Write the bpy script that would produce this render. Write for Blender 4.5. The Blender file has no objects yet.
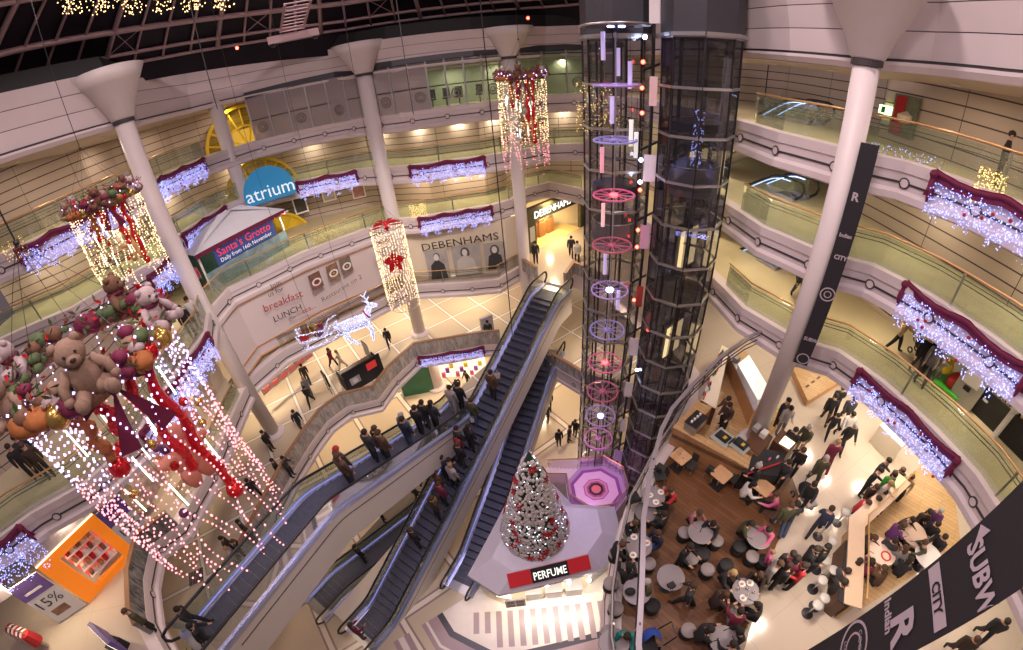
import bpy, bmesh, math, random
from mathutils import Vector, Matrix
from mathutils.geometry import tessellate_polygon
random.seed(7)
R = random.random
PI = math.pi
scene = bpy.context.scene
COL = scene.collection
UPZ = 24.2                      # everything below is written with the lens at the origin; at the end all things are raised by UPZ

# ------------------------------------------------------------------ lens (a fisheye) : pixel -> direction
FL, FA, CX, CY = 412.846, 0.956, 511.5, 325.0
def _ray0(px, py):
    x, y = px - CX, CY - py
    r = math.hypot(x, y); th = 2 * FA * math.atan(r / (2 * FA * FL)); s = math.sin(th) / (r + 1e-9)
    return Vector((x * s, y * s, -math.cos(th)))
_n = _ray0(553.314, 759.127); _Z = -_n
_F = Vector((0, 0, -1)); _Y = (_F - _Z * _F.dot(_Z)).normalized(); _X = _Y.cross(_Z)
ROT = Matrix((_X, _Y, _Z))
def ray(px, py): return ROT @ _ray0(px, py)
def P(px, py, z):
    d = ray(px, py); return d * (z / d.z)
def at(px, py, h):
    d = ray(px, py); return d * (h / math.hypot(d.x, d.y))
def atY(px, py, a, b):
    """point on the vertical plane through plan points a, b"""
    d = ray(px, py); ex, ey = b[0] - a[0], b[1] - a[1]
    s = (a[0] * ey - a[1] * ex) / (d.x * ey - d.y * ex)
    return d * s

# ------------------------------------------------------------------ materials
MATS = {}
def mat(name, col, rough=.5, metal=0., emit=None, es=0., noise=.06, nscale=3., spec=.5, alpha=None):
    if name in MATS: return MATS[name]
    m = bpy.data.materials.new(name); m.use_nodes = True; nt = m.node_tree; b = nt.nodes['Principled BSDF']
    b.inputs['Roughness'].default_value = rough; b.inputs['Metallic'].default_value = metal
    b.inputs['Specular IOR Level'].default_value = spec
    c = (col[0], col[1], col[2], 1)
    if noise > 0:
        g = nt.nodes.new('ShaderNodeNewGeometry'); n = nt.nodes.new('ShaderNodeTexNoise'); n.inputs['Scale'].default_value = nscale; n.inputs['Detail'].default_value = 2
        mx = nt.nodes.new('ShaderNodeMix'); mx.data_type = 'RGBA'
        mx.inputs[6].default_value = tuple(max(0, v * (1 - noise)) for v in col) + (1,); mx.inputs[7].default_value = tuple(min(1, v * (1 + noise)) for v in col) + (1,)
        nt.links.new(g.outputs['Position'], n.inputs['Vector']); nt.links.new(n.outputs['Fac'], mx.inputs[0]); nt.links.new(mx.outputs[2], b.inputs['Base Color'])
    else: b.inputs['Base Color'].default_value = c
    if emit:
        b.inputs['Emission Color'].default_value = (*emit, 1); b.inputs['Emission Strength'].default_value = es
    MATS[name] = m; return m
def glow(name, col, s, sample=False):
    m = mat(name, (.05, .05, .05), .6, emit=col, es=s, noise=0)
    if not sample:
        try: m.cycles.emission_sampling = 'NONE'
        except Exception: pass
    return m
def glass(name, tint, refl=.12, rough=.05, clear=None, haze=0.):
    """thin pane: mostly see-through, a little mirror, optional milky part"""
    m = bpy.data.materials.new(name); m.use_nodes = True; nt = m.node_tree; nt.nodes.clear()
    o = nt.nodes.new('ShaderNodeOutputMaterial'); t = nt.nodes.new('ShaderNodeBsdfTransparent'); g = nt.nodes.new('ShaderNodeBsdfGlossy')
    t.inputs[0].default_value = (*tint, 1); g.inputs['Roughness'].default_value = rough; g.inputs[0].default_value = (.9, .9, .92, 1)
    lw = nt.nodes.new('ShaderNodeLayerWeight'); lw.inputs[0].default_value = .25
    mm = nt.nodes.new('ShaderNodeMath'); mm.operation = 'MULTIPLY_ADD'; mm.inputs[1].default_value = .5; mm.inputs[2].default_value = refl
    mx = nt.nodes.new('ShaderNodeMixShader'); nt.links.new(lw.outputs['Fresnel'], mm.inputs[0]); nt.links.new(mm.outputs[0], mx.inputs[0])
    nt.links.new(t.outputs[0], mx.inputs[1]); nt.links.new(g.outputs[0], mx.inputs[2]); last = mx
    if haze > 0:
        d = nt.nodes.new('ShaderNodeBsdfDiffuse'); d.inputs[0].default_value = (*(clear or (.7, .72, .7)), 1); m2 = nt.nodes.new('ShaderNodeMixShader'); m2.inputs[0].default_value = haze
        nt.links.new(last.outputs[0], m2.inputs[1]); nt.links.new(d.outputs[0], m2.inputs[2]); last = m2
    nt.links.new(last.outputs[0], o.inputs[0]); MATS[name] = m; return m
def _math(nt, op, a, b=None, c=None):
    n = nt.nodes.new('ShaderNodeMath'); n.operation = op
    for i, v in enumerate((a, b, c)):
        if v is None: continue
        if isinstance(v, (int, float)): n.inputs[i].default_value = v
        else: nt.links.new(v, n.inputs[i])
    return n.outputs[0]
def _mixc(nt, f, a, b):
    n = nt.nodes.new('ShaderNodeMix'); n.data_type = 'RGBA'
    if isinstance(f, (int, float)): n.inputs[0].default_value = f
    else: nt.links.new(f, n.inputs[0])
    for i, v in ((6, a), (7, b)):
        if isinstance(v, tuple): n.inputs[i].default_value = (*v[:3], 1)
        else: nt.links.new(v, n.inputs[i])
    return n.outputs[2]
def _sep(nt):
    g = nt.nodes.new('ShaderNodeNewGeometry'); s = nt.nodes.new('ShaderNodeSeparateXYZ'); nt.links.new(g.outputs['Position'], s.inputs[0]); return s.outputs
def _base(name, rough, spec=.5):
    m = bpy.data.materials.new(name); m.use_nodes = True; nt = m.node_tree; b = nt.nodes['Principled BSDF']; b.inputs['Roughness'].default_value = rough
    b.inputs['Specular IOR Level'].default_value = spec; MATS[name] = m; return m, nt, b
def wall_panels(name, col, line, pitch=.62, off=0., w=.055, rough=.6):
    m, nt, b = _base(name, rough); o = _sep(nt)
    f = _math(nt, 'FRACT', _math(nt, 'MULTIPLY', _math(nt, 'ADD', o[2], off), 1 / pitch)); k = _math(nt, 'LESS_THAN', f, w / pitch)
    fx = _math(nt, 'FRACT', _math(nt, 'MULTIPLY', _math(nt, 'ADD', o[0], o[1]), 1 / 3.6)); k2 = _math(nt, 'LESS_THAN', fx, .008)
    kk = _math(nt, 'MAXIMUM', k, k2); nt.links.new(_mixc(nt, kk, col, line), b.inputs['Base Color']); return m
def lattice_floor(name, col, line, edge, pitch=3.4, rot=.61, lw=.16, rough=.22):
    m, nt, b = _base(name, rough); o = _sep(nt); ca, sa = math.cos(rot), math.sin(rot)
    us = _math(nt, 'MULTIPLY_ADD', o[0], ca, _math(nt, 'MULTIPLY', o[1], sa)); vs = _math(nt, 'MULTIPLY_ADD', o[0], -sa, _math(nt, 'MULTIPLY', o[1], ca))
    def band(s, w): return _math(nt, 'LESS_THAN', _math(nt, 'ABSOLUTE', _math(nt, 'SUBTRACT', _math(nt, 'FRACT', _math(nt, 'MULTIPLY', s, 1 / pitch)), .5)), w / pitch)
    wide = _math(nt, 'MAXIMUM', band(us, lw * 1.35), band(vs, lw * 1.35)); thin = _math(nt, 'MAXIMUM', band(us, lw * .75), band(vs, lw * .75))
    c1 = _mixc(nt, wide, col, edge); c2 = _mixc(nt, thin, c1, line)
    n = nt.nodes.new('ShaderNodeTexNoise'); n.inputs['Scale'].default_value = .5
    nt.links.new(_mixc(nt, _math(nt, 'MULTIPLY', n.outputs[0], .12), c2, (.35, .27, .2)), b.inputs['Base Color']); return m
def tile_floor(name, col, line, pitch=1.2, w=.012, rough=.15, rot=0.35):
    m, nt, b = _base(name, rough); o = _sep(nt); ca, sa = math.cos(rot), math.sin(rot)
    us = _math(nt, 'MULTIPLY_ADD', o[0], ca, _math(nt, 'MULTIPLY', o[1], sa)); vs = _math(nt, 'MULTIPLY_ADD', o[0], -sa, _math(nt, 'MULTIPLY', o[1], ca))
    k = _math(nt, 'MAXIMUM', _math(nt, 'LESS_THAN', _math(nt, 'FRACT', _math(nt, 'MULTIPLY', us, 1 / pitch)), w / pitch), _math(nt, 'LESS_THAN', _math(nt, 'FRACT', _math(nt, 'MULTIPLY', vs, 1 / pitch)), w / pitch))
    nt.links.new(_mixc(nt, k, col, line), b.inputs['Base Color']); return m
def wood_floor(name, a, c, rot, plank=.16, rough=.4):
    m, nt, b = _base(name, rough); g = nt.nodes.new('ShaderNodeNewGeometry'); mp = nt.nodes.new('ShaderNodeMapping'); mp.inputs['Rotation'].default_value = (0, 0, rot)
    br = nt.nodes.new('ShaderNodeTexBrick'); br.inputs['Color1'].default_value = (*a, 1); br.inputs['Color2'].default_value = (*c, 1); br.inputs['Mortar'].default_value = (a[0] * .35, a[1] * .35, a[2] * .35, 1)
    br.inputs['Scale'].default_value = 1; br.inputs['Brick Width'].default_value = 1.7; br.inputs['Row Height'].default_value = plank; br.inputs['Mortar Size'].default_value = .008
    n = nt.nodes.new('ShaderNodeTexNoise'); n.inputs['Scale'].default_value = 1.2; mp2 = nt.nodes.new('ShaderNodeMapping'); mp2.inputs['Rotation'].default_value = (0, 0, rot); mp2.inputs['Scale'].default_value = (1, 9, 1)
    nt.links.new(g.outputs['Position'], mp.inputs[0]); nt.links.new(g.outputs['Position'], mp2.inputs[0]); nt.links.new(mp.outputs[0], br.inputs[0]); nt.links.new(mp2.outputs[0], n.inputs[0])
    nt.links.new(_mixc(nt, _math(nt, 'MULTIPLY', n.outputs[0], .5), br.outputs[0], (a[0] * .5, a[1] * .45, a[2] * .4)), b.inputs['Base Color']); return m
def marble(name, a, c, scale=1.2, rough=.25):
    m, nt, b = _base(name, rough); g = nt.nodes.new('ShaderNodeNewGeometry'); mp = nt.nodes.new('ShaderNodeMapping'); mp.inputs['Scale'].default_value = (3, 3, .9)
    n = nt.nodes.new('ShaderNodeTexNoise'); n.inputs['Scale'].default_value = scale; n.inputs['Detail'].default_value = 6; n.inputs['Distortion'].default_value = 1.2
    r = nt.nodes.new('ShaderNodeValToRGB'); r.color_ramp.elements[0].position = .35; r.color_ramp.elements[1].position = .68; r.color_ramp.elements[0].color = (*a, 1); r.color_ramp.elements[1].color = (*c, 1)
    nt.links.new(g.outputs['Position'], mp.inputs[0]); nt.links.new(mp.outputs[0], n.inputs[0]); nt.links.new(n.outputs[0], r.inputs[0]); nt.links.new(r.outputs[0], b.inputs['Base Color']); return m

plaster = mat('fascia_plaster', (.66, .575, .58), .55, noise=.04, nscale=.8)
groove = mat('dark_groove', (.05, .04, .045), .5)
wallm = wall_panels('cream_wall_panels', (.47, .385, .32), (.06, .04, .04), .46, 0., .05)
ceilm = mat('gallery_soffit', (.46, .38, .33), .6)
galf = mat('gallery_floor_vinyl', (.55, .49, .32), .35, noise=.1, nscale=1)
colm = mat('column_paint', (.72, .65, .64), .45, noise=.03)
brass = mat('warm_handrail', (.62, .38, .16), .3, .55)
steel = mat('brushed_steel', (.55, .54, .55), .32, .9)
dsteel = mat('dark_steel', (.06, .055, .06), .35, .7)
gunm = mat('gunmetal_panel', (.055, .055, .065), .45, .3)
black = mat('black_rubber', (.012, .012, .014), .4)
blackm = mat('matt_black', (.015, .015, .017), .7)
white = mat('white_paint', (.8, .79, .78), .4)
cream = mat('cream_paint', (.74, .66, .52), .5)
greyp = mat('grey_paint', (.4, .38, .4), .5)
red = mat('red_cloth', (.42, .015, .02), .7)
maroon = mat('maroon_velvet', (.15, .008, .045), .75)
tins = mat('red_tinsel', (.55, .01, .015), .35, .3, noise=.5, nscale=30)
glassm = glass('balustrade_glass', (.86, .9, .84), .05, .04, (.55, .6, .4), .07)
glassd = glass('lift_glass_smoked', (.42, .42, .46), .06, .03, (.1, .1, .12), .08)
glassc = glass('lift_glass_clear', (.8, .8, .82), .05, .03, (.3, .3, .32), .03)
glassg = glass('frosted_office_glass', (.6, .6, .62), .06, .2, (.36, .32, .34), .7)
marb = marble('grey_green_marble', (.06, .065, .06), (.28, .27, .26))
marbp = marble('pale_marble', (.25, .23, .22), (.5, .46, .42))
fl1 = lattice_floor('mall_floor_lattice', (.60, .51, .37), (.82, .78, .70), (.42, .36, .29), 2.7, .61, .11)
flG = lattice_floor('ground_floor_lattice', (.58, .48, .35), (.78, .7, .58), (.3, .22, .2), 4.2, .61, .2)
flF = tile_floor('food_court_tile', (.50, .42, .34), (.4, .33, .28), 2.2, .015)
wood = wood_floor('walnut_planks', (.20, .088, .035), (.125, .055, .022), .95)
woodl = wood_floor('oak_planks', (.58, .38, .18), (.5, .31, .14), .95, .2)
woodp = mat('oak_panel', (.48, .24, .1), .45, noise=.15, nscale=6)
woodd = mat('dark_walnut', (.1, .045, .025), .45)
skin = mat('skin', (.5, .29, .2), .5, noise=.03)

# ------------------------------------------------------------------ mesh builder
class MB:
    def __init__(s): s.v = []; s.f = []; s.m = []; s.k = 0
    def use(s, k): s.k = k; return s
    def add(s, vs, fs):
        o = len(s.v); s.v += [tuple(v) for v in vs]; s.f += [tuple(i + o for i in f) for f in fs]; s.m += [s.k] * len(fs); return s
    def poly(s, pts): return s.add(pts, [range(len(pts))])
    def box(s, c, e, a=0., tilt=None):
        """centre, half sizes, turn about z"""
        ca, sa = math.cos(a), math.sin(a); vs = []
        for dz in (-1, 1):
            for dx, dy in ((-1, -1), (1, -1), (1, 1), (-1, 1)):
                x, y = dx * e[0], dy * e[1]; vs.append((c[0] + x * ca - y * sa, c[1] + x * sa + y * ca, c[2] + dz * e[2]))
        return s.add(vs, [(3, 2, 1, 0), (4, 5, 6, 7), (0, 1, 5, 4), (1, 2, 6, 5), (2, 3, 7, 6), (3, 0, 4, 7)])
    def slabbox(s, o, ax, ay, az):
        o, ax, ay, az = map(Vector, (o, ax, ay, az)); vs = [o + ax * i + ay * j + az * k for k in (0, 1) for i, j in ((0, 0), (1, 0), (1, 1), (0, 1))]
        return s.add(vs, [(3, 2, 1, 0), (4, 5, 6, 7), (0, 1, 5, 4), (1, 2, 6, 5), (2, 3, 7, 6), (3, 0, 4, 7)])
    def bar(s, p, q, w, h):
        p, q = Vector(p), Vector(q); d = (q - p).normalized(); r = d.cross(Vector((0, 0, 1)))
        r = r.normalized() if r.length > 1e-4 else Vector((1, 0, 0)); u = r.cross(d)
        return s.slabbox(p - r * w / 2 - u * h / 2, r * w, q - p, u * h)
    def cyl(s, p, q, r, r2=None, n=10, caps=True):
        p, q = Vector(p), Vector(q); r2 = r if r2 is None else r2; d = (q - p).normalized(); a = d.orthogonal().normalized(); b = d.cross(a); vs = []
        for c, rr in ((p, r), (q, r2)):
            for i in range(n): t = 2 * PI * i / n; vs.append(c + (a * math.cos(t) + b * math.sin(t)) * rr)
        fs = [(i, (i + 1) % n, n + (i + 1) % n, n + i) for i in range(n)]
        if caps: fs += [tuple(range(n - 1, -1, -1)), tuple(range(n, 2 * n))]
        return s.add(vs, fs)
    def tube(s, pts, r, n=6, closed=False):
        pts = [Vector(p) for p in pts]; L = len(pts); vs = []; a = None
        rr = r if isinstance(r, (list, tuple)) else [r] * L
        for i, p in enumerate(pts):
            d = (pts[(i + 1) % L] - pts[i - 1]) if closed else (pts[min(i + 1, L - 1)] - pts[max(i - 1, 0)])
            d = d.normalized() if d.length > 1e-9 else Vector((0, 0, 1))
            if a is None: a = d.orthogonal().normalized()
            else:
                a = a - d * a.dot(d); a = a.normalized() if a.length > 1e-6 else d.orthogonal().normalized()
            b = d.cross(a)
            for k in range(n): t = 2 * PI * k / n; vs.append(p + (a * math.cos(t) + b * math.sin(t)) * rr[i])
        fs = [(i * n + k, i * n + (k + 1) % n, ((i + 1) % L) * n + (k + 1) % n, ((i + 1) % L) * n + k) for i in range(L if closed else L - 1) for k in range(n)]
        if not closed: fs += [tuple(range(n - 1, -1, -1)), tuple(range((L - 1) * n, L * n))]
        return s.add(vs, fs)
    def lathe(s, prof, c=(0, 0, 0), n=20, a0=0., a1=2 * PI):
        full = abs(a1 - a0 - 2 * PI) < 1e-6; m = n if full else n + 1; vs = []
        for r, z in prof:
            for i in range(m): t = a0 + (a1 - a0) * i / n; vs.append((c[0] + r * math.cos(t), c[1] + r * math.sin(t), c[2] + z))
        fs = [(j * m + i, j * m + (i + 1) % m, (j + 1) * m + (i + 1) % m, (j + 1) * m + i) for j in range(len(prof) - 1) for i in range(n)]
        if full:
            if prof[0][0] > 1e-4: fs.append(tuple(range(m - 1, -1, -1)))
            if prof[-1][0] > 1e-4: fs.append(tuple(range((len(prof) - 1) * m, len(prof) * m)))
        return s.add(vs, fs)
    def ball(s, c, r, n=10, sc=(1, 1, 1), M=None, jit=0.):
        h = max(4, n // 2); vs = []; 
        for j in range(h + 1):
            ph = PI * j / h
            for i in range(n):
                t = 2 * PI * i / n; p = Vector((math.sin(ph) * math.cos(t) * sc[0], math.sin(ph) * math.sin(t) * sc[1], math.cos(ph) * sc[2])) * r * (1 + jit * (((i * 7 + j * 13) % 11) / 5.5 - 1) * (0 < j < h))
                if M is not None: p = M @ p
                vs.append(Vector(c) + p)
        return s.add(vs, [(j * n + i, (j + 1) * n + i, (j + 1) * n + (i + 1) % n, j * n + (i + 1) % n) for j in range(h) for i in range(n)])
    def ring(s, c, rad, r, nrm=(0, 0, 1), n=24, k=6):
        nrm = Vector(nrm).normalized(); a = nrm.orthogonal().normalized(); b = nrm.cross(a); c = Vector(c)
        return s.tube([c + (a * math.cos(2 * PI * i / n) + b * math.sin(2 * PI * i / n)) * rad for i in range(n)], r, k, True)
    def octa(s, c, r):
        x, y, z = c
        return s.add([(x + r, y, z), (x - r, y, z), (x, y + r, z), (x, y - r, z), (x, y, z + r), (x, y, z - r)],
                     [(0, 2, 4), (2, 1, 4), (1, 3, 4), (3, 0, 4), (2, 0, 5), (1, 2, 5), (3, 1, 5), (0, 3, 5)])
    def sweep(s, poly, prof, closedprof=True, mats=None):
        """carry a profile (outward, z) along an open plan polyline; outward is to the left"""
        n = len(prof); vs = []; L = len(poly)
        for i, p in enumerate(poly):
            nx, ny, k = mitre(poly, i); z0 = p[2] if len(p) > 2 else 0; sc = p[3] if len(p) > 3 else 1
            for o, z in prof: vs.append((p[0] + nx * o * k, p[1] + ny * o * k, z * sc + z0))
        E_ = n if closedprof else n - 1
        for j in range(E_):
            if mats: s.k = mats[j]
            fs = [(i * n + j, i * n + (j + 1) % n, (i + 1) * n + (j + 1) % n, (i + 1) * n + j) for i in range(L - 1)]
            s._q = getattr(s, '_q', []); s._q.append((s.k, fs))
        o = len(s.v); s.v += vs
        for k, fs in s._q: s.f += [tuple(i + o for i in f) for f in fs]; s.m += [k] * len(fs)
        s._q = []
        if closedprof:
            s.f += [tuple(o + i for i in range(n)), tuple(o + (L - 1) * n + i for i in range(n - 1, -1, -1))]; s.m += [s.k] * 2
        return s
    def plate(s, poly, z0, z1, mt=0, mb=None, ms=None):
        """filled plan polygon with thickness"""
        pts = [Vector((p[0], p[1], 0)) for p in poly]; n = len(pts); tri = tessellate_polygon([pts]); o = len(s.v)
        area = sum(pts[i].x * pts[(i + 1) % n].y - pts[(i + 1) % n].x * pts[i].y for i in range(n))
        s.v += [(p.x, p.y, z1) for p in pts] + [(p.x, p.y, z0) for p in pts]
        for t in tri:
            a, b, c = (pts[i] for i in t)
            if (b - a).cross(c - a).z < 0: t = (t[2], t[1], t[0])
            s.f.append(tuple(o + i for i in t)); s.m.append(mt)
            s.f.append(tuple(o + n + i for i in reversed(t))); s.m.append(mt if mb is None else mb)
        for i in range(n):
            j = (i + 1) % n; q = (o + i, o + n + i, o + n + j, o + j) if area > 0 else (o + j, o + n + j, o + n + i, o + i)
            s.f.append(q); s.m.append(mt if ms is None else ms)
        return s
    def text(s, body, o, ax, ay, size, mapf=None, align='LEFT', lift=None, squash=1., bold=0.):
        cu = bpy.data.curves.new('t', 'FONT'); cu.body = body; cu.size = 1; cu.offset = bold; cu.align_x = align; cu.resolution_u = 2; ob = bpy.data.objects.new('t', cu)
        me = ob.to_mesh(); o, ax, ay = Vector(o), Vector(ax).normalized(), Vector(ay).normalized()
        if mapf: vs = [mapf(v.co.x * size * squash, v.co.y * size) for v in me.vertices]
        else: vs = [o + ax * v.co.x * size * squash + ay * v.co.y * size for v in me.vertices]
        s.add(vs, [tuple(p.vertices) for p in me.polygons]); ob.to_mesh_clear(); bpy.data.objects.remove(ob); bpy.data.curves.remove(cu); return s
    def build(s, name, mats, parent=None, smooth=False, loc=None):
        me = bpy.data.meshes.new(name); vs = s.v
        if loc is not None: vs = [(v[0] - loc[0], v[1] - loc[1], v[2] - loc[2]) for v in vs]
        me.from_pydata(vs, [], s.f); mats = mats if isinstance(mats, (list, tuple)) else [mats]
        for m in mats: me.materials.append(m)
        me.polygons.foreach_set('material_index', s.m)
        if smooth: me.polygons.foreach_set('use_smooth', [True] * len(me.polygons))
        me.update(); o = bpy.data.objects.new(name, me); COL.objects.link(o)
        if parent is not None: o.parent = parent
        elif loc is not None: o.location = loc
        return o
def mitre(poly, i):
    def nr(a, b):
        dx, dy = b[0] - a[0], b[1] - a[1]; l = math.hypot(dx, dy) or 1; return -dy / l, dx / l
    L = len(poly)
    if i == 0: n = nr(poly[0], poly[1]); return n[0], n[1], 1
    if i == L - 1: n = nr(poly[-2], poly[-1]); return n[0], n[1], 1
    a, b = nr(poly[i - 1], poly[i]), nr(poly[i], poly[i + 1]); x, y = a[0] + b[0], a[1] + b[1]; l = math.hypot(x, y) or 1
    x, y = x / l, y / l; return x, y, min(1.8, 1 / max(.3, x * a[0] + y * a[1]))
def off(poly, d):
    out = []
    for i, p in enumerate(poly):
        x, y, k = mitre(poly, i); out.append((p[0] + x * d * k, p[1] + y * d * k) + tuple(p[2:]))
    return out
def tag(o, label, cat, group=None, kind=None):
    if label: o['label'] = label
    if cat: o['category'] = cat
    if group: o['group'] = group
    if kind: o['kind'] = kind
    return o
def empty(name, loc, label, cat, group=None, rz=0.):
    o = bpy.data.objects.new(name, None); COL.objects.link(o); o.location = loc; o.rotation_euler = (0, 0, rz); o.empty_display_size = .2; return tag(o, label, cat, group)
def struct(o): o['kind'] = 'structure'; return o
def stuff(o): o['kind'] = 'stuff'; return o
def part(mb, name, mats, root, smooth=False):
    """build a piece given in world coordinates under a root (or under a part of one)"""
    o = mb.build(name, mats, None, smooth); o.parent = root
    if root.parent is None: o.matrix_parent_inverse = (Matrix.Translation(root.location) @ Matrix.Rotation(root.rotation_euler.z, 4, 'Z')).inverted()
    return o
sub = part
def copy_tree(src, loc=None, rz=None, parent=None):
    c = src.copy(); COL.objects.link(c); c.parent = parent
    if loc is not None: c.location = loc
    if rz is not None: c.rotation_euler = (0, 0, rz)
    for ch in KIDS.get(src.name, src.children): copy_tree(ch, parent=c)
    return c
KIDS = {}
def along(poly, n=None, step=None):
    """points spaced evenly along a polyline, with outward normals"""
    seg = [math.hypot(poly[i + 1][0] - poly[i][0], poly[i + 1][1] - poly[i][1]) for i in range(len(poly) - 1)]; T = sum(seg)
    n = n or max(1, int(T / step)); out = []
    for k in range(n + 1):
        t = T * k / n; i = 0
        while i < len(seg) - 1 and t > seg[i]: t -= seg[i]; i += 1
        f = t / (seg[i] or 1); a, b = poly[i], poly[i + 1]; l = seg[i] or 1
        out.append((a[0] + (b[0] - a[0]) * f, a[1] + (b[1] - a[1]) * f, -(b[1] - a[1]) / l, (b[0] - a[0]) / l))
    return out
# ================================================================== figures (bodies grown from a skeleton)
def make_body(name, hips=((.12, .1), (-.12, .1)), arms=((0, .12, .15), (0, .12, .15)), lean=0., pel=.95, headturn=0., fem=False):
    """hips: (flex, knee) per leg; arms: (flex, spread, elbow) per arm"""
    V_, E_, r_, lab = [], [], [], []
    def v(p, r, l, parent=None):
        V_.append(Vector(p)); r_.append(r if isinstance(r, tuple) else (r, r)); lab.append(l); i = len(V_) - 1
        if parent is not None: E_.append((parent, i))
        return i
    sl, cl = math.sin(lean), math.cos(lean)
    def up(x, y, z): return (x, y * cl + z * sl, pel + z * cl - y * sl)
    k = .92 if fem else 1
    a = v((0, 0, pel), (.175 * (1.08 if fem else 1), .145), 'torso'); b = v(up(0, 0, .2), (.172 * k, .142), 'torso', a); c = v(up(0, 0, .4), (.2 * k, .15), 'torso', b)
    d = v(up(0, .01, .53), (.07, .07), 'head', c); e = v(up(0, .03, .62), (.085, .09), 'head', d); f = v(up(0, .04, .70), (.1, .112), 'head', e); g = v(up(0, .025, .79), (.075, .085), 'head', f)
    for s in (-1, 1): v(up(s * .112, .02, .69), (.02, .014), 'head', f)
    for s, (h, kn) in zip((-1, 1), hips):
        hp = v((s * .095, 0, pel - .06), .105, 'leg', a); kd = Vector((s * .03, math.sin(h), -math.cos(h))); kp = V_[hp] + kd * .42; ki = v(kp, .085, 'leg', hp)
        ad = Vector((0, math.sin(h - kn), -math.cos(h - kn))); ap = kp + ad * .42; ai = v(ap, .06, 'leg', ki); v(ap + Vector((0, .02, -.03)), .045, 'foot', ai); v(ap + Vector((s * .02, .17 * math.cos(max(0, kn - h)), -.04 - .1 * math.sin(max(0, kn - h)))), .04, 'foot', len(V_) - 1)
    for s, (sf, sp, el) in zip((-1, 1), arms):
        sh = v(up(s * .215 * k, 0, .44), .092, 'arm', c); ud = Vector((s * math.sin(sp), math.sin(sf), -math.cos(sf))).normalized(); ep = V_[sh] + ud * .29; ei = v(ep, .072, 'arm', sh)
        fd = Vector((-s * .12 * (el > .5), math.sin(sf + el), -math.cos(sf + el))).normalized(); wp = ep + fd * .25; wi = v(wp, .046, 'arm', ei); pp = wp + fd * .07; pi_ = v(pp, (.04, .022), 'hand', wi)
        side = Vector((0, 1, 0)) if abs(fd.z) > .7 else Vector((1, 0, 0)); q = fd.cross(side).normalized()
        for j, (o, ln) in enumerate(((-.028, .065), (-.01, .078), (.01, .072), (.027, .058))):
            m1 = pp + side * o * 1.1 + fd * .035; fi = v(m1, .0095, 'hand', pi_); v(m1 + fd * ln * .55 + q * .004 * s, .009, 'hand', fi); v(m1 + fd * ln + q * .018 * s, .0075, 'hand', len(V_) - 1)
        th = wp + fd * .03 + side * (.035 if s > 0 else .035); ti = v(th, .011, 'hand', wi); v(th + fd * .04 + side * .018, .009, 'hand', ti)
    me = bpy.data.meshes.new(name); me.from_pydata([tuple(p) for p in V_], E_, []); o = bpy.data.objects.new(name, me); COL.objects.link(o)
    sk = o.modifiers.new('s', 'SKIN'); sk.use_smooth_shade = True; 
    if not me.skin_vertices:
        bm = bmesh.new(); bm.from_mesh(me); bm.verts.layers.skin.verify(); bm.to_mesh(me); bm.free()
    for i, q in enumerate(me.skin_vertices[0].data): q.radius = r_[i]; q.use_root = (i == 0)
    o.modifiers.new('d', 'SUBSURF').levels = 1
    bpy.context.view_layer.update(); dg = bpy.context.evaluated_depsgraph_get(); m2 = bpy.data.meshes.new_from_object(o.evaluated_get(dg)); bpy.data.objects.remove(o); m2.name = name
    for n_ in ('skin', 'coat', 'trousers', 'shoes'): m2.materials.append(None)
    key = dict(head=0, hand=0, torso=1, arm=1, leg=2, foot=3); segs = [(V_[i], V_[j], lab[j], max(r_[j])) for i, j in E_]; idx = []
    for p in m2.polygons:
        c_ = p.center; best = None
        for A, B, l, r in segs:
            ab = B - A; t = max(0, min(1, (c_ - A).dot(ab) / (ab.length_squared + 1e-9))); dd = (c_ - A - ab * t).length - r * .6
            if best is None or dd < best[0]: best = (dd, l)
        kk = key[best[1]]
        if kk == 2 and c_.z > pel - .2 and pel > .8: kk = 1                 # coat reaches over the hips
        idx.append(kk)
    m2.polygons.foreach_set('material_index', idx); m2.polygons.foreach_set('use_smooth', [True] * len(idx))
    hc = V_[f]; fwd = Vector((0, cl, -sl)); upv = Vector((0, sl, cl))
    def headmesh(nm, longh):
        mb = MB(); M = Matrix((Vector((1, 0, 0)), fwd, upv)).transposed()
        mb.ball(hc + upv * .035 - fwd * .022, .118, 12, (.98, 1.08, 1.0), M)
        if longh: mb.ball(hc - upv * .1 - fwd * .075, .115, 10, (.95, .6, 1.35), M)
        me_ = bpy.data.meshes.new(nm); me_.from_pydata([tuple(p) for p in mb.v], [], mb.f); me_.materials.append(None); me_.polygons.foreach_set('use_smooth', [True] * len(me_.polygons)); return me_
    def facemesh():
        mb = MB()
        for s in (-1, 1): mb.use(0).ball(hc + Vector((s * .036, 0, 0)) + fwd * .098 + upv * .0, .012, 6)
        mb.use(1).ball(hc + fwd * .115 - upv * .03, .018, 6, (.8, 1, 1.3)); mb.use(2).ball(hc + fwd * .1 - upv * .068, .02, 6, (1.4, .5, .4))
        me_ = bpy.data.meshes.new('face'); me_.from_pydata([tuple(p) for p in mb.v], [], mb.f)
        for m in (black, skin, mat('lip', (.4, .15, .13), .5)): me_.materials.append(m)
        me_.polygons.foreach_set('material_index', mb.m); return me_
    return dict(body=m2, short=headmesh('hair', False), long=headmesh('hair', True), face=facemesh())
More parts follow.
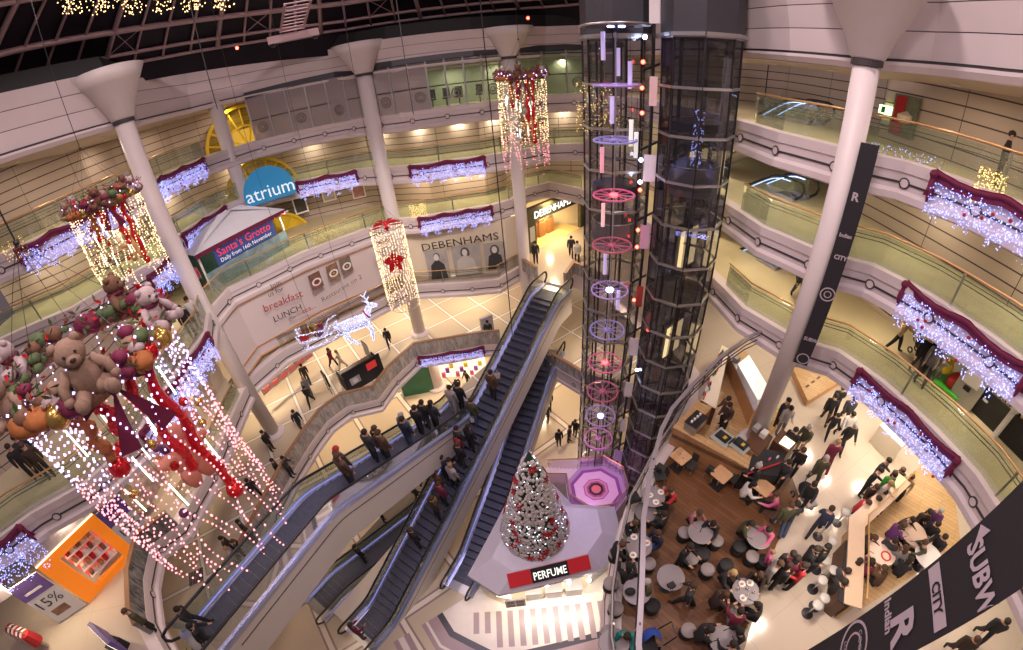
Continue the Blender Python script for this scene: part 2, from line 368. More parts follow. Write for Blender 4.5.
BODY = dict(
 stand=make_body('person_standing', ((.04, .05), (-.04, .05)), ((.05, .14, .15), (.1, .14, .2))),
 walk=make_body('person_walking', ((.42, .15), (-.32, .25)), ((-.3, .12, .25), (.35, .12, .35)), .05),
 stride=make_body('person_striding', ((-.4, .35), (.5, .12)), ((.4, .12, .4), (-.35, .12, .2)), .07, fem=True),
 hold=make_body('person_holding', ((.06, .08), (-.05, .06)), ((.25, .1, 1.3), (.3, .1, 1.2)), .06),
 rail=make_body('person_at_rail', ((.0, .02), (.08, .1)), ((.75, .2, .5), (.1, .12, .2)), .06),
 push=make_body('person_pushing', ((.4, .2), (-.3, .2)), ((.65, .1, .55), (.65, .1, .55)), .14),
 sit=make_body('person_sitting', ((1.5, 1.5), (1.42, 1.5)), ((.35, .12, .9), (.3, .12, 1.0)), .08, .5),
 eat=make_body('person_at_table', ((1.5, 1.45), (1.45, 1.6)), ((.75, .2, .85), (.6, .2, 1.1)), .3, .5, fem=True),
 queue=make_body('person_looking_down', ((.02, .03), (.05, .08)), ((.15, .1, 1.5), (.05, .13, .2)), .1, fem=True))
def cloth(c, n): return mat('cloth_' + n, c, .85, noise=.18, nscale=14)
CL_ = {k: cloth(v, k) for k, v in dict(black=(.014, .013, .015), charcoal=(.035, .033, .037), navy=(.015, .02, .05), brown=(.09, .045, .022), dbrown=(.04, .024, .016), olive=(.06, .06, .028), grey=(.16, .15, .15), lgrey=(.32, .3, .29), beige=(.36, .25, .15), white=(.62, .58, .55), red=(.42, .02, .03), maroon=(.16, .015, .04), pink=(.6, .12, .25), teal=(.01, .22, .2), blue=(.02, .06, .3), sky=(.2, .35, .55), green=(.05, .3, .04), jean=(.05, .07, .13), yellow=(.6, .42, .03), purple=(.12, .03, .14), stripe=(.3, .12, .13), cream=(.5, .42, .33)).items()}
HAIR = {k: cloth(v, 'hair_' + k) for k, v in dict(dark=(.022, .014, .01), brown=(.07, .035, .018), fair=(.3, .19, .09), grey=(.35, .33, .31), red=(.35, .02, .02), black=(.008, .008, .008), blond=(.42, .3, .14), white=(.6, .56, .52)).items()}
def person(pos, deg, pose, coat, legs, label, hair='dark', long=False, s=1., group=None, extra=None):
    B = BODY[pose]; o = bpy.data.objects.new('person', B['body']); COL.objects.link(o); o.location = pos; o.rotation_euler = (0, 0, -math.radians(deg)); o.scale = (s, s, s)
    for i, m in enumerate((skin, CL_[coat], CL_[legs], CL_['black'])): o.material_slots[i].link = 'OBJECT'; o.material_slots[i].material = m
    h = bpy.data.objects.new('hair' if hair != 'red' else 'hat', B['long' if long else 'short']); COL.objects.link(h); h.parent = o; h.material_slots[0].link = 'OBJECT'; h.material_slots[0].material = HAIR[hair]
    f = bpy.data.objects.new('face', B['face']); COL.objects.link(f); f.parent = o
    return tag(o, label, 'person', group)
HH = dict(stand=1.66, walk=1.6, stride=1.6, hold=1.64, rail=1.64, push=1.58, sit=1.2, eat=1.13, queue=1.63)
def pp(px, py, z, deg, pose, coat, legs, label, hair='dark', long=False, s=1., group=None):
    """a figure whose head is seen at px,py and who stands on height z"""
    h = P(px, py, z + HH[pose] * s); a = math.radians(deg); ln = dict(eat=.22, sit=.08, push=.1).get(pose, .05) * s
    return person((h.x - math.sin(a) * ln, h.y - math.cos(a) * ln, z), deg, pose, coat, legs, label, hair, long, s, group)
# ================================================================== the plan of the atrium
zA, zB, zC, zD, z1, zG = -2.6, -5.9, -9.3, -14.3, -18.5, -24.2      # heights of the dark line on each ring's fascia; the ground
RIGHT = [(9.05, 13.9), (9.1, 12.2), (10.1, 9.95), (11.35, 8.95), (11.95, 7.2), (12.25, 5), (12.35, 3.2), (12.0, 1.4), (11.3, -1.5), (9, -5)]
ringAB = [(-24.5, 9.3), (-20.7, 11.3), (-18.9, 12.1), (-17.7, 14.1), (-16.2, 16.4), (-17.9, 19.8), (-17.6, 24.1), (-15.5, 26.6), (-11.4, 27.3), (-9.4, 27.5), (-7.2, 26.6), (-5.4, 26.1), (-.7, 26.4), (1.3, 27), (3.7, 28.3), (6, 28), (8, 24), (8.8, 18)] + RIGHT
wallAB = [(-25.5, 13.2), (-21.9, 14.9), (-20.2, 17.4), (-21.2, 20.5), (-20.8, 25.4), (-17.2, 29.8), (-11.5, 30.6), (-9.2, 30.8), (-6.4, 29.5), (-4.8, 29), (-.9, 29.2), (.5, 29.9), (3.3, 31.3), (9, 31), (12.5, 25.5), (17, 23), (17, 14.2), (15.1, 13.6), (15.1, 9), (15.3, 5.5), (15.4, 2), (14.6, -3), (12, -8)]
CL = [(-20.6, .4), (-17.3, 3.2), (-16.4, 4.3), (-14.6, 5.7), (-13.5, 7.8), (-13.8, 9.2), (-14.3, 14.5), (-15.4, 16.5)]
ringC = CL + [(-15.5, 18.8), (-13.8, 20.5), (-12.3, 22.3), (-9.8, 24.1), (-7.1, 26.1), (-5.4, 25.9), (-.6, 26.7), (.9, 27.6), (2.1, 30), (3.9, 31), (5.8, 28.8), (8, 24), (8.8, 18)] + RIGHT
wallC_ = [(-22.5, 3), (-20, 6.5), (-18.5, 9), (-18.2, 12), (-19.2, 16.5), (-20.6, 20), (-20.2, 25), (-16.4, 29), (-9.6, 30.6), (-6.4, 29.6), (-4.8, 29), (-.9, 29.4), (.4, 30.4), (1.5, 33), (4, 34.3), (9, 32.5), (12, 25), (15, 20), (15.3, 13.5), (15.4, 10.4), (17, 9), (17.2, 5.5), (17.1, 2), (15.5, -3), (12, -8)]
ringD = [(-8.5, -1), (-11.7, 1.35), (-14.4, 3.3), (-15.4, 4.7), (-15.9, 6.2), (-14.9, 7.3), (-14.7, 10.2), (-15.4, 15.9), (-15.5, 16.9), (-14.3, 19.4), (-11.3, 22), (-7, 25.9), (-2.8, 25.5), (-.6, 25.5), (1.1, 27.2)]
ring1 = [(-14.4, 4.5), (-13.9, 8), (-13.1, 13.6), (-12.6, 15.7), (-12.1, 17.2), (-11.1, 18.4), (-9, 18.9), (-8.3, 20.8), (-7.7, 21.8), (-6.9, 23.1), (-4.7, 23.3), (-2.1, 23.7), (-.9, 23.6)]
PROF = [(0, .6), (0, .3), (.05, .27), (.05, .03), (.02, .03), (.02, -.03), (.05, -.03), (.05, -.2), (0, -.24), (-.06, -.3), (-.06, -.5), (.1, -.58), (.5, -.58), (.5, .6)]
def fascia(name, ring, z, ext=None):
    mb = MB(); prof = [(o, zz + z) for o, zz in PROF]; mt = [0] * len(prof); mt[4] = 1; mt[3] = 1; mt[5] = 1
    mb.sweep(ring, prof, mats=mt)
    mb.use(1)
    for x, y, nx, ny in along(ring, step=2.1):
        mb.ring((x + nx * .02, y + ny * .02, z), .14, .03, (nx, ny, 0), 14, 5); 
    mb.use(0)
    for x, y, nx, ny in along(ring, step=2.1): mb.cyl((x + nx * .06, y + ny * .06, z), (x + nx * .0, y + ny * .0, z), .125, n=14)
    return struct(mb.build(name, [plaster, groove]))
def level(zline, ring, wall, fname, tname):
    struct(MB().plate(off(ring, .3) + wall[::-1], zline - .56, zline + .5, 0, 1, 0).build(fname, [galf, ceilm]))
    fascia(tname, ring, zline)
level(zA, ringAB, wallAB, 'floor', 'trim_1')
level(zB, ringAB, wallAB, 'floor', 'trim_2')
level(zC, ringC, wallC_, 'floor', 'trim_3')
# back walls of the galleries
def backwall(name, wall, z0, z1_, m):
    return struct(MB().sweep(wall, [(0, z0), (.25, z0), (.25, z1_), (0, z1_)]).build(name, m))
backwall('wall_gallery_high', wallAB, zA + .5, 1.3, wallm)
backwall('wall_gallery_middle', wallAB, zB + .5, zA - .56, wallm)
backwall('wall_gallery_low', wallC_, zC + .5, zB - .56, wallm)
# the big top fascia under the glass roof
TZ = [1.8, 1.7, 1.5, 1.35, 1.2, 1.08, 1.0, .92, .76, .69, .64, .6, .55, .54, .54, .52, .5, .5, .5, .48, .5, .66, .8, 1.0, 1.15, 1.3, 1.4, 1.5]
TS = [1.0, 1.0, .98, .95, .92, .9, .88, .84, .8, .77, .75, .74, .72, .72, .72, .72, .75, .8, .85, .85, .9, .95, 1, 1, 1, 1, 1, 1]
topring = [(p[0], p[1], TZ[i], TS[i]) for i, p in enumerate(ringAB)]
def topz(x, y): i = min(range(len(ringAB)), key=lambda j: math.hypot(ringAB[j][0] - x, ringAB[j][1] - y)); return TZ[i], TS[i]
tp = [(0, -.28), (-.12, -.1), (-.12, .0), (.03, .0), (.03, .09), (0, .09), (-.1, .85), (-.08, .85), (-.08, .88), (-.1, .88), (-.28, 1.6), (-.26, 1.6), (-.26, 1.63), (-.28, 1.63), (-.5, 2.3), (.9, 2.3), (.9, -.28)]
mt = [0] * len(tp)
for i in (2, 3, 4, 6, 7, 8, 10, 11, 12): mt[i] = 1
struct(MB().sweep(topring, tp, mats=mt).build('trim_4', [plaster, groove]))
struct(MB().sweep([(p[0], p[1], p[2]) for p in topring], [(.1, -.26), (3.6, -.42), (3.6, -.2), (.1, -.1)]).build('ceiling', [ceilm]))
mb = MB().sweep([(p[0], p[1], p[2] + 2.3 * p[3] - 2.3) for p in off(topring, .1)], [(-.55, 2.3), (-.4, 3.0), (.8, 3.0), (.8, 2.3)]); struct(mb.build('trim_5', blackm))

# ------------------------------------------------------------------ level D : shopping floor, food court, landing
LAND = [(1.1, 27.2), (2.15, 24.75), (3.75, 23.65), (4.6, 25.2), (6.6, 23), (8.0, 17.6), (8.55, 14.2), (7.75, 12.5), (5.9, 10.3), (4.9, 9.3), (3.4, 7.4), (2.6, 5.7), (2.1, 4.3), (1.8, 2.9), (1.75, .5), (3, -4)]
FAR_D = [(3, -8), (18, -8), (21, 0), (21.5, 7), (17.5, 16), (14, 24), (10.5, 35), (1, 35.5), (.2, 29.3), (-.5, 27.1), (-4.2, 26.9), (-6.4, 27.2), (-13, 23.4), (-17, 18.5), (-17.6, 11), (-17.2, 8.3), (-19, 6.5), (-24, 3.5), (-23, -4), (-11, -8)]
struct(MB().plate(off(ringD, .22) + off(LAND, .22) + FAR_D, zD - .58, zD + .5, 0, 1, 2).build('floor', [flF, ceilm, plaster]))
fascia('trim_6', ringD, zD)
fascia('trim_7', [(8.0, 17.6), (8.55, 14.2), (7.75, 12.5), (5.9, 10.3), (4.9, 9.3), (3.4, 7.4), (2.6, 5.7), (2.1, 4.3), (1.8, 2.9), (1.75, .5), (3, -4)][::1], zD)
fD = zD + .5
# walnut deck of the café seating
wd = [P(*p, fD) for p in ((604, 648), (604, 600), (611, 560), (625, 510), (647, 470), (672, 440), (748, 468), (770, 455), (792, 478), (800, 500), (776, 545), (757, 600), (744, 650))]
wd = [(p.x, p.y) for p in wd] + [(4.5, .3), (2.0, .5)]
struct(MB().plate(wd, fD, fD + .03).build('floor', wood))
# ------------------------------------------------------------------ level 1 and ground
PEN = [(.3, 24.2), (-2.6, 20.9), (-3.3, 20.0), (-4.2, 18.9), (-2.55, 17.7), (-1.6, 18.7), (.9, 22.5), (1.7, 23.0), (3.2, 22.3), (2.3, 20.9), (4.1, 18.7), (6.2, 17.4), (9, 16)]
FAR_1 = [(13, 16), (12, 34), (-18, 34), (-22, 26), (-21, 12), (-21, 4)]
struct(MB().plate(off(ring1, .22) + PEN + FAR_1, z1 - .58, z1 + .45, 0, 1, 2).build('floor', [fl1, ceilm, plaster]))
fascia('trim_8', ring1, z1); fascia('trim_9', [(2.3, 20.9), (4.1, 18.7), (6.2, 17.4), (9, 16)], z1)
f1 = z1 + .45
# ground floor with the well of the down escalator left open
U = Vector((.575, .818)); V = Vector((.818, -.575))
def uv(u, v, z=0): return Vector((u * U.x + v * V.x, u * U.y + v * V.y, z))
gm = MB()
def guv(u0, u1, v0, v1): gm.poly([uv(u0, v0, zG), uv(u0, v1, zG), uv(u1, v1, zG), uv(u1, v0, zG)])
hu0, hu1, hv0, hv1 = .5, 19, -16.2, -13.85
guv(-30, 45, -60, hv0); guv(-30, 45, hv1, 40); guv(-30, hu0, hv0, hv1); guv(hu1, 45, hv0, hv1)
struct(gm.build('floor', flG))
# well walls below ground
wm = MB()
for a, b in (((hu0, hv0), (hu1, hv0)), ((hu0, hv1), (hu1, hv1)), ((hu1, hv0), (hu1, hv1))):
    p, q = uv(*a), uv(*b); wm.poly([(p.x, p.y, zG - 7), (q.x, q.y, zG - 7), (q.x, q.y, zG), (p.x, p.y, zG)])
struct(wm.build('wall_escalator_well', cream))
# outer walls of the two lower floors
struct(MB().sweep([(-21, -2), (-21.5, 12), (-22.2, 26), (-18, 34.2), (13, 34.2), (14, 16)], [(0, zG), (.3, zG), (.3, zD - .58), (0, zD - .58)]).build('wall_lower_malls', cream))
struct(MB().sweep([(-10, 29), (-8, 28.6), (0, 28.4), (6, 28.6)], [(0, zG), (.3, zG), (.3, z1 - .58), (0, z1 - .58)]).build('wall_ground_far', cream))
struct(MB().sweep([(19.5, 15), (21.4, 7), (20.9, 0), (18, -8)], [(0, fD), (.3, fD), (.3, zC - .56), (0, zC - .56)]).build('wall_food_court', mat('food_court_wall', (.5, .4, .3), .6)))
struct(MB().sweep([(1, 35.4), (10.5, 34.9), (14, 24), (17.5, 16), (21.5, 7)], [(0, fD), (.3, fD), (.3, zC - .5), (0, zC - .5)]).build('wall_shopping_far', cream))
# striped inlays of the ground floor round the kiosk
def inlay(poly, o0, o1, m, name, z=.004):
    a, b = off(poly, o0), off(poly, o1); mb = MB()
    for i in range(len(a) - 1): mb.poly([(a[i][0], a[i][1], zG + z), (a[i + 1][0], a[i + 1][1], zG + z), (b[i + 1][0], b[i + 1][1], zG + z), (b[i][0], b[i][1], zG + z)])
    return struct(mb.build(name, m))
mauve = mat('mauve_floor_tile', (.36, .26, .27), .3); pale = mat('pale_floor_tile', (.74, .66, .6), .25); dgr = mat('charcoal_floor_tile', (.05, .045, .06), .3)
KF = [(4.6, 8.4), (3.2, 7.3), (-1.9, 6.6), (-3.7, 7.6), (-4.2, 8.4)]
inlay(KF, -1.2, 1.35, pale, 'floor')
inlay(KF, 1.35, 1.7, dgr, 'floor', .006); inlay(KF, 1.7, 2.3, mauve, 'floor', .006); inlay(KF, 2.3, 2.45, pale, 'floor', .008); inlay(KF, 2.45, 2.7, mauve, 'floor', .006); inlay(KF, 3.5, 3.85, mauve, 'floor', .006); inlay(KF, 3.85, 4.2, pale, 'floor', .006); inlay(KF, 4.2, 4.5, mauve, 'floor', .006)
mb = MB()
for k in range(13):                                   # stripes running out from the kiosk front
    x = -3.6 + k * .62
    mb.poly([(x, 5.6 if x > -2.4 else 6.4, zG + .007), (x + .31, 5.6 if x > -2.4 else 6.4, zG + .007), (x + .31, 7.6, zG + .007), (x, 7.6, zG + .007)])
for k in range(26):
    t = KF[1]; x = 3.0 - k * .21
    if k % 2: mb.poly([(x, 4.65, zG + .009), (x + .21, 4.65, zG + .009), (x + .21, 5.2, zG + .009), (x, 5.2, zG + .009)])
struct(mb.build('floor', mauve))

# ------------------------------------------------------------------ columns with flared heads
def column(x, y, z0, r, label, head=True, ztop=None):
    zt, hs = topz(x, y); root = empty('column', (x, y, z0), label, 'column', 'columns around the atrium')
    part(MB().lathe([(r, z0), (r, ztop if ztop else zt)], (x, y, 0), 24), 'shaft', colm, root, True)
    part(MB().lathe([(r + .3, z0), (r + .3, z0 + .12), (r + .22, z0 + .2), (r + .05, z0 + .24), (r, z0 + .3)], (x, y, 0), 24), 'base_collar', plaster, root)
    if head:
        part(MB().lathe([(r + .02, zt - .02), (r + .1, zt + .05), (r + .40, zt + .85 * hs), (r + .44, zt + .88 * hs), (r + .76, zt + 1.62 * hs), (r + .82, zt + 1.66 * hs), (r + 1.15, zt + 2.3 * hs)], (x, y, 0), 32), 'flared_head', colm, root, True)
        part(MB().lathe([(r + .02, zt - .16), (r + .06, zt - .16), (r + .06, zt + .0), (r + .02, zt)], (x, y, 0), 24), 'neck_band', groove, root)
    return root
column(-15.75, 16.5, f1, .44, 'tall white column standing left of the breakfast hoarding, flared at its top')
column(-7.15, 26.15, f1, .46, 'tall white column left of the portrait posters, standing behind the warm light curtain')
column(1.35, 26.9, zG, .42, 'white column beside the gold lit shop entrance behind the toy ring hanging', True)
column(9.68, 9.58, fD, .36, 'tall white column carrying the narrow black banner beside the café counter')
column(-16.9, 25.6, zC + .5, .46, 'white column passing in front of the yellow arches', False, 1.6)
column(-7.0, 26.6, zG, .55, 'short white column on the ground floor beneath the light garland of the first floor', False, z1 - .58)

# ------------------------------------------------------------------ glass balustrades
def balustrade(ring, z, label, step=1.9, h=1.08, inset=.16, rails=True, fullrail=brass, group='gallery balustrades', gm_=None):
    pl = off(ring, inset); m = pl[len(pl) // 2]; root = empty('glass_balustrade', (m[0], m[1], z), label, 'balustrade', None)
    part(MB().sweep(pl, [(0, z + .06), (.015, z + .06), (.015, z + h - .08), (0, z + h - .08)]), 'glass_panel', gm_ or glassm, root)
    part(MB().tube([(p[0], p[1], z + h) for p in pl], .038, 6), 'handrail', fullrail, root, True)
    mb = MB()
    for zz in (.86, .74): mb.tube([(p[0], p[1], z + zz) for p in off(pl, .07)], .014, 4)
    if rails: part(mb, 'lower_rail', dsteel, root)
    for i, (x, y, nx, ny) in enumerate(along(pl, step=step)):
        if i and i % 2 == 0: part(MB().box((x + nx * .05, y + ny * .05, z + h / 2), (.02, .035, h / 2), math.atan2(ny, nx)), 'post', steel, root)
    return root
iR = len(ringAB) - len(RIGHT)
balustrade(ringAB[:7], zA + .6, 'glass balustrade of the top gallery on the left with a warm handrail')
balustrade(ringAB[iR:], zA + .6, 'glass balustrade of the top gallery on the right with a bright brass handrail')
balustrade(ringAB[:5], zB + .6, 'glass balustrade of the second gallery left of the tall left column')
balustrade(ringAB[4:16], zB + .6, 'long glass balustrade of the second gallery along the back wall')
balustrade(ringAB[iR:], zB + .6, 'glass balustrade of the second gallery on the right above the middle light garland')
balustrade(ringC[:8], zC + .6, 'glass balustrade at the far left above the vented fascia')
balustrade(ringC[7:13], zC + .6, 'glass balustrade in front of the grotto booth above the breakfast hoarding')
balustrade(ringC[12:19], zC + .6, 'glass balustrade above the portrait posters and the arched entrance')
balustrade(ringC[len(ringC) - len(RIGHT):], zC + .6, 'glass balustrade of the lowest gallery on the right above the food court')
balustrade(ringD[9:], fD + .1, 'low brass railed balustrade in front of the portrait posters', h=1.0, gm_=glass('clear_pane', (.95, .95, .93), .03, .03))
balustrade([(7.75, 12.5), (5.9, 10.3), (4.9, 9.3), (3.4, 7.4), (2.6, 5.7), (2.1, 4.3), (1.8, 2.9), (1.75, .5)], fD + .1, 'curved glass balustrade along the edge of the café deck with steel brackets', 1.3, 1.1, .1, True, mat('rail_grey', (.3, .27, .3), .4, .5))

def parapet(pts, z, label, h=1.0, m=marb):
    root = empty('stone_parapet', (pts[len(pts) // 2][0], pts[len(pts) // 2][1], z), label, 'parapet', None)
    part(MB().sweep(pts, [(.02, z + .1), (.2, z + .1), (.2, z + h), (.02, z + h)]), 'stone_panel', m, root)
    part(MB().sweep(pts, [(-.0, z + h), (.22, z + h), (.22, z + h + .04), (-.0, z + h + .04)]), 'coping', mat('coping_timber', (.26, .14, .07), .45), root)
    return root
parapet(ring1[1:], f1, 'zigzag grey marble parapet with timber coping round the first floor void', 1.25, marbp)
parapet([(-13.75, 2.83)] + ringD[2:6], fD, 'dark marble parapet beside the orange shop, left of the escalator landing')
parapet([(-8.5, -1), (-12.35, 1.83)], fD, 'dark marble parapet right of the nearest escalator landing at the lower left')
parapet([(2.4, 20.8), (4.1, 18.7), (6.2, 17.4)], f1, 'marble parapet right of the narrow blue escalator top', m=marbp)
parapet([(.9, 27.0), (1.95, 24.9)], fD, 'short marble parapet left of the top landing of the long escalator', m=marbp)
parapet([(3.9, 23.8), (4.7, 25.3), (6.4, 23)], fD, 'short marble parapet right of the top landing of the long escalator', .95, marbp)
# ================================================================== escalators
led = glow('blue_light_strip', (.30, .34, 1.0), .75)
deckm = mat('escalator_deck_steel', (.40, .41, .58), .3, .6)  # blue light reflections put into the steel colour
stepm = mat('escalator_step_metal', (.085, .09, .13), .45, .5, noise=.3, nscale=8)
trussm = mat('escalator_cladding', (.60, .55, .50), .5, noise=.03)
def escalator(label, T, B, zt, zb, fT, fB, w=1.6, deep=1.05, group='escalators across the atrium', led_on=True, lz=0.):
    T, B = Vector((*T, 0)), Vector((*B, 0)); L = (B - T).length; u = (B - T) / L; n = Vector((-u.y, u.x, 0))
    root = empty('escalator', (B.x, B.y, zb), label, 'escalator', group)
    i0, i1 = fT, L - fB; sl = (zt - zb) / (i1 - i0)
    def z(s):
        if s < i0 - .5: return zt
        if s < i0 + .5: t = (s - i0 + .5); return zt - sl * t * t / 2
        if s < i1 - .5: return zt - sl * (s - i0)
        if s < i1 + .5: t = (i1 + .5 - s); return zb + sl * t * t / 2
        return zb
    ss = [0, fT * .5] + [i0 + k * .25 for k in range(-2, 3)] + [i0 + .5 + (i1 - i0 - 1) * k / 8 for k in range(1, 8)] + [i1 + k * .25 for k in range(-2, 3)] + [L - fB * .4, L]
    def ex(mb, cross, s0=0, s1=L, z_=z):
        pts = [s for s in ss if s0 < s < s1]; pts = [s0] + pts + [s1]; m = len(cross)
        vs = [T + u * s + n * a + Vector((0, 0, z_(s) + h)) for s in pts for a, h in cross]
        fs = [(i * m + j, i * m + (j + 1) % m, (i + 1) * m + (j + 1) % m, (i + 1) * m + j) for i in range(len(pts) - 1) for j in range(m)]
        fs += [tuple(range(m - 1, -1, -1)), tuple(range((len(pts) - 1) * m, len(pts) * m))]; return mb.add(vs, fs)
    h = w / 2
    mb = MB(); ex(mb, [(-h, -deep), (h, -deep), (h, -.02), (-h, -.02)], .0, L); part(mb, 'truss', trussm, root)
    for sgn in (-1, 1):
        mb = MB(); ex(mb, [(sgn * (h - .02), -deep + .05), (sgn * (h + .035), -deep + .05), (sgn * (h + .035), .12), (sgn * (h - .02), .12)]); part(mb, 'side_cladding', trussm, root)
        mb = MB(); ex(mb, [(sgn * (h + .034), -.42), (sgn * (h + .045), -.42), (sgn * (h + .045), -.37), (sgn * (h + .034), -.37)], 1.2, L - 1.2); part(mb, 'cladding_joint', groove, root)
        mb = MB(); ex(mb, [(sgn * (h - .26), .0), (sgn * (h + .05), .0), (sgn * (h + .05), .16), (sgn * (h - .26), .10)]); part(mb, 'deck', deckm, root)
        mb = MB(); ex(mb, [(sgn * (h - .10), .1), (sgn * (h - .085), .1), (sgn * (h - .085), .86), (sgn * (h - .10), .86)], .15, L - .15); part(mb, 'balustrade_glass', glassm, root)
        if led_on:
            mb = MB(); ex(mb, [(sgn * (h - .125), .13 + lz), (sgn * (h - .105), .13 + lz), (sgn * (h - .105), .155 + lz), (sgn * (h - .125), .155 + lz)], .4, L - .4); part(mb, 'light_strip', led, root)
        pts = []; a = sgn * (h - .09)
        def q(s, hh): return T + u * s + n * a + Vector((0, 0, z(min(max(s, 0), L)) + hh))
        pts += [q(-.05, .15), q(-.3, .35), q(-.38, .6), q(-.28, .84), q(-.05, .93)] + [q(s, .93) for s in ss] + [q(L + .05, .93), q(L + .28, .84), q(L + .38, .6), q(L + .3, .35), q(L + .05, .15)]
        part(MB().tube(pts, .06, 6), 'handrail', black, root, True)
    mb = MB(); s = .5; wv = h - .27
    while s < L - .5:                                  # flights of grooved treads
        a, b = z(s), z(s + .4); zz = a if a - b < .02 else a
        mb.slabbox(T + u * s - n * wv + Vector((0, 0, zz - .28)), u * .4, n * 2 * wv, (0, 0, .28 + .02)); s += .41
    part(mb, 'steps', stepm, root)
    for s0, zz in ((0, zt), (L - .55, zb)):
        part(MB().slabbox(T + u * s0 - n * wv + Vector((0, 0, zz - .02)), u * .55, n * 2 * wv, (0, 0, .05)), 'comb_plate', steel, root)
    return dict(T=T, u=u, n=n, L=L, z=z, root=root)
E1 = escalator('long escalator crowded with shoppers, crossing from the ground floor to the entrance landing', (3.25, 23.75), (-10.0, 5.95), fD, zG, 1.7, 2.0, 2.15, 1.7)
E2 = escalator('empty narrow escalator between the crowded one and the perfume kiosk', (2.65, 22.4), (-4.5, 8.85), f1, zG, 2.0, 2.0, 1.8, 1.25)
pT, pB = uv(-4.7, -10.9), uv(13.6, -13.25)
E4 = escalator('escalator with a line of standing people, descending from the lower left landing', (pT.x, pT.y), (pB.x, pB.y), fD, f1, 7.0, 1.7, 1.95, 1.9)
pT, pB = uv(-1.3, -15), uv(16, -15)
E3 = escalator('small escalator sinking below the ground floor, with one person in black on it', (pT.x, pT.y), (pB.x, pB.y), zG, zG - 4.6, 2.2, 1.2, 2.1, .9)
struct(MB().slabbox(uv(-.6, -13.8, zG), uv(15, 0), uv(0, 1.1), (0, 0, .5)).build('trim_11', trussm))

# ================================================================== the two glass lifts and the mast between them
LR, LL_ = (7.16, 14.3), (4.85, 16.45)
def octagon(c, r, a0=PI / 8, n=8): return [(c[0] + r * math.cos(a0 + 2 * PI * i / n), c[1] + r * math.sin(a0 + 2 * PI * i / n)) for i in range(n)]
def shaft(c, r, zb, zt, zcap, gl, label, ringmat, n=8, step=1.62):
    root = empty('glass_lift_shaft', (c[0], c[1], zb), label, 'lift shaft'); oc = octagon(c, r)
    for i in range(8):
        p, q = oc[i], oc[(i + 1) % 8]
        part(MB().poly([(p[0], p[1], zb), (q[0], q[1], zb), (q[0], q[1], zt), (p[0], p[1], zt)]), 'glass_panel', gl, root)
        part(MB().box((p[0], p[1], (zb + zt) / 2), (.03, .03, (zt - zb) / 2), math.atan2(p[1] - c[1], p[0] - c[0])), 'mullion', dsteel, root)
    zz = zt; k = 0
    while zz > zb + .3:
        mb = MB()
        for i in range(8): p, q = oc[i], oc[(i + 1) % 8]; mb.bar((p[0], p[1], zz), (q[0], q[1], zz), .1, .09)
        part(mb, 'ring_beam', ringmat, root); zz -= step; k += 1
    mb = MB(); ob = octagon(c, r + .06); 
    for i in range(8): p, q = ob[i], ob[(i + 1) % 8]; mb.poly([(p[0], p[1], zt + .1), (q[0], q[1], zt + .1), (q[0], q[1], zcap), (p[0], p[1], zcap)])
    mb.poly([(p[0], p[1], zt + .1) for p in ob]); part(mb, 'dark_head', gunm, root)
    mb = MB(); oc2 = octagon(c, r + .12)
    for i in range(8): p, q = oc2[i], oc2[(i + 1) % 8]; mb.bar((p[0], p[1], zt + .06), (q[0], q[1], zt + .06), .16, .12)
    part(mb, 'head_trim', steel, root)
    for s in (-1, 1):                                  # guide rails inside
        part(MB().box((c[0] + s * .5, c[1] + .55, (zb + zt) / 2), (.04, .07, (zt - zb) / 2)), 'guide_rail', dsteel, root)
    return root
sr = shaft(LR, 1.33, zG, .8, 7.5, glassd, 'dark octagonal glass lift shaft on the right with a solid black head', steel)
sl_ = shaft(LL_, 1.32, zG, .8, 7.5, glassc, 'clear octagonal glass lift shaft on the left behind the hanging wheels', steel)
def liftcar(c, z, label, m1, lit):
    root = empty('lift_car', (c[0], c[1], z), label, 'lift'); oc = octagon(c, 1.0)
    part(MB().plate(oc, z, z + .22), 'car_floor', greyp, root); part(MB().plate(oc, z + 2.3, z + 2.6), 'car_roof', gunm, root)
    mb = MB()
    for i in range(8):
        p, q = oc[i], oc[(i + 1) % 8]; mb.poly([(p[0], p[1], z + .2), (q[0], q[1], z + .2), (q[0], q[1], z + 1.0), (p[0], p[1], z + 1.0)])
    part(mb, 'lower_panel', m1, root); mb = MB()
    for i in range(8):
        p, q = oc[i], oc[(i + 1) % 8]; mb.poly([(p[0], p[1], z + 1.0), (q[0], q[1], z + 1.0), (q[0], q[1], z + 2.3), (p[0], p[1], z + 2.3)])
    part(mb, 'car_window', glassc, root); part(MB().ring((c[0], c[1], z + 1.05), .95, .03, n=20), 'grab_rail', steel, root)
    part(MB().lathe([(.0, 0), (.35, 0), (.35, .03), (0, .03)], (c[0], c[1], z + 2.26), 16), 'car_light', glow('lift_light', (1, .9, .7), 5), root); return root
liftcar(LR, -4.6, 'grey lift car high inside the dark right shaft', mat('car_grey', (.3, .29, .29), .4), 1)
liftcar(LL_, -7.4, 'grey lift car behind the pink wheels inside the clear left shaft', mat('car_grey2', (.22, .2, .22), .4), 1)
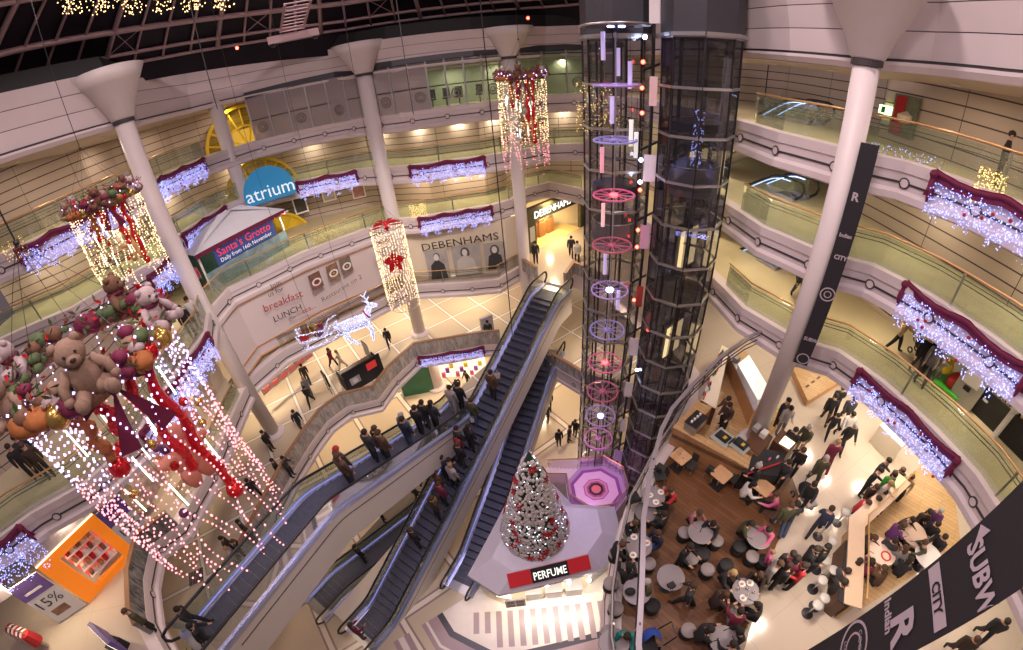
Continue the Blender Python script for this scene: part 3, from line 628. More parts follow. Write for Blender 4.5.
# lit lift doors on the landings behind the dark shaft
warmpane = glow('warm_lit_pane', (1, .72, .32), 2.2, True)
for k, (zz, lab) in enumerate(((zC + .5, 'pair of warmly lit lift doors seen through the dark shaft at the low gallery'), (fD, 'pair of lit lift doors seen through the dark shaft at food court level'), (zB + .5, 'lit lift doors high behind the dark shaft at the second gallery'))):
    r = empty('lift_door', (8.05, 15.75, zz), lab, 'lift door')
    d = Vector((-.56, .83, 0)).normalized(); d2 = Vector((d.y, -d.x, 0))
    part(MB().slabbox(Vector((8.05, 15.75, zz)) - d2 * .95, d2 * 1.9, d * .1, (0, 0, 2.4)), 'door_frame', gunm, r)
    for s in (-1, 1): part(MB().slabbox(Vector((8.05, 15.75, zz + .25)) - d * .03 + d2 * (.08 if s > 0 else -.7), d2 * .62, -d * .03, (0, 0, 1.8)), 'door_leaf', warmpane, r)
# mast
mx, my = 6.05, 15.3
root = empty('lift_mast', (mx, my, zG), 'white panelled mast with red lamps standing between the two lift shafts', 'mast')
part(MB().box((mx - .3, my - .15, -9), (.05, .05, 15.2)).box((mx + .35, my + .1, -9), (.05, .05, 15.2)), 'mast_leg', dsteel, root)
purp = [mat('panel_white', (.72, .66, .66), .4), mat('panel_lilac', (.5, .42, .6), .4), mat('panel_red', (.3, .04, .03), .5)]
for k in range(19):
    z = 3.2 - k * 1.42; a = random.uniform(-.3, .3)
    part(MB().box((mx + (-.28 if k % 2 else .2), my - .2, z), (.14 + .05 * (k % 3), .03, .52), -.45), 'cladding_panel', purp[(0, 0, 1, 0, 2)[k % 5]], root)
    if k % 2 == 0: part(MB().bar((mx - .7, my - .2, z - .7), (mx + .8, my + .2, z - .2), .06, .08), 'brace', dsteel, root)
redl = glow('red_signal_lamp', (1, .05, .03), 14)
for px, py in ((643, 62), (642, 88), (642, 113), (640, 190), (638, 230), (637, 247), (634, 300), (648, 330)):
    p = at(px, py, 15.6); r = MB().ball((0, 0, 0), .075, 10).build('signal_lamp', redl, loc=(0, 0, 0)); r.location = p
    tag(r, None, 'signal lamp', 'red lamps on the lift mast'); r['label'] = 'small glowing red lamp on the mast between the lift shafts'
blul = glow('blue_white_lamp', (.55, .65, 1), 16)
for px, py in ((645, 37), (641, 160), (640, 182), (637, 370)):
    p = at(px, py, 15.6); r = MB().ball((0, 0, 0), .08, 10).build('spot_lamp', blul); r.location = p
    tag(r, 'small blue white lamp shining on the mast between the lift shafts', 'spot lamp', 'blue lamps on the lift mast')
# ------------------------------------------------------------------ wheels on a hanging rod
wx, wy = at(612, 245, 14.8).x, at(612, 245, 14.8).y
rod = MB().cyl((wx, wy, .9), (wx, wy, -18.2), .03, n=8).build('hanging_rod', steel, loc=(wx, wy, -18.2)); tag(rod, 'thin steel rod on which the column of coloured wheels hangs', 'rod')
wcol = dict(pink=(.62, .12, .27), lilac=(.36, .25, .6), red=(.8, .06, .12), blue=(.27, .25, .62), rose=(.45, .1, .17), mag=(.68, .2, .58))
WH = [(85, 'lilac', None, 'flat lilac wheel seen edge on, topmost of the hanging wheels'), (140, 'blue', None, 'violet spoked wheel, second from the top of the hanging column'), (195, 'pink', 'red', 'bright pink spoked wheel with a glowing red hub'), (245, 'rose', None, 'dusky pink spoked wheel below the bright pink one'), (290, 'lilac', 'white', 'lilac spoked wheel with a white glowing hub in front of the lift car floor'), (330, 'blue', None, 'violet blue spoked wheel in the middle of the hanging column'), (363, 'pink', 'red', 'pink wheel with a large red glowing hub in the lower half of the column'), (392, 'rose', None, 'dull pink wheel with a dark hub near the bottom'), (417, 'lilac', 'white', 'lilac wheel with a brilliant white hub, second from the bottom'), (440, 'mag', None, 'magenta wheel with four spokes, lowest of the hanging column')]
for i, (py, c, hub, lab) in enumerate(WH):
    z = at(612, py, 14.8).z; m = mat('wheel_' + c, wcol[c], .35, emit=wcol[c], es=.1, noise=0)
    root = empty('spoked_wheel', (wx, wy, z), lab, 'wheel', 'wheels hanging beside the lifts'); rr = .74
    part(MB().ring((wx, wy, z), rr, .038, n=32, k=8), 'rim', m, root, True)
    for k in range(4 if i == 9 else 10):
        t = 2 * PI * k / (4 if i == 9 else 10) + .2; part(MB().cyl((wx + .1 * math.cos(t), wy + .1 * math.sin(t), z), (wx + rr * math.cos(t), wy + rr * math.sin(t), z), .02, n=5), 'spoke', m, root)
    hm = glow('hub_red', (1, .04, .05), 7) if hub == 'red' else glow('hub_white', (.75, .82, 1), 9) if hub else m
    part(MB().lathe([(0, -.07), (.13, -.06), (.16, 0), (.13, .06), (0, .07)], (wx, wy, z), 14), 'hub', hm, root, True)
p = at(621, 25, 14.8)
root = empty('canopy_disc', (wx, wy, p.z), 'flat glass disc with blue lights at the top of the wheel rod', 'disc')
part(MB().lathe([(0, -.03), (1.05, -.03), (1.1, 0), (1.05, .03), (0, .03)], (wx, wy, p.z), 32), 'disc', gunm, root); part(MB().ring((wx, wy, p.z), 1.1, .035, n=32), 'rim', steel, root, True)
for s in (-1, 1): part(MB().ball((wx + s * .18, wy - .1, p.z - .05), .09, 8, (1.4, 1, .4)), 'lamp', glow('disc_lamp', (.5, .5, 1), 12), root)
tubes = [(603, 46, 'lilac', -.55), (618, 62, 'lilac', .12), (630, 75, 'lilac', .6), (602, 160, 'pink', -.5), (603, 215, 'pinkw', -.45), (605, 264, 'lilac', -.2), (618, 300, 'lilac', .1), (631, 133, 'white', .5), (636, 145, 'white', .62), (612, 110, 'lilac', .0)]
for i, (px, py, c, dx) in enumerate(tubes):
    p = at(px, py, 14.75 + .15 * (i % 3)); cc = dict(lilac=(.5, .4, .72), pink=(.7, .3, .38), pinkw=(.8, .5, .5), white=(.78, .74, .72))[c]
    root = empty('hanging_tube', tuple(p), None, 'tube', 'slim tubes hanging among the wheels'); root['label'] = 'slim pastel tube hanging among the spoked wheels'
    part(MB().cyl((p.x, p.y, p.z - .45), (p.x, p.y, p.z + .45), .075, n=10), 'tube_body', mat('tube_' + c, cc, .3, emit=cc, es=.5, noise=0), root); part(MB().cyl((p.x, p.y, p.z + .45), (p.x, p.y, p.z + 1.6), .008, n=4), 'wire', dsteel, root)

# ------------------------------------------------------------------ octagonal terrace under the wheels
tc = (4.12, 13.55); zt = -21.95
root = empty('octagonal_terrace', (tc[0], tc[1], zG), 'raised octagonal terrace with pink and purple rings round a red square', 'terrace')
RG = [(1.88, (.42, .3, .42)), (1.6, (.26, .08, .26)), (1.38, (.72, .5, .6)), (.8, (.45, .12, .22)), (.72, (.6, .3, .42)), (.6, (.4, .1, .16)), (.47, (.04, .02, .03)), (.3, (.75, .2, .16))]
part(MB().plate(octagon(tc, 1.92), zG, zt), 'plinth', plaster, root)
for i, (r, c) in enumerate(RG): part(MB().plate(octagon(tc, r), zt - .02, zt + .006 + i * .004), 'floor_ring', mat('terrace_ring_%d' % i, c, .3), root)
oc = octagon(tc, 1.86)
gl2 = glass('terrace_glass', (.85, .72, .86), .08, .05, (.5, .3, .5), .2)
for i in range(8):
    if i == 2: continue
    p, q = oc[i], oc[(i + 1) % 8]
    part(MB().poly([(p[0], p[1], zt), (q[0], q[1], zt), (q[0], q[1], zt + 1), (p[0], p[1], zt + 1)]), 'glass_panel', gl2, root)
    part(MB().cyl((p[0], p[1], zt + 1.02), (q[0], q[1], zt + 1.02), .04, n=6), 'handrail', brass, root); part(MB().cyl((p[0], p[1], zt), (p[0], p[1], zt + 1), .03, n=6), 'post', steel, root)
m0 = (Vector((*oc[2], 0)) + Vector((*oc[3], 0))) / 2; dr = (m0 - Vector((*tc, 0))).normalized(); pr = Vector((-dr.y, dr.x, 0))
st = empty('terrace_stair', (m0.x, m0.y, zG), 'short lilac lit stair climbing to the octagonal terrace', 'stair')
for k in range(8): part(MB().slabbox(m0 + dr * .32 * k - pr * .68 + Vector((0, 0, zG)), dr * .33, pr * 1.36, (0, 0, (zt - zG) * (1 - (k + 1) / 9))), 'step', plaster, st)
for s in (-1, 1):
    a, b = m0 + pr * s * .7, m0 + pr * s * .7 + dr * 2.6
    part(MB().poly([(a.x, a.y, zt - .1), (b.x, b.y, zG), (b.x, b.y, zG + 1), (a.x, a.y, zt + 1)]), 'side_glass', gl2, st); part(MB().cyl((a.x, a.y, zt + 1), (b.x, b.y, zG + 1), .04, n=6), 'handrail', brass, st)

# ------------------------------------------------------------------ perfume kiosk with the tree on its roof
zk = -20.75
KR = [(-3.4, 8.5), (-1.9, 7.35), (3.35, 8.1), (4.7, 9.6), (4.7, 11.6), (2.4, 12.1), (.5, 15.2), (-.75, 13.6)]
cen = Vector((1.0, 10.4, 0)); KI = [tuple((Vector((*p, 0)) - cen) * .70 + cen)[:2] for p in KR]
kroof = mat('kiosk_roof_white', (.62, .58, .62), .55, noise=.05)
root = empty('perfume_kiosk', (1.2, 9.5, zG), 'white angular sales kiosk with a red and black sign and a tree on top', 'kiosk')
mb = MB(); n = len(KR)
for i in range(n):
    j = (i + 1) % n; mb.poly([(*KR[i], zk - .1), (*KR[j], zk - .1), (*KI[j], zk + .55), (*KI[i], zk + .55)]); mb.poly([(*KR[i], zk - .35), (*KR[j], zk - .35), (*KR[j], zk - .1), (*KR[i], zk - .1)])
mb.poly([(*p, zk + .55) for p in KI]); mb.poly([(*p, zk - .35) for p in KR[::-1]]); part(mb, 'roof', kroof, root)
KB = [tuple((Vector((*p, 0)) - cen) * .86 + cen)[:2] for p in KR]
bodyp = [(-2.2, 8.5), (-1.4, 8.3), (-1.2, 9.6), (2.9, 9.9), (3.0, 8.6), (4.2, 9.4), (4.2, 10.8), (2, 11.2), (.7, 13.4), (-.3, 12.6)]
part(MB().plate(bodyp, zG, zk - .35), 'body', white, root)
lit = glow('display_light', (1, .86, .66), 2.6, True)
part(MB().slabbox((-1.15, 9.55, zG + .5), (4, .3, 0), (0, -.05, 0), (0, 0, 2.2)), 'lit_display', lit, root)
part(MB().slabbox((-2.25, 8.35, zG + .4), (.8, -.2, 0), (0, -.04, 0), (0, 0, 2.2)), 'side_display', lit, root)
for x in (-.2, .9, 2.0):
    c = part(MB().box((x, 8.35, zG + .5), (.42, .28, .5)), 'counter', white, root); part(MB().box((x, 8.35, zG + 1.03), (.46, .32, .03)), 'counter_top', steel, c)
for x in (-.6, .5, 1.6, 2.6): part(MB().cyl((x, 7.75, zk - .38), (x, 7.75, zk - .36), .11, n=12), 'downlight', glow('kiosk_downlight', (1, .92, .8), 14, True), root)
for (a, b) in (((-1.62, 7.16), (-.62, 7.2)), ((3.3, 7.44), (4.1, 8.04))):          # poster frames hanging at the front corners
    p = Vector((*a, zk - .42)); q = Vector((*b, zk - .42)); d = q - p
    fr = part(MB().slabbox(p + Vector((0, -.06, -1.0)), d, (0, .05, 0), (0, 0, 1.0)), 'poster_frame', white, root)
    for k in (0, 1):
        for l in (0, 1): part(MB().slabbox(p + d * (.08 + .46 * k) + Vector((0, -.075, -.92 + .46 * l)), d * .38, (0, .012, 0), (0, 0, .36)), 'picture', mat('sepia_picture', (.3, .24, .18), .4, noise=.6, nscale=9), fr)
# sign lying on the sloping front of the roof
i = 1; a, b, c_, d_ = (Vector((*KR[1], zk - .1)), Vector((*KR[2], zk - .1)), Vector((*KI[2], zk + .55)), Vector((*KI[1], zk + .55)))
ax = (b - a).normalized(); up = ((d_ + c_) / 2 - (a + b) / 2).normalized(); up = (up - ax * up.dot(ax)).normalized(); nn = ax.cross(up)
o = a + ax * .62 + up * .24 + nn * .03; W = 4.1; hgt = .74
sg = part(MB().slabbox(o, ax * W, up * hgt, nn * .06), 'sign_board', mat('sign_red', (.45, .02, .03), .4, emit=(.45, .02, .02), es=.25, noise=0), root)
part(MB().slabbox(o + ax * 1.15 + nn * .06, ax * 1.85, up * hgt, nn * .012), 'sign_panel', blackm, sg)
part(MB().text('PERFUME', o + ax * 2.07 + up * .14 + nn * .085, ax, up, .56, align='CENTER', squash=.74, bold=.01), 'sign_lettering', glow('sign_letter_white', (.9, .85, .75), 1.3), sg)
part(MB().slabbox((-.3, 9.2, zk - .75), (2.6, .2, 0), (0, -.06, 0), (0, 0, .35)), 'inner_sign', blackm, root)
part(MB().text('PERFUME', (1.0, 9.2, zk - .68), (1, .07, 0), (0, 0, 1), .3, align='CENTER', squash=.8), 'inner_lettering', glow('sign_letter_white', (.9, .85, .75), 1.3), root)
# tree
tx, ty, tz = .2, 10.5, zk + .5
root = empty('christmas_tree', (tx, ty, tz), 'bushy white frosted Christmas tree with red flowers on the kiosk roof', 'tree')
TH, TR = at(526, 452, math.hypot(.2, 10.5)).z - (zk + .5), 1.75
part(MB().cyl((tx, ty, tz), (tx, ty, tz + .6), .16, n=8), 'trunk', woodd, root)
part(MB().lathe([(TR * .75, .12), (TR * .97, .3), (TR * .84, TH * .2), (TR * .62, TH * .42), (TR * .38, TH * .66), (TR * .17, TH * .87), (.03, TH)], (tx, ty, tz), 20), 'foliage_core', mat('dark_fir', (.02, .05, .025), .8), root)
def conept(k=None):
    t = 1 - math.sqrt(R()); z = .15 + t * (TH - .3); r = TR * (1 - z / (TH + .1)) ** .85 + .02; a = R() * 2 * PI; return tx + r * math.cos(a), ty + r * math.sin(a), tz + z
mb = MB()
for k in range(2300):
    x, y, z = conept(); mb.ball((x, y, z), random.uniform(.055, .105), 6)
stuff(part(mb, 'frosted_baubles', mat('frost_silver', (.58, .53, .50), .5, 0., noise=.45, nscale=20), root))
mb = MB()
for k in range(420):
    x, y, z = conept(); mb.octa((x, y, z + .02), .035)
stuff(part(mb, 'fairy_lights', glow('tree_light', (.8, .85, 1), 3.5), root))
for k in range(48):
    x, y, z = conept(); mb = MB(); a = math.atan2(y - ty, x - tx); c = Vector((x, y, z)); nrm = Vector((math.cos(a), math.sin(a), .35)).normalized(); e1 = nrm.orthogonal().normalized(); e2 = nrm.cross(e1)
    for j in range(6):
        t = j * PI / 3; d = e1 * math.cos(t) + e2 * math.sin(t); s2 = nrm.cross(d); tip = c + d * .26 + nrm * .11
        mb.poly([c + nrm * .05, c + d * .1 + s2 * .06 + nrm * .1, tip, c + d * .1 - s2 * .06 + nrm * .1])
    part(mb, 'red_flower', red, root)
for k in range(26):
    t = 2 * PI * k / 26; part(MB().ball((tx + TR * .95 * math.cos(t), ty + TR * .95 * math.sin(t), tz + .2), .12, 7, (1.2, 1.2, .8)), 'gold_bow', mat('gold_ribbon', (.45, .3, .1), .35, .6), root)
# ================================================================== lettering helper
def textfit(mb, body, o, e, up, lift=.02, squash=None):
    """fit a line of text between two points of a surface"""
    o, e = Vector(o), Vector(e); ax = e - o; W = ax.length; ax = ax / W; up = Vector(up); up = (up - ax * up.dot(ax)).normalized(); nn = ax.cross(up)
    cu = bpy.data.curves.new('t', 'FONT'); cu.body = body; cu.size = 1; cu.resolution_u = 2; ob = bpy.data.objects.new('t', cu); me = ob.to_mesh()
    xs = [v.co.x for v in me.vertices]; x0, x1 = min(xs), max(xs); k = W / (x1 - x0); ky = k * (squash or 1)
    mb.add([o + ax * (v.co.x - x0) * k + up * v.co.y * ky + nn * lift for v in me.vertices], [tuple(p.vertices) for p in me.polygons])
    ob.to_mesh_clear(); bpy.data.objects.remove(ob); bpy.data.curves.remove(cu); return mb
Zu = Vector((0, 0, 1))
ink = mat('lettering_black', (.03, .025, .03), .5); inkr = mat('lettering_red', (.4, .02, .03), .5); inkw = mat('lettering_white', (.75, .7, .72), .5)
inkg = mat('lettering_grey', (.2, .17, .17), .5)
gold_food = mat('picture_gold', (.5, .3, .08), .5)
photo = [mat('food_photo_%d' % k, c, .4, noise=.75, nscale=5) for k, c in enumerate([(.2, .1, .07), (.26, .15, .09), (.2, .15, .12)])]

# ------------------------------------------------------------------ white hoarding : breakfast, lunch, afternoon tea
HA, HB = (-15.35, 17.35), (-7.45, 26.0)
hd_ = (Vector((*HB, 0)) - Vector((*HA, 0))).normalized(); hn = Vector((hd_.y, -hd_.x, 0))
root = empty('hoarding', (*HA, fD), 'long pale restaurant hoarding with red and black lettering and three food pictures', 'hoarding')
hp = [(-15.5, 17.0), (-15.4, 18.75), (-13.75, 20.45), (-12.25, 22.2), (-9.75, 24), (-7.2, 25.9)]
HA, HB = (-15.4 + .05, 18.75), (-7.2 + .05, 25.95)
hmat = mat('hoarding_white', (.68, .59, .58), .5, noise=.02)
part(MB().sweep(off(hp, .1), [(0, fD + .25), (.1, fD + .25), (.1, zC - .56), (0, zC - .56)]), 'board', hmat, root)
for zz, w_ in ((fD + .28, .07), (fD + .95, .05), (zC - .62, .05)): part(MB().sweep(off(hp, .02), [(0, zz), (.08, zz), (.08, zz + w_), (0, zz + w_)]), 'moulding', brass if w_ > .06 else woodp, root)
def hpt(px, py): return atY(px, py, (-15.35, 18.85), (-7.15, 26.05)) * .993
for body, a, b, m in (('Join', (271, 289), (281, 284), ink), ('us for', (269, 297), (284, 290), ink), ('breakfast', (265, 312), (303, 296), inkr), ('LUNCH', (275, 322), (302, 309), ink), ('afternoon', (289, 321), (306, 312), inkg), ('tea...', (303, 314), (316, 307), inkr), ('Restaurant on 2', (323, 302), (362, 278), inkg), ('debenhams.com', (318, 321), (350, 304), inkg)):
    part(textfit(MB(), body, hpt(*a), hpt(*b), Zu, .03), 'lettering', m, root)
for k, (px, py) in enumerate(((313, 291), (330, 282), (343, 275))):
    o = hpt(px, py); pf = part(MB().slabbox(o, hd_ * .8, Zu * 1.05, hn * .03), 'food_picture', photo[k], root); pc = o + hd_ * .42 + Zu * .45 + hn * .04
    for rr_, mm_, l_ in ((.33, white, 0), (.2, woodd, .008), (.11, (red, gold_food, woodp)[k], .014)): part(MB().poly([pc + hn * l_ + hd_ * rr_ * math.cos(t * PI / 8) + Zu * rr_ * .75 * math.sin(t * PI / 8) for t in range(16)]), 'pictured_plate' if l_ == 0 else 'pictured_food', mm_, pf)

# ------------------------------------------------------------------ cream shopfront with lettering and three black and white portraits
root = empty('shop_facade', (-3, 27, fD), 'cream curved shopfront with large dark lettering over three black and white portrait posters', 'shopfront')
fc = [(-6.9, 26.6), (-6.2, 26.75), (-4.6, 27.0), (-2.9, 27.05), (-1.2, 26.9), (.2, 26.85), (1.0, 27.4)]
part(MB().sweep(fc, [(0, fD), (.2, fD), (.2, zC - .57), (0, zC - .57)]), 'panel', mat('facade_cream', (.78, .68, .52), .5, noise=.02), root)
part(textfit(MB(), 'DEBENHAMS', atY(423, 251, (-7, 26.55), (1, 26.55)), atY(499, 239, (-7, 26.55), (1, 26.55)), Zu, .02, .8), 'lettering', ink, root)
bw = mat('portrait_grey', (.42, .4, .38), .5, noise=.25, nscale=1.5)
for k, (x0, x1, zt_, zb_) in enumerate(((424, 446, 252, 281), (451, 479, 247, 276), (483, 504, 244, 270))):
    a = atY(x0, zt_, (-7, 26.7), (1, 26.7)); b = atY(x1, zt_ - 3, (-7, 26.7), (1, 26.7)); lo = atY(x0 + 4, zb_, (-7, 26.7), (1, 26.7)); h = a.z - lo.z; w = b.x - a.x
    fr = part(MB().slabbox((a.x, 26.72, a.z - h), (w, 0, 0), (0, .06, 0), (0, 0, h)), 'portrait_poster', bw, root)
    cx = a.x + w * (.5, .45, .5)[k]; z = a.z
    def ell(ex, ez, rx, rz, y): return MB().poly([(ex + rx * math.cos(t * PI / 8), y, ez + rz * math.sin(t * PI / 8)) for t in range(16)])
    mb = ell(cx, z - .52, .19, .26, 26.69)                                      # a plain generic figure
    part(mb, 'portrait_face', mat('portrait_light', (.7, .68, .66), .5), fr)
    mb = MB(); mb.poly([(cx - w * .4, 26.7, z - h + .02), (cx + w * .4, 26.7, z - h + .02), (cx + w * .3, 26.7, z - h * .48), (cx + .1, 26.7, z - .74), (cx - .1, 26.7, z - .74), (cx - w * .3, 26.7, z - h * .48)])
    part(mb, 'portrait_clothes', mat('portrait_dark%d' % (k % 2), (.05, .05, .05) if k % 2 == 0 else (.55, .53, .5), .5), fr)
    part(ell(cx + .02, z - .44 if k == 0 else z - .55, .24 if k == 0 else .33, .26 if k == 0 else .42, 26.705), 'portrait_hair', mat('portrait_hair', (.1, .09, .09) if k != 1 else (.5, .48, .45), .5), fr)
# small pictures on the wall of the gallery above
for k, (px, py, c, lab) in enumerate(((291, 198, (.3, .05, .06), None), (328, 192, (.5, .46, .44), 'pale framed picture on the panelled wall, middle of three'), (358, 189, (.42, .2, .2), 'framed picture of a red dressed figure on the panelled wall beside the pale one'), (441, 183, (.45, .22, .2), 'small framed picture on the panelled wall above the portrait posters'), (300, 204, (.04, .035, .03), 'dark poster on the panelled wall beside the yellow arch'))):
    if not lab: continue
    o = at(px, py, 30.2 if px > 400 else 32.0); d = Vector((-o.x, -o.y, 0)).normalized(); s = Vector((d.y, -d.x, 0)) * -1
    r = empty('framed_picture', tuple(o), lab, 'picture', None); part(MB().slabbox(o - s * .5 - Zu * .7, s * 1.0, d * .06, Zu * 1.4), 'frame', white, r); part(MB().slabbox(o - s * .4 - Zu * .58 + d * .06, s * .8, d * .012, Zu * 1.16), 'picture', mat('wall_picture_%d' % k, c, .5, noise=.6, nscale=3), r)
# ------------------------------------------------------------------ gold lit shop entrance
root = empty('shop_entrance', (4.7, 32, fD), 'dark framed shop entrance glowing gold with white lettering above', 'shop entrance')
ea, eb = Vector((2.55, 30.0, 0)), Vector((6.9, 33.95, 0)); ed = (eb - ea).normalized(); en = Vector((ed.y, -ed.x, 0)); W = (eb - ea).length
olive = mat('dark_olive', (.06, .055, .03), .5)
zs = atY(541, 219, ea, eb).z - fD
part(MB().slabbox(ea - ed * .9 + Zu * (fD + zs), ed * (W + 2.4), -en * .3, Zu * 1.2), 'sign_board', olive, root)
part(MB().slabbox(ea - ed * .9 + Zu * fD, ed * 1.0, -en * .3, Zu * zs), 'jamb', olive, root); part(MB().slabbox(eb + Zu * fD, ed * 1.5, -en * .3, Zu * zs), 'jamb', olive, root)
part(MB().slabbox(ea + Zu * fD - en * 2.6, ed * W, -en * .05, Zu * zs), 'lit_interior', glow('gold_interior', (1, .68, .30), 2.0, True), root)
part(MB().slabbox(ea + Zu * fD - en * 2.6, ed * W, en * 2.6, Zu * .012), 'threshold', mat('gold_floor', (.7, .5, .22), .3), root); lampq = ea + ed * W * .5 - en * 1.2 + Zu * (fD + zs - .1)
for k in range(3): s = part(MB().slabbox(ea + ed * (.9 + 1.1 * k) - en * 1.9 + Zu * fD, ed * .8, en * .5, Zu * 1.3), 'display_shelf', woodp, root); part(MB().slabbox(ea + ed * (.95 + 1.1 * k) - en * 1.85 + Zu * (fD + 1.3), ed * .7, en * .4, Zu * .25), 'goods', photo[k], s)
part(MB().text('DEBENHAMS', ea + Zu * (fD + zs + .25) + en * .03 - ed * .1, ed, Zu, .8), 'lettering', glow('entrance_letter', (1, .95, .85), 2.5), root)
part(MB().slabbox(ea - ed * .65 + Zu * (fD + .9) + en * .02, ed * .55, en * .02, Zu * 1.2), 'poster', bw, root)

# ------------------------------------------------------------------ yellow arches against the gallery walls
yel = mat('yellow_paint', (.72, .5, .02), .45); yg = glass('yellow_pane', (.8, .7, .2), .08, .05, (.6, .45, .05), .35)
def arch(c, face, Rr, z, label, panes=True):
    f = Vector((*face, 0)).normalized(); s = Vector((-f.y, f.x, 0)); c = Vector((*c, z)); root = empty('yellow_arch', tuple(c), label, 'arch', None)
    def pt(r, t, d=0): return c + s * (r * math.cos(t)) + Zu * (r * math.sin(t)) + f * d
    N = 20
    def band(r0, r1, d0, d1):
        mb = MB()
        for i in range(N):
            a, b = PI * i / N, PI * (i + 1) / N
            for q in ([pt(r0, a, d1), pt(r1, a, d1), pt(r1, b, d1), pt(r0, b, d1)], [pt(r1, a, d0), pt(r1, b, d0), pt(r1, b, d1), pt(r1, a, d1)], [pt(r0, a, d0), pt(r0, a, d1), pt(r0, b, d1), pt(r0, b, d0)]): mb.poly(q)
        return mb
    part(band(Rr * .93, Rr, 0, .5), 'outer_band', yel, root); part(band(Rr * .5, Rr * .54, .2, .42), 'inner_band', yel, root)
    mb = MB(); mb.poly([pt(Rr * .95, PI * i / N, .25) for i in range(N + 1)]); part(mb, 'glazing', yg if panes else yel, root)
    for k in range(1, 10): a = PI * k / 10; part(MB().bar(pt(Rr * (.5 if k % 2 else 0), a, .34), pt(Rr * .95, a, .34), .1, .12), 'glazing_bar', yel, root)
    part(MB().slabbox(pt(Rr * .45, PI, .15), s * Rr * .9, f * .03, Zu * Rr * .45), 'lit_window', glow('arch_window', (1, .62, .25), .9), root)
    return root
arch((-17.0, 28.3), (.62, -.78), 3.0, zA + .1, 'yellow glazed arch on the top gallery behind the slim white column')
arch((-17.0, 28.3), (.62, -.78), 2.8, zB - .2, 'yellow glazed arch on the second gallery above the blue round sign')
arch((-16.6, 27.6), (.62, -.78), 2.6, zC - .6, 'yellow arch low on the third gallery behind the grotto booth', False)
# blue segment sign
sa = Vector((-15.75, 26.2, 0)); sf = Vector((.5, -.86, 0)).normalized(); ss_ = Vector((-sf.y, sf.x, 0))
ctr = at(270, 192, 28.9); sf = Vector((-ctr.x, -ctr.y, 0)).normalized(); ss_ = Vector((-sf.y, sf.x, 0))
root = empty('round_sign', tuple(ctr), 'blue dome shaped sign with thin white lettering mounted on the gallery edge', 'sign')
mb = MB(); rr = 1.68; N = 28; t0 = -.32
ptsf = [ctr + ss_ * rr * math.cos(t0 + (PI - 2 * t0) * i / N) + Zu * (rr * math.sin(t0 + (PI - 2 * t0) * i / N)) for i in range(N + 1)]
mb.poly([p + sf * .06 for p in ptsf]); mb.poly([p for p in ptsf[::-1]])
for i in range(N + 1): j = (i + 1) % (N + 1); mb.poly([ptsf[i], ptsf[j], ptsf[j] + sf * .06, ptsf[i] + sf * .06])
part(mb, 'sign_disc', mat('sign_blue', (.02, .17, .34), .4, emit=(.02, .2, .42), es=.35, noise=0), root)
part(textfit(MB(), 'atrium', ctr - ss_ * 1.55 - Zu * .3 + sf * .09, ctr + ss_ * 1.6 - Zu * .3 + sf * .09, Zu, .0), 'lettering', mat('sign_pale', (.75, .85, .9), .5, emit=(.6, .75, .85), es=.4, noise=0), root)

# ------------------------------------------------------------------ grotto booth on the low gallery
g0, g1 = at(200, 262, 25.3), at(283, 226, 28.0); gz = zC + .5
gd = Vector((g1.x - g0.x, g1.y - g0.y, 0)); GW = gd.length; gd /= GW; gn = Vector((gd.y, -gd.x, 0)); ga = Vector((g0.x, g0.y, gz)); 
root = empty('grotto_booth', tuple(ga), 'booth with a white scalloped canopy and a blue sign lettered in red', 'booth')
part(MB().slabbox(ga - gn * 2.2, gd * GW, gn * 2.2, Zu * .05), 'platform', woodd, root)
for k in (0, .5, 1): part(MB().slabbox(ga + gd * (GW * k - .05), gd * .1, -gn * .1, Zu * 2.5), 'post', white, root)
part(MB().slabbox(ga - gn * 2.0, gd * GW, gn * .05, Zu * 2.4), 'back_wall', mat('booth_green', (.02, .07, .05), .6, noise=.5), root)
bl = mat('booth_sign_blue', (.03, .055, .2), .5, emit=(.03, .05, .2), es=.3, noise=0)
so = ga + gd * .9 + Zu * 1.15 + gn * .06
sb = part(MB().slabbox(so, gd * (GW - 1.6), gn * .06, Zu * 1.15), 'sign_board', bl, root)
part(textfit(MB(), "Santa's Grotto", so + gd * .2 + Zu * .5 + gn * .08, so + gd * (GW - 1.9) + Zu * .5 + gn * .08, Zu, .0), 'lettering', mat('sign_scarlet', (.7, .04, .05), .5, emit=(.8, .05, .05), es=.5, noise=0), sb)
part(textfit(MB(), 'Daily from 16th November', so + gd * .25 + Zu * .14 + gn * .08, so + gd * (GW - 1.95) + Zu * .14 + gn * .08, Zu, .0), 'lettering', mat('sign_white', (.8, .8, .8), .5, emit=(.8, .8, .8), es=.4, noise=0), sb)
part(MB().slabbox(ga + gn * .05, gd * GW, gn * .04, Zu * 1.1), 'counter_front', mat('snow_scene', (.2, .3, .35), .5, noise=.7, nscale=2.5), root)
cv = mat('canopy_white', (.62, .62, .68), .6); mb = MB(); c0 = ga + Zu * 2.45 - gd * .3 + gn * .35; ap = ga + gd * GW * .55 - gn * 1.0 + Zu * 3.6
c1 = c0 + gd * (GW + .6); c2 = c1 - gn * 2.8; c3 = c0 - gn * 2.8
for a, b in ((c0, c1), (c1, c2), (c2, c3), (c3, c0)): mb.poly([a, b, ap + (b - a) * .12, ap - (b - a) * .12])
part(mb, 'canopy', cv, root); mb = MB()
for k in range(22):
    a = c0 + gd * (GW + .6) * k / 22; b = c0 + gd * (GW + .6) * (k + 1) / 22; mb.poly([a, b, b - Zu * .18, (a + b) / 2 - Zu * .32, a - Zu * .18])
part(mb, 'scalloped_edge', maroon, root)

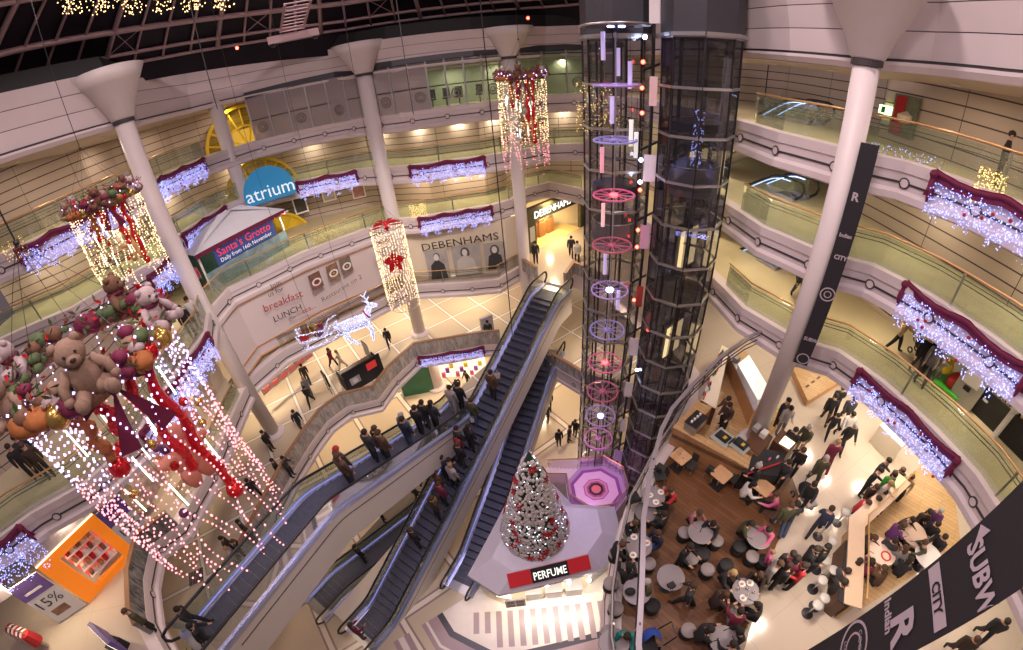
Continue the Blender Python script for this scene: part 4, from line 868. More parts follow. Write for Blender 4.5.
# ------------------------------------------------------------------ light garlands on the fascias
fairyB = glow('fairy_blue_white', (.34, .37, 1.0), 2.4); fairyW = glow('fairy_warm', (1, .66, .36), 2.3); fairyP = glow('fairy_pink', (1, .30, .34), 2.3); fairyV = glow('fairy_lilac_white', (.76, .5, 1), 2.4); fairyI = glow('fairy_white', (.55, .6, 1), 2.2); fairyG = glow('fairy_gold', (1, .66, .22), 2.0)
def garland(poly, z, label, drop=1.15, dens=150, up=.55, m=fairyB):
    pl = off(poly, -.1); L = sum(math.hypot(pl[i + 1][0] - pl[i][0], pl[i + 1][1] - pl[i][1]) for i in range(len(pl) - 1))
    root = empty('light_garland', (pl[0][0], pl[0][1], z), label, 'garland', 'light garlands on the gallery edges')
    n = max(8, int(L / .22)); A = along(pl, n); T = max(1, round(L / 1.9)); pts = []; mb = MB(); low = []
    for i, (x, y, nx, ny) in enumerate(A):
        t = i / n * T; sag = .16 * abs(math.sin(PI * t)); pts.append((x, y, z + up + .06 - sag)); 
    for i in range(len(pts) - 1):
        (x, y, zz), (x2, y2, z2) = pts[i], pts[i + 1]; nx, ny = A[i][2], A[i][3]; w = .04 * (i % 2)
        mb.poly([(x - nx * w, y - ny * w, zz + .1), (x2 - nx * (.04 - w), y2 - ny * (.04 - w), z2 + .1), (x2, y2, z2 - .22), (x, y, zz - .22)])
    mb.tube(pts, [.065 + .02 * (i % 2) for i in range(len(pts))], 6); part(mb, 'swag', maroon, root, True)
    for k in (0, -1):
        x, y, nx, ny = A[k]; mb = MB(); mb.ball((x - nx * .06, y - ny * .06, z + up), .13, 8); mb.poly([(x, y, z + up), (x + ny * .16, y - nx * .16, z - .05), (x - ny * .16, y + nx * .16, z - .1)]); mb.tube([(x, y, z + up), (x - nx * .08, y - ny * .08, z + .1), (x, y, z - .25)], [.1, .09, .03], 6); part(mb, 'bow', maroon, root)
    mb = MB(); N = int(L * dens * drop)
    for k in range(N):
        i = random.randrange(n); f = R(); x = A[i][0] * (1 - f) + A[i + 1][0] * f; y = A[i][1] * (1 - f) + A[i + 1][1] * f; d = R() ** .8 * drop * (.82 + .18 * math.sin(i * 1.7)); o = random.uniform(.0, .14)
        mb.octa((x - A[i][2] * o, y - A[i][3] * o, z + up - .18 - d), random.uniform(.014, .028))
    stuff(part(mb, 'fairy_lights', m, root))
    mb = MB()
    for k in range(int(L * 1.2)):
        i = random.randrange(n); x, y, nx, ny = A[i]; part(MB().ball((x - nx * .17, y - ny * .17, z + up - .2 - R() * drop * .7), .055, 7), 'bauble', red, root)
    return root
garland([(-19.55, 11.7), (-18.9, 12.1), (-17.7, 14.1), (-16.7, 15.65)], zA, 'blue white light garland on the top left gallery edge behind the warm toy ring')
garland([(-17.0, 17.9), (-17.9, 19.8), (-17.65, 23.6)], zA, 'blue white light garland on the top gallery edge between the two left columns')
garland([(-15.6, 13.9), (-16.2, 16.2)][::1], zB, 'short steep light garland on the second gallery edge left of the tall left column')
garland([(-17.7, 19.4), (-17.9, 19.8), (-17.6, 24.0)], zB, 'light garland on the second gallery edge over the grotto canopy')
garland([(-13.5, 26.95), (-11.4, 27.3), (-9.3, 27.4)], zB, 'light garland on the second gallery edge just right of the blue sign')
garland([(-5.4, 26.1), (-.7, 26.4)], zB, 'light garland on the second gallery edge above the middle picture of the back wall')
garland([(-5.4, 25.9), (-.6, 26.7)], zC, 'light garland directly above the large shopfront lettering')
garland([(-6.85, 23.1), (-4.7, 23.3), (-2.2, 23.6)], z1, 'light garland below the marble parapet of the first floor', .75)
garland([(-13.6, 8.0), (-13.8, 9.2), (-14.3, 14.3)], zC, 'long light garland on the low gallery edge behind the big toy ring', 1.35)
garland([(-20.4, .6), (-17.3, 3.2), (-16.7, 3.9)], zC, 'light garland at the far left above the orange shop', 1.9, 90)
garland([(11.62, 8.1), (11.95, 7.2), (12.25, 5), (12.3, 4.2)], zA, 'highest light garland on the right, on the top gallery edge', 1.1)
garland([(11.9, 7.9), (12.25, 5), (12.35, 3.7)], zB, 'middle light garland on the right, above the family walking', 1.15)
garland([(11.7, 8.0), (11.95, 7.2), (12.25, 5), (12.33, 3.8)], zC, 'lowest light garland on the right, above the food court', 1.1)
def lightnet(px, py, h, w, hh, label, m=fairyG, n=240):
    o = at(px, py, h); d = Vector((-o.x, -o.y, 0)).normalized(); s = Vector((-d.y, d.x, 0)); root = empty('light_net', tuple(o), label, 'light net', None); mb = MB()
    for k in range(n): mb.octa(o + s * random.uniform(-w / 2, w / 2) + Zu * (random.uniform(-hh, 0)) + d * random.uniform(0, .06), .02)
    stuff(part(mb, 'fairy_lights', m, root)); mb = MB()
    for k in range(7): mb.cyl(o + s * (-w / 2 + w * k / 6), o + s * (-w / 2 + w * k / 6) - Zu * hh, .006, n=4)
    for k in range(5): mb.cyl(o - s * w / 2 - Zu * hh * k / 4, o + s * w / 2 - Zu * hh * k / 4, .006, n=4)
    part(mb, 'wire_mesh', brass, root)
lightnet(996, 170, 13.9, .75, .95, 'gold light net on the top right glass balustrade beside the walking person')
lightnet(321, 226, 26.4, 1.6, 1.0, 'gold light net on the glass balustrade right of the grotto sign')
lightnet(417, 204, 26.6, 1.1, 1.0, 'gold light net on the glass balustrade right of the column above the shopfront')
lightnet(900, 148, 15.0, 2.6, .55, 'dim blue garland reflection on the top right gallery wall', fairyB, 150)  # reflection of a garland, imitated by glowing beads on the net
mbk = lightnet(10, 240, 21.5, .9, .8, 'small gold light net at the far left behind the top balustrade', fairyG, 40)
lightnet(598, 82, 17.0, 1.7, 1.9, 'warm light strings hanging inside the clear lift shaft', fairyG, 170)
lightnet(700, 110, 14.8, .35, 1.9, 'blue and pink light string inside the dark lift shaft', fairyB, 110)
lightnet(692, 233, 14.9, 1.2, .16, 'blue light bar across the dark lift shaft', fairyB, 90)
# ================================================================== hanging toy rings
fur = mat('tan_teddy_fur', (.27, .175, .125), .9, noise=.25, nscale=25); furw = mat('white_teddy_fur', (.45, .36, .36), .9, noise=.2, nscale=25); furb = mat('brown_teddy_fur', (.16, .08, .045), .9, noise=.3, nscale=25)
orange = mat('orange_plush', (.36, .12, .03), .8, noise=.25, nscale=12); green = mat('green_foliage', (.07, .11, .04), .8, noise=.5, nscale=12); gold = mat('gold_bauble', (.55, .36, .1), .25, .8); redb = mat('red_bauble', (.5, .01, .012), .2, .4, noise=0)
salmon = mat('salmon_plush', (.62, .24, .17), .8, noise=.12, nscale=6); purpl = mat('purple_plush', (.12, .04, .12), .8)
def cablem(): return steel
def teddy(root, c, s, face, m, scarf=maroon, sit=True):
    f = Vector((face[0], face[1], 0)).normalized(); l = Vector((-f.y, f.x, 0)); c = Vector(c); M = Matrix((l, f, Zu)).transposed()
    mb = MB(); mb.ball(c + Zu * .38 * s, .30 * s, 14, (1, .85, 1.15), M); h = c + Zu * .86 * s + f * .05 * s; mb.ball(h, .26 * s, 14, (1.05, .95, .95), M)
    mb.ball(h + f * .2 * s - Zu * .07 * s, .13 * s, 10, (1.05, 1, .85), M)
    for a in (-1, 1):
        mb.ball(h + l * a * .2 * s + Zu * .19 * s, .09 * s, 8)
        mb.tube([c + l * a * .22 * s + Zu * .6 * s, c + l * a * .4 * s + Zu * .42 * s + f * .1 * s, c + l * a * .44 * s + Zu * .26 * s + f * .24 * s], [.1 * s, .1 * s, .09 * s], 8); mb.ball(c + l * a * .44 * s + Zu * .24 * s + f * .26 * s, .1 * s, 8)
        mb.tube([c + l * a * .15 * s + Zu * .18 * s, c + l * a * .26 * s + Zu * .12 * s + f * .3 * s, c + l * a * .3 * s + Zu * .12 * s + f * .46 * s], [.14 * s, .13 * s, .12 * s], 8); mb.ball(c + l * a * .3 * s + Zu * .16 * s + f * .5 * s, .13 * s, 8, (.9, .7, 1.15), M)
    t = part(mb, 'teddy_bear', m, root, True)
    mb = MB()
    for a in (-1, 1): mb.ball(h + l * a * .1 * s + f * .225 * s + Zu * .05 * s, .028 * s, 6)
    mb.ball(h + f * .325 * s - Zu * .03 * s, .045 * s, 6, (1.3, .8, .8), M); part(mb, 'face', black, t)
    if scarf: part(MB().ring(c + Zu * .65 * s + f * .03 * s, .19 * s, .06 * s, Zu, 16, 6), 'scarf', scarf, t, True)
def fuzz(mb, pts, r, k=5, j=.3):
    mb.tube(pts, [r * random.uniform(1 - j, 1 + j) for _ in pts], k)
def baub(c, r, m, root, top=True): b = part(MB().ball(c, r, 14), 'bauble', m, root, True); part(MB().cyl(Vector(c) + Zu * r * .95, Vector(c) + Zu * r * 1.2, r * .2, n=8), 'cap', gold, b)
def toyring(c, Rr, L, label, big, topz, cols, n, brad, seed):
    random.seed(seed); c = Vector(c); root = empty('toy_ring_decoration', tuple(c), label, 'hanging decoration', None)
    N = 40; pts = [c + Vector((Rr * math.cos(2 * PI * i / N), Rr * math.sin(2 * PI * i / N), 0)) for i in range(N)]
    mb = MB(); mb.tube(pts, [.09 * random.uniform(.7, 1.25) for _ in pts], 7, True); part(mb, 'tinsel_hoop', furb if not big else mat('brown_tinsel', (.22, .1, .05), .6, noise=.6, nscale=30), root)
    mb = MB()
    for k in range(40): t = 2 * PI * R(); r = Rr * random.uniform(.7, 1.02); mb.ball(c + Vector((r * math.cos(t), r * math.sin(t), random.uniform(0, .3))), random.uniform(.07, .14), 9, (1, 1, .7), None, .22)
    part(mb, 'foliage', green, root, True); mb = MB()
    for k in range(520):
        t = 2 * PI * R(); r = Rr * random.uniform(.72, 1.12); q = c + Vector((r * math.cos(t), r * math.sin(t), random.uniform(-.06, .42))); e = Vector((random.uniform(-1, 1), random.uniform(-1, 1), random.uniform(-.6, 1))).normalized() * random.uniform(.1, .22); w = e.orthogonal().normalized() * .03; mb.use(k % 3).poly([q - w * .4, q + e * .5 - w, q + e, q + e * .5 + w])
    stuff(part(mb, 'tinsel_leaves', [green, furb, tins if k % 2 else gold], root))
    for k in range(34): t = 2 * PI * R(); r = Rr * random.uniform(.78, 1.04); part(MB().ball(c + Vector((r * math.cos(t), r * math.sin(t), random.uniform(.03, .36))), random.uniform(.08, .17), 11, (1.2, 1, .8), None, .13), 'plush_bundle', (furb, maroon, furb, green, furw if big else furb, fur, maroon)[k % 7], root, True)
    for k in range(5):                                    # the wires it hangs on
        t = 2 * PI * k / 5; part(MB().cyl(c + Vector((Rr * math.cos(t), Rr * math.sin(t), 0)), c + Zu * 1.9, .004, n=4), 'wire', dsteel, root)
    part(MB().ball(c + Zu * 1.9, .05, 8), 'shackle', dsteel, root); part(MB().cyl(c + Zu * 1.9, (c.x, c.y, topz), .012, n=5), 'suspension_cable', dsteel, root)
    mb = MB()
    for k in range(n):
        nc = int(26 * Rr) + 14; col = random.randrange(nc); t = 2 * PI * (col + .3 * math.sin(col * 7)) / nc; ln = L * (.86 + .14 * math.sin(col * 2.3)); f = random.randrange(34) / 34 + .02 * math.sin(col * 3.1) + .006 * R(); tw = t + .08 * math.sin(f * 9 + col); r = Rr * (1 + .02 * math.sin(f * 14 + col))
        mb.use(0 if f < cols[0] else 1).octa(c + Vector((r * math.cos(tw), r * math.sin(tw), -f * ln)), brad * random.uniform(.7, 1.2))
    stuff(part(mb, 'fairy_light_curtain', cols[1:], root))
    mb = MB()
    for k in range(70): t = 2 * PI * R(); mb.octa(c + Vector((Rr * 1.05 * math.cos(t), Rr * 1.05 * math.sin(t), random.uniform(-.05, .35))), brad * 1.3)
    stuff(part(mb, 'fairy_lights_on_hoop', fairyV, root))
    return root
def toys(root, c, Rr, L, s, face, big):
    c = Vector(c); cam = Vector((-c.x, -c.y, 0)).normalized(); side = Vector((-cam.y, cam.x, 0)); ms = [fur, furw, furb, fur, furw]
    def on(a, r=1.0): return c + (cam * math.cos(a) + side * math.sin(a)) * Rr * r
    specs = [(-.1, .98, fur if big else furb, 1.25), (1.1, .95, furw, 1.0), (-1.25, .95, fur, 1.0), (2.3, .95, furb, 1.1), (-2.3, .95, furw, 1.1)]
    for a, r, m, k in specs: d = (cam * math.cos(a) + side * math.sin(a)) * .6 + cam * .7; p = on(a, r); teddy(root, p + Zu * .02, s * k * .62, (d.x, d.y), m, maroon if m is not fur else None)
    for k, (a, m, rr) in enumerate(((.55, redb, .14), (.8, gold, .17), (-.55, gold, .18), (-.75, orange, .22), (-1.0, orange, .24), (.4, orange, .2), (1.7, maroon, .26), (-1.8, orange, .2), (2.9, maroon, .25), (-.35, maroon, .22))):
        p = on(a, 1.02) + Zu * random.uniform(0, .12)
        if m in (redb, gold): baub(p, rr * s, m, root)
        else: part(MB().ball(p, rr * s * 1.0, 12, (1.2, .9, .75), None, .12), 'plush_toy', m, root, True)
    # big maroon bow, red tinsel ropes, salmon figure and light sticks hanging inside
    for k, (a, ln, w) in enumerate(((.25, .42, .09), (.55, .6, .085), (-.2, .2, .08), (-.55, .22, .09))):
        p = on(a, .8); pts = [p + Vector((.04 * math.sin(i * 1.3), .04 * math.cos(i), -ln * L * i / 14)) for i in range(15)]; mb = MB()
        for q in pts: mb.octa(q, w * 1.25)
        fuzz(mb, pts, w, 7); part(mb, 'tinsel_rope', tins if k < 2 else orange if k == 3 else tins, root)
        if k in (1, 3): baub(pts[-1] - Zu * .2, .17 * s, redb, root)
    p = on(.05, .9); mb = MB()
    for sg in (-1, 1): mb.poly([p + cam * .1, p + side * sg * .5 * s + Zu * .18 * s + cam * .12, p + side * sg * .55 * s - Zu * .2 * s + cam * .12]); mb.poly([p + cam * .12, p + side * sg * .12 * s + cam * .13 - Zu * .2, p + side * sg * .5 * s - Zu * .95 * s + cam * .1, p + side * sg * .2 * s - Zu * 1.05 * s + cam * .1])
    mb.ball(p + cam * .14, .13 * s, 8); part(mb, 'velvet_bow', maroon, root)
    # gingerbread-like plush figure
    q = c - Zu * L * .52 + side * .25 * Rr; m2 = Matrix((side, cam, Zu)).transposed(); mb = MB(); k = s * 1.15
    mb.ball(q, .3 * k, 12, (1, .35, 1.25), m2); mb.ball(q + Zu * .5 * k, .24 * k, 12, (1, .4, 1), m2)
    for sg in (-1, 1): mb.ball(q + side * sg * .28 * k + Zu * .16 * k, .2 * k, 10, (1.2, .5, .6), m2); mb.ball(q + side * sg * .15 * k - Zu * .34 * k, .22 * k, 10, (.75, .5, 1.35), m2)
    part(mb, 'plush_figure', salmon if big else mat('gingerbread_plush', (.62, .36, .18), .8), root, True); part(MB().cyl(q + Zu * .7 * k, c, .006, n=4), 'wire', dsteel, root)
    stick = glow('light_stick', (.8, 1, .82), 3.5)
    for k in range(12):
        a = 2 * PI * k / 12 + .2; r = .35 + .4 * R(); p = c + (cam * math.cos(a) + side * math.sin(a)) * Rr * r - Zu * L * random.uniform(.12, .6)
        part(MB().cyl(p, p - Zu * .62 * s, .016, n=6), 'light_stick', stick, root); part(MB().cyl(p, (p.x, p.y, c.z), .004, n=3), 'wire', dsteel, root)
    for k in range(14):
        a = 2 * PI * R(); r = .3 + .6 * R(); p = c + (cam * math.cos(a) + side * math.sin(a)) * Rr * r - Zu * L * random.uniform(.2, .72); baub(p, .09 * s, (redb, gold, purpl, redb)[k % 4], root)
c1 = at(88, 360, 7.2); r = toyring(c1, 1.32, 4.75, 'huge near ring of teddies and tinsel with a pink and lilac light curtain, lower left', True, 9, (.36, fairyV, fairyP), 3800, .0215, 3); toys(r, c1, 1.32, 4.75, .95, None, True)
c2 = at(103, 203, 17.2); r = toyring(c2, 1.25, 3.35, 'smaller ring of brown toys with a warm white light curtain above the huge one', False, 10, (2, fairyW, fairyW), 1500, .027, 5); toys(r, c2, 1.25, 3.35, .75, None, False)
c4 = at(521, 78, 22.5); r = toyring(c4, 1.22, 4.9, 'toy ring with red streamers and warm lights hanging in front of the green lit offices', False, 10, (.75, fairyW, fairyP), 1250, .029, 9); toys(r, c4, 1.22, 4.9, .75, None, False)
# warm light column with bows
c3 = at(386, 226, 22.6); random.seed(4)
root = empty('light_column', tuple(c3), 'cylinder of warm white lights with two red ribbon bows, in front of the breakfast hoarding', 'hanging decoration')
Rr, L = .95, 5.2
part(MB().ring(c3, Rr, .03, n=28), 'hoop', steel, root); part(MB().ring(c3 - Zu * L, Rr * .9, .02, n=28), 'lower_hoop', steel, root)
mb = MB()
for k in range(2000): col = random.randrange(34); t = 2 * PI * col / 34; f = R(); mb.octa(c3 + Vector((Rr * math.cos(t + .1 * math.sin(9 * f)), Rr * math.sin(t + .1 * math.sin(9 * f)), -f * L * (.93 + .07 * math.sin(col)))), .026)
stuff(part(mb, 'fairy_light_curtain', fairyW, root))
cam = Vector((-c3.x, -c3.y, 0)).normalized(); side = Vector((-cam.y, cam.x, 0))
for z_, s in ((.05, 1.0), (-1.9, .62)):
    mb = MB(); o = c3 + Zu * z_ + cam * (.0 if z_ > 0 else Rr)
    for k in range(5): t = 2 * PI * k / 5 + .3; d = (side * math.cos(t) + (cam if z_ > 0 else Zu) * math.sin(t)); e = d.cross(Zu if z_ > 0 else cam) * .16; mb.poly([o, o + d * s * .6 + e, o + d * s * 1.05, o + d * s * .6 - e]); mb.poly([o + Zu * .06, o + d * s * .5 + e + Zu * .2, o + d * s * .9 + Zu * .12, o + d * s * .5 - e + Zu * .2])
    mb.ball(o + Zu * .1, .15 * s, 8); part(mb, 'ribbon_bow', tins, root)
part(MB().cyl(c3, (c3.x, c3.y, 10), .012, n=5), 'suspension_cable', dsteel, root)
for k in range(4): t = PI / 2 * k; part(MB().cyl(c3 + Vector((Rr * math.cos(t), Rr * math.sin(t), 0)), c3 + Zu * 1.2, .008, n=4), 'wire', dsteel, root)

# ------------------------------------------------------------------ light reindeer and sleigh
rc = at(357, 328, 19.6); cam = Vector((-rc.x, -rc.y, 0)).normalized(); fw = Vector((-cam.y, cam.x, 0)); 
def skel_lights(mb, pts, rads, dens, m=0):
    for i in range(len(pts) - 1):
        a, b = Vector(pts[i]), Vector(pts[i + 1]); L = (b - a).length; n = int(L * dens)
        for k in range(n):
            f = R(); r = rads[i] * (1 - f) + rads[i + 1] * f; d = (b - a).normalized(); o = d.orthogonal().normalized(); q = d.cross(o); t = R() * 2 * PI; mb.octa(a + (b - a) * f + (o * math.cos(t) + q * math.sin(t)) * r, .02)
root = empty('light_reindeer', tuple(rc), 'reindeer figure covered in white fairy lights, pulling the sleigh', 'light figure'); mb = MB(); fr = MB()
def L_(x, z, y=0): return rc + fw * x + Zu * z + cam * y
sk = [([L_(-.95, .25), L_(-.3, .28), L_(.4, .3), L_(.72, .42)], [.3, .36, .36, .25], 420), ([L_(.62, .45), L_(.85, .85), L_(1.0, 1.05)], [.24, .16, .14], 300), ([L_(.95, 1.08), L_(1.2, 1.0), L_(1.38, .92)], [.15, .12, .06], 260)]
for sg in (-.2, .2):
    sk += [([L_(.55, .15, sg), L_(.75, -.35, sg), L_(.62, -.95, sg)], [.13, .08, .05], 130), ([L_(-.8, .15, sg), L_(-.6, -.3, sg), L_(-.15 if sg > 0 else -.5, -.95, sg)], [.16, .09, .05], 130), ([L_(.98, 1.15, sg * .5), L_(.85, 1.5, sg * 1.4), L_(1.05, 1.75, sg * 1.9)], [.03, .03, .02], 60), ([L_(.9, 1.42, sg * 1.2), L_(.68, 1.62, sg * 1.9)], [.03, .02], 60)]
sk += [([L_(-.95, .35), L_(-1.15, .55)], [.08, .03], 100)]
for pts, rads, dn in sk: skel_lights(mb, pts, rads, dn); fr.tube(pts, [r * .8 for r in rads], 8)
part(fr, 'wire_body', mat('white_wire', (.55, .55, .62), .5), root, True); stuff(part(mb, 'fairy_lights', fairyI, root)); part(MB().ring(L_(.72, .62), .24, .05, fw + Zu * .6, 14), 'red_collar', red, root)
sc = at(316, 336, 19.2); root = empty('light_sleigh', tuple(sc), 'sleigh outlined in white fairy lights and loaded with presents, behind the reindeer', 'light figure')
def S_(x, z, y=0): return sc + fw * x + Zu * z + cam * y
mb = MB(); fr = MB()
for sg in (-.35, .35):
    for pts in ([S_(-.9, -.35, sg), S_(.7, -.38, sg), S_(1.1, -.15, sg), S_(1.2, .25, sg)], [S_(-.95, .55, sg), S_(-.8, .1, sg), S_(.5, .0, sg), S_(.8, .45, sg), S_(1.3, .6, sg)], [S_(-.5, .08, sg), S_(-.55, -.35, sg)], [S_(.45, .0, sg), S_(.5, -.37, sg)], [S_(-.95, .55, sg), S_(.5, .35, sg)]):
        fr.tube(pts, .022, 5); skel_lights(mb, pts, [.04] * len(pts), 36)
fr.slabbox(S_(-.7, .02, -.33), fw * 1.15, cam * .66, Zu * .05); part(fr, 'wire_frame', mat('white_wire', (.55, .55, .62), .5), root); stuff(part(mb, 'fairy_lights', fairyI, root))
for k, (x, z, y, m, s) in enumerate(((-.55, .2, .1, red, .2), (-.2, .22, -.1, woodp, .22), (.2, .2, .1, purpl, .2), (-.4, .5, 0, woodd, .22), (.05, .5, .05, gold, .17), (.35, .42, -.1, maroon, .16))): b = part(MB().box(S_(x, z, y), (s, s * .8, s), k * .7), 'present', m, root); part(MB().box(S_(x, z, y), (s * 1.03, s * .16, s * 1.03), k * .7), 'ribbon', gold, b)
for o, tz in ((rc + Zu * .6, 10), (sc + Zu * .4, 10)):
    w = MB().cyl(o, (o.x, o.y, tz), .008, n=4).build('hanging_wire', dsteel, loc=tuple(o)); tag(w, 'thin wire holding up the light %s' % ('reindeer' if o is not None and abs(o.x - rc.x) < .01 else 'sleigh'), 'wire')
# long cables through the void
for (x, y, z0, lab) in ((at(511, 320, 8.5).x, at(511, 320, 8.5).y, -6.2, 'long thin cable hanging in front of the shopfront and the long escalator'), (at(405, 60, 12).x, at(405, 60, 12).y, -1, 'thin cable crossing the top fascia near the frosted office'), (at(212, 90, 11).x, at(212, 90, 11).y, 0.2, 'thin cable crossing the top fascia left of the yellow arches')):
    o = MB().cyl((x, y, z0), (x, y, 11), .012, n=5).build('cable', dsteel, loc=(x, y, z0)); tag(o, lab, 'cable')
# stacked curved rail in front of the café deck
cr = [(10.2, 11.5), (8.8, 11.0), (7.3, 10.2), (5.6, 8.95), (4.6, 8.1), (4.0, 7.35), (3.3, 6.1), (2.7, 4.7), (2.25, 3.1), (1.9, 1.9), (1.7, .5), (2.2, -2)]
root = empty('curved_rail', (4, 7.3, -9.6), 'curved stack of four steel rails sweeping in front of the café deck', 'rail')
for k in range(4):
    mb = MB().sweep(cr, [(-.06, -9.2 - .2 * k), (.06, -9.2 - .2 * k), (.06, -9.24 - .2 * k), (-.06, -9.24 - .2 * k)]) if k == 0 else MB().tube([(p[0], p[1], -9.2 - .2 * k) for p in cr], .022, 5)
    part(mb, 'rail', mat('rail_grey', (.3, .27, .3), .4, .5) if k == 0 else dsteel, root)
for i, (x, y, nx, ny) in enumerate(along(cr, step=2.0)):
    if i % 2 == 0: part(MB().box((x, y, -9.52), (.02, .03, .33), math.atan2(ny, nx)), 'upright', dsteel, root)

# ------------------------------------------------------------------ banners
def banner(p0, p1, zt, zb, root_label, bend, items):
    p0, p1 = Vector((*p0, 0)), Vector((*p1, 0)); d = (p1 - p0); W = d.length; d /= W; nrm = Vector((d.y, -d.x, 0)); back = Vector((p1.x, p1.y + .35 * p1.x, 0)).normalized() * bend
    root = empty('hanging_banner', tuple(p0 + Zu * zb), root_label, 'banner'); mb = MB()
    def mp(x, y, l=.012): return (p0 + d * x + Zu * y + nrm * l) if x <= W else (p1 + back.normalized() * (x - W) + d * l + Zu * y)
    N = 10
    for k in range(N):
        a, b = zb + (zt - zb) * k / N, zb + (zt - zb) * (k + 1) / N; mb.poly([p0 + Zu * a, p1 + Zu * a, p1 + Zu * b, p0 + Zu * b]); mb.poly([p1 + Zu * a, p1 + back + Zu * a, p1 + back + Zu * b, p1 + Zu * b])
    part(mb, 'cloth', mat('banner_black', (.022, .02, .026), .65, noise=.03), root)
    for body, x, y, size, m, kind in items:
        if kind == 'box': mb = MB(); mb.add([mp(x, y), mp(x + body, y), mp(x + body, y + size), mp(x, y + size)], [(0, 1, 2, 3)])
        elif kind == 'ring':
            mb = MB(); vs = []; n = 28
            for k in range(n): t = 2 * PI * k / n; vs += [mp(x + body * math.cos(t), y + body * math.sin(t)), mp(x + size * math.cos(t), y + size * math.sin(t))]
            mb.add(vs, [(2 * k, 2 * k + 1, (2 * k + 3) % (2 * n), (2 * k + 2) % (2 * n)) for k in range(n)])
        elif kind == 'tri': mb = MB(); mb.add([mp(*q) for q in body], [tuple(range(len(body)))])
        else: mb = MB().text(body, (0, 0, 0), (1, 0, 0), (0, 1, 0), size, mapf=lambda tx_, ty_: mp(x + tx_, y + ty_, .02), squash=kind, bold=.032 if size > .15 else 0)
        part(mb, 'logo', m, root)
    return root
gw = mat('banner_print', (.52, .45, .5), .6, noise=.02)
nb = [('SUBWAY', .14, -3.44, .32, gw, .82), ([(.04, -3.2), (.17, -3.1), (.17, -3.34)], 0, 0, 0, gw, 'tri'), (.7, .05, -4.1, .2, gw, 'box'), ('CITY', .24, -4.06, .19, blackm, .85), ('R', .3, -4.85, .62, gw, 1.0), ('Indian', .04, -4.98, .2, gw, .9), (.36, .38, -5.75, .32, gw, 'ring'), (.2, .38, -5.75, .17, gw, 'ring'), ('GOOD', .2, -5.6, .12, gw, 1), ('LOVE', .24, -5.98, .1, gw, 1)]
banner((4.14, .73), (3.70, .04), -.9, -9.2, 'black banner with pale restaurant logos hanging close by at the lower right', .6, nb)
b0 = Vector((9.56, 9.14, 0)); d_ = Vector((.77, -.64, 0)); wv = .5
rb = [('R', .1, -3.2, .34, gw, 1), ('Indian', .06, -4.3, .17, gw, .9), ('CITY', .1, -5.0, .2, gw, .9), (.24, .28, -6.2, .2, gw, 'ring'), (.12, .28, -6.2, .09, gw, 'ring'), ('Rossi', .06, -7.2, .2, gw, .9), ('SUBW', .05, -8.0, .19, gw, .85), (.22, .28, -8.75, .18, gw, 'ring')]
rb = [r for r in rb if r[0] != 'Rossi']
banner((b0.x, b0.y), (b0.x + d_.x * wv, b0.y + d_.y * wv), -1.6, -9.0, 'narrow black banner with small pale logos on the right hand white column', .3, rb)
# ================================================================== shops of the lower floors
orng = mat('orange_shopfront', (.75, .19, .01), .45, emit=(.9, .22, .01), es=.4, noise=.04)
A, B = Vector((-17.9, 3.3, 0)), Vector((-16.55, 5.85, 0)); d = (B - A).normalized(); nn = Vector((d.y, -d.x, 0)); W = (B - A).length; H = 2.9
root = empty('orange_shop', tuple(A + Zu * fD), 'bright orange shopfront with a shelved red window on the lower left', 'shopfront')
part(MB().slabbox(A + Zu * fD, d * W * .26, -nn * .2, Zu * H), 'side_panel', orng, root); part(MB().slabbox(A + d * W * .84 + Zu * fD, d * W * .16, -nn * .2, Zu * H), 'side_panel', orng, root)
part(MB().slabbox(A + d * W * .26 + Zu * (fD + 2.45), d * W * .58, -nn * .2, Zu * .45), 'top_panel', orng, root); part(MB().slabbox(A + d * W * .26 + Zu * fD, d * W * .58, -nn * .2, Zu * .35), 'bottom_panel', orng, root)
part(MB().slabbox(A + d * W * .26 - nn * .7 + Zu * (fD + .3), d * W * .58, -nn * .05, Zu * 2.2), 'red_back_wall', mat('shop_red', (.6, .05, .04), .5, emit=(.9, .12, .08), es=.5, noise=0), root)
for k in range(4):
    sh = part(MB().slabbox(A + d * W * .3 - nn * .65 + Zu * (fD + .55 + .48 * k), d * W * .5, nn * .4, Zu * .04), 'shelf', white, root)
    for j in range(5): part(MB().slabbox(A + d * W * (.32 + .095 * j) - nn * .6 + Zu * (fD + .59 + .48 * k), d * .17, nn * .25, Zu * random.uniform(.14, .32)), 'goods', [photo[0], cream, woodp, red, white][(j + k) % 5], sh)
part(MB().sweep([(A.x, A.y), (B.x, B.y)], [(0, zC - .57), (.3, zC - .57), (.3, fD + H), (0, fD + H)]), 'bulkhead', plaster, root)
part(MB().slabbox(A + Zu * (fD + H) + nn * .02, d * W, nn * .02, Zu * .05), 'light_line', glow('shop_light_line', (1, .7, .35), 3), root)
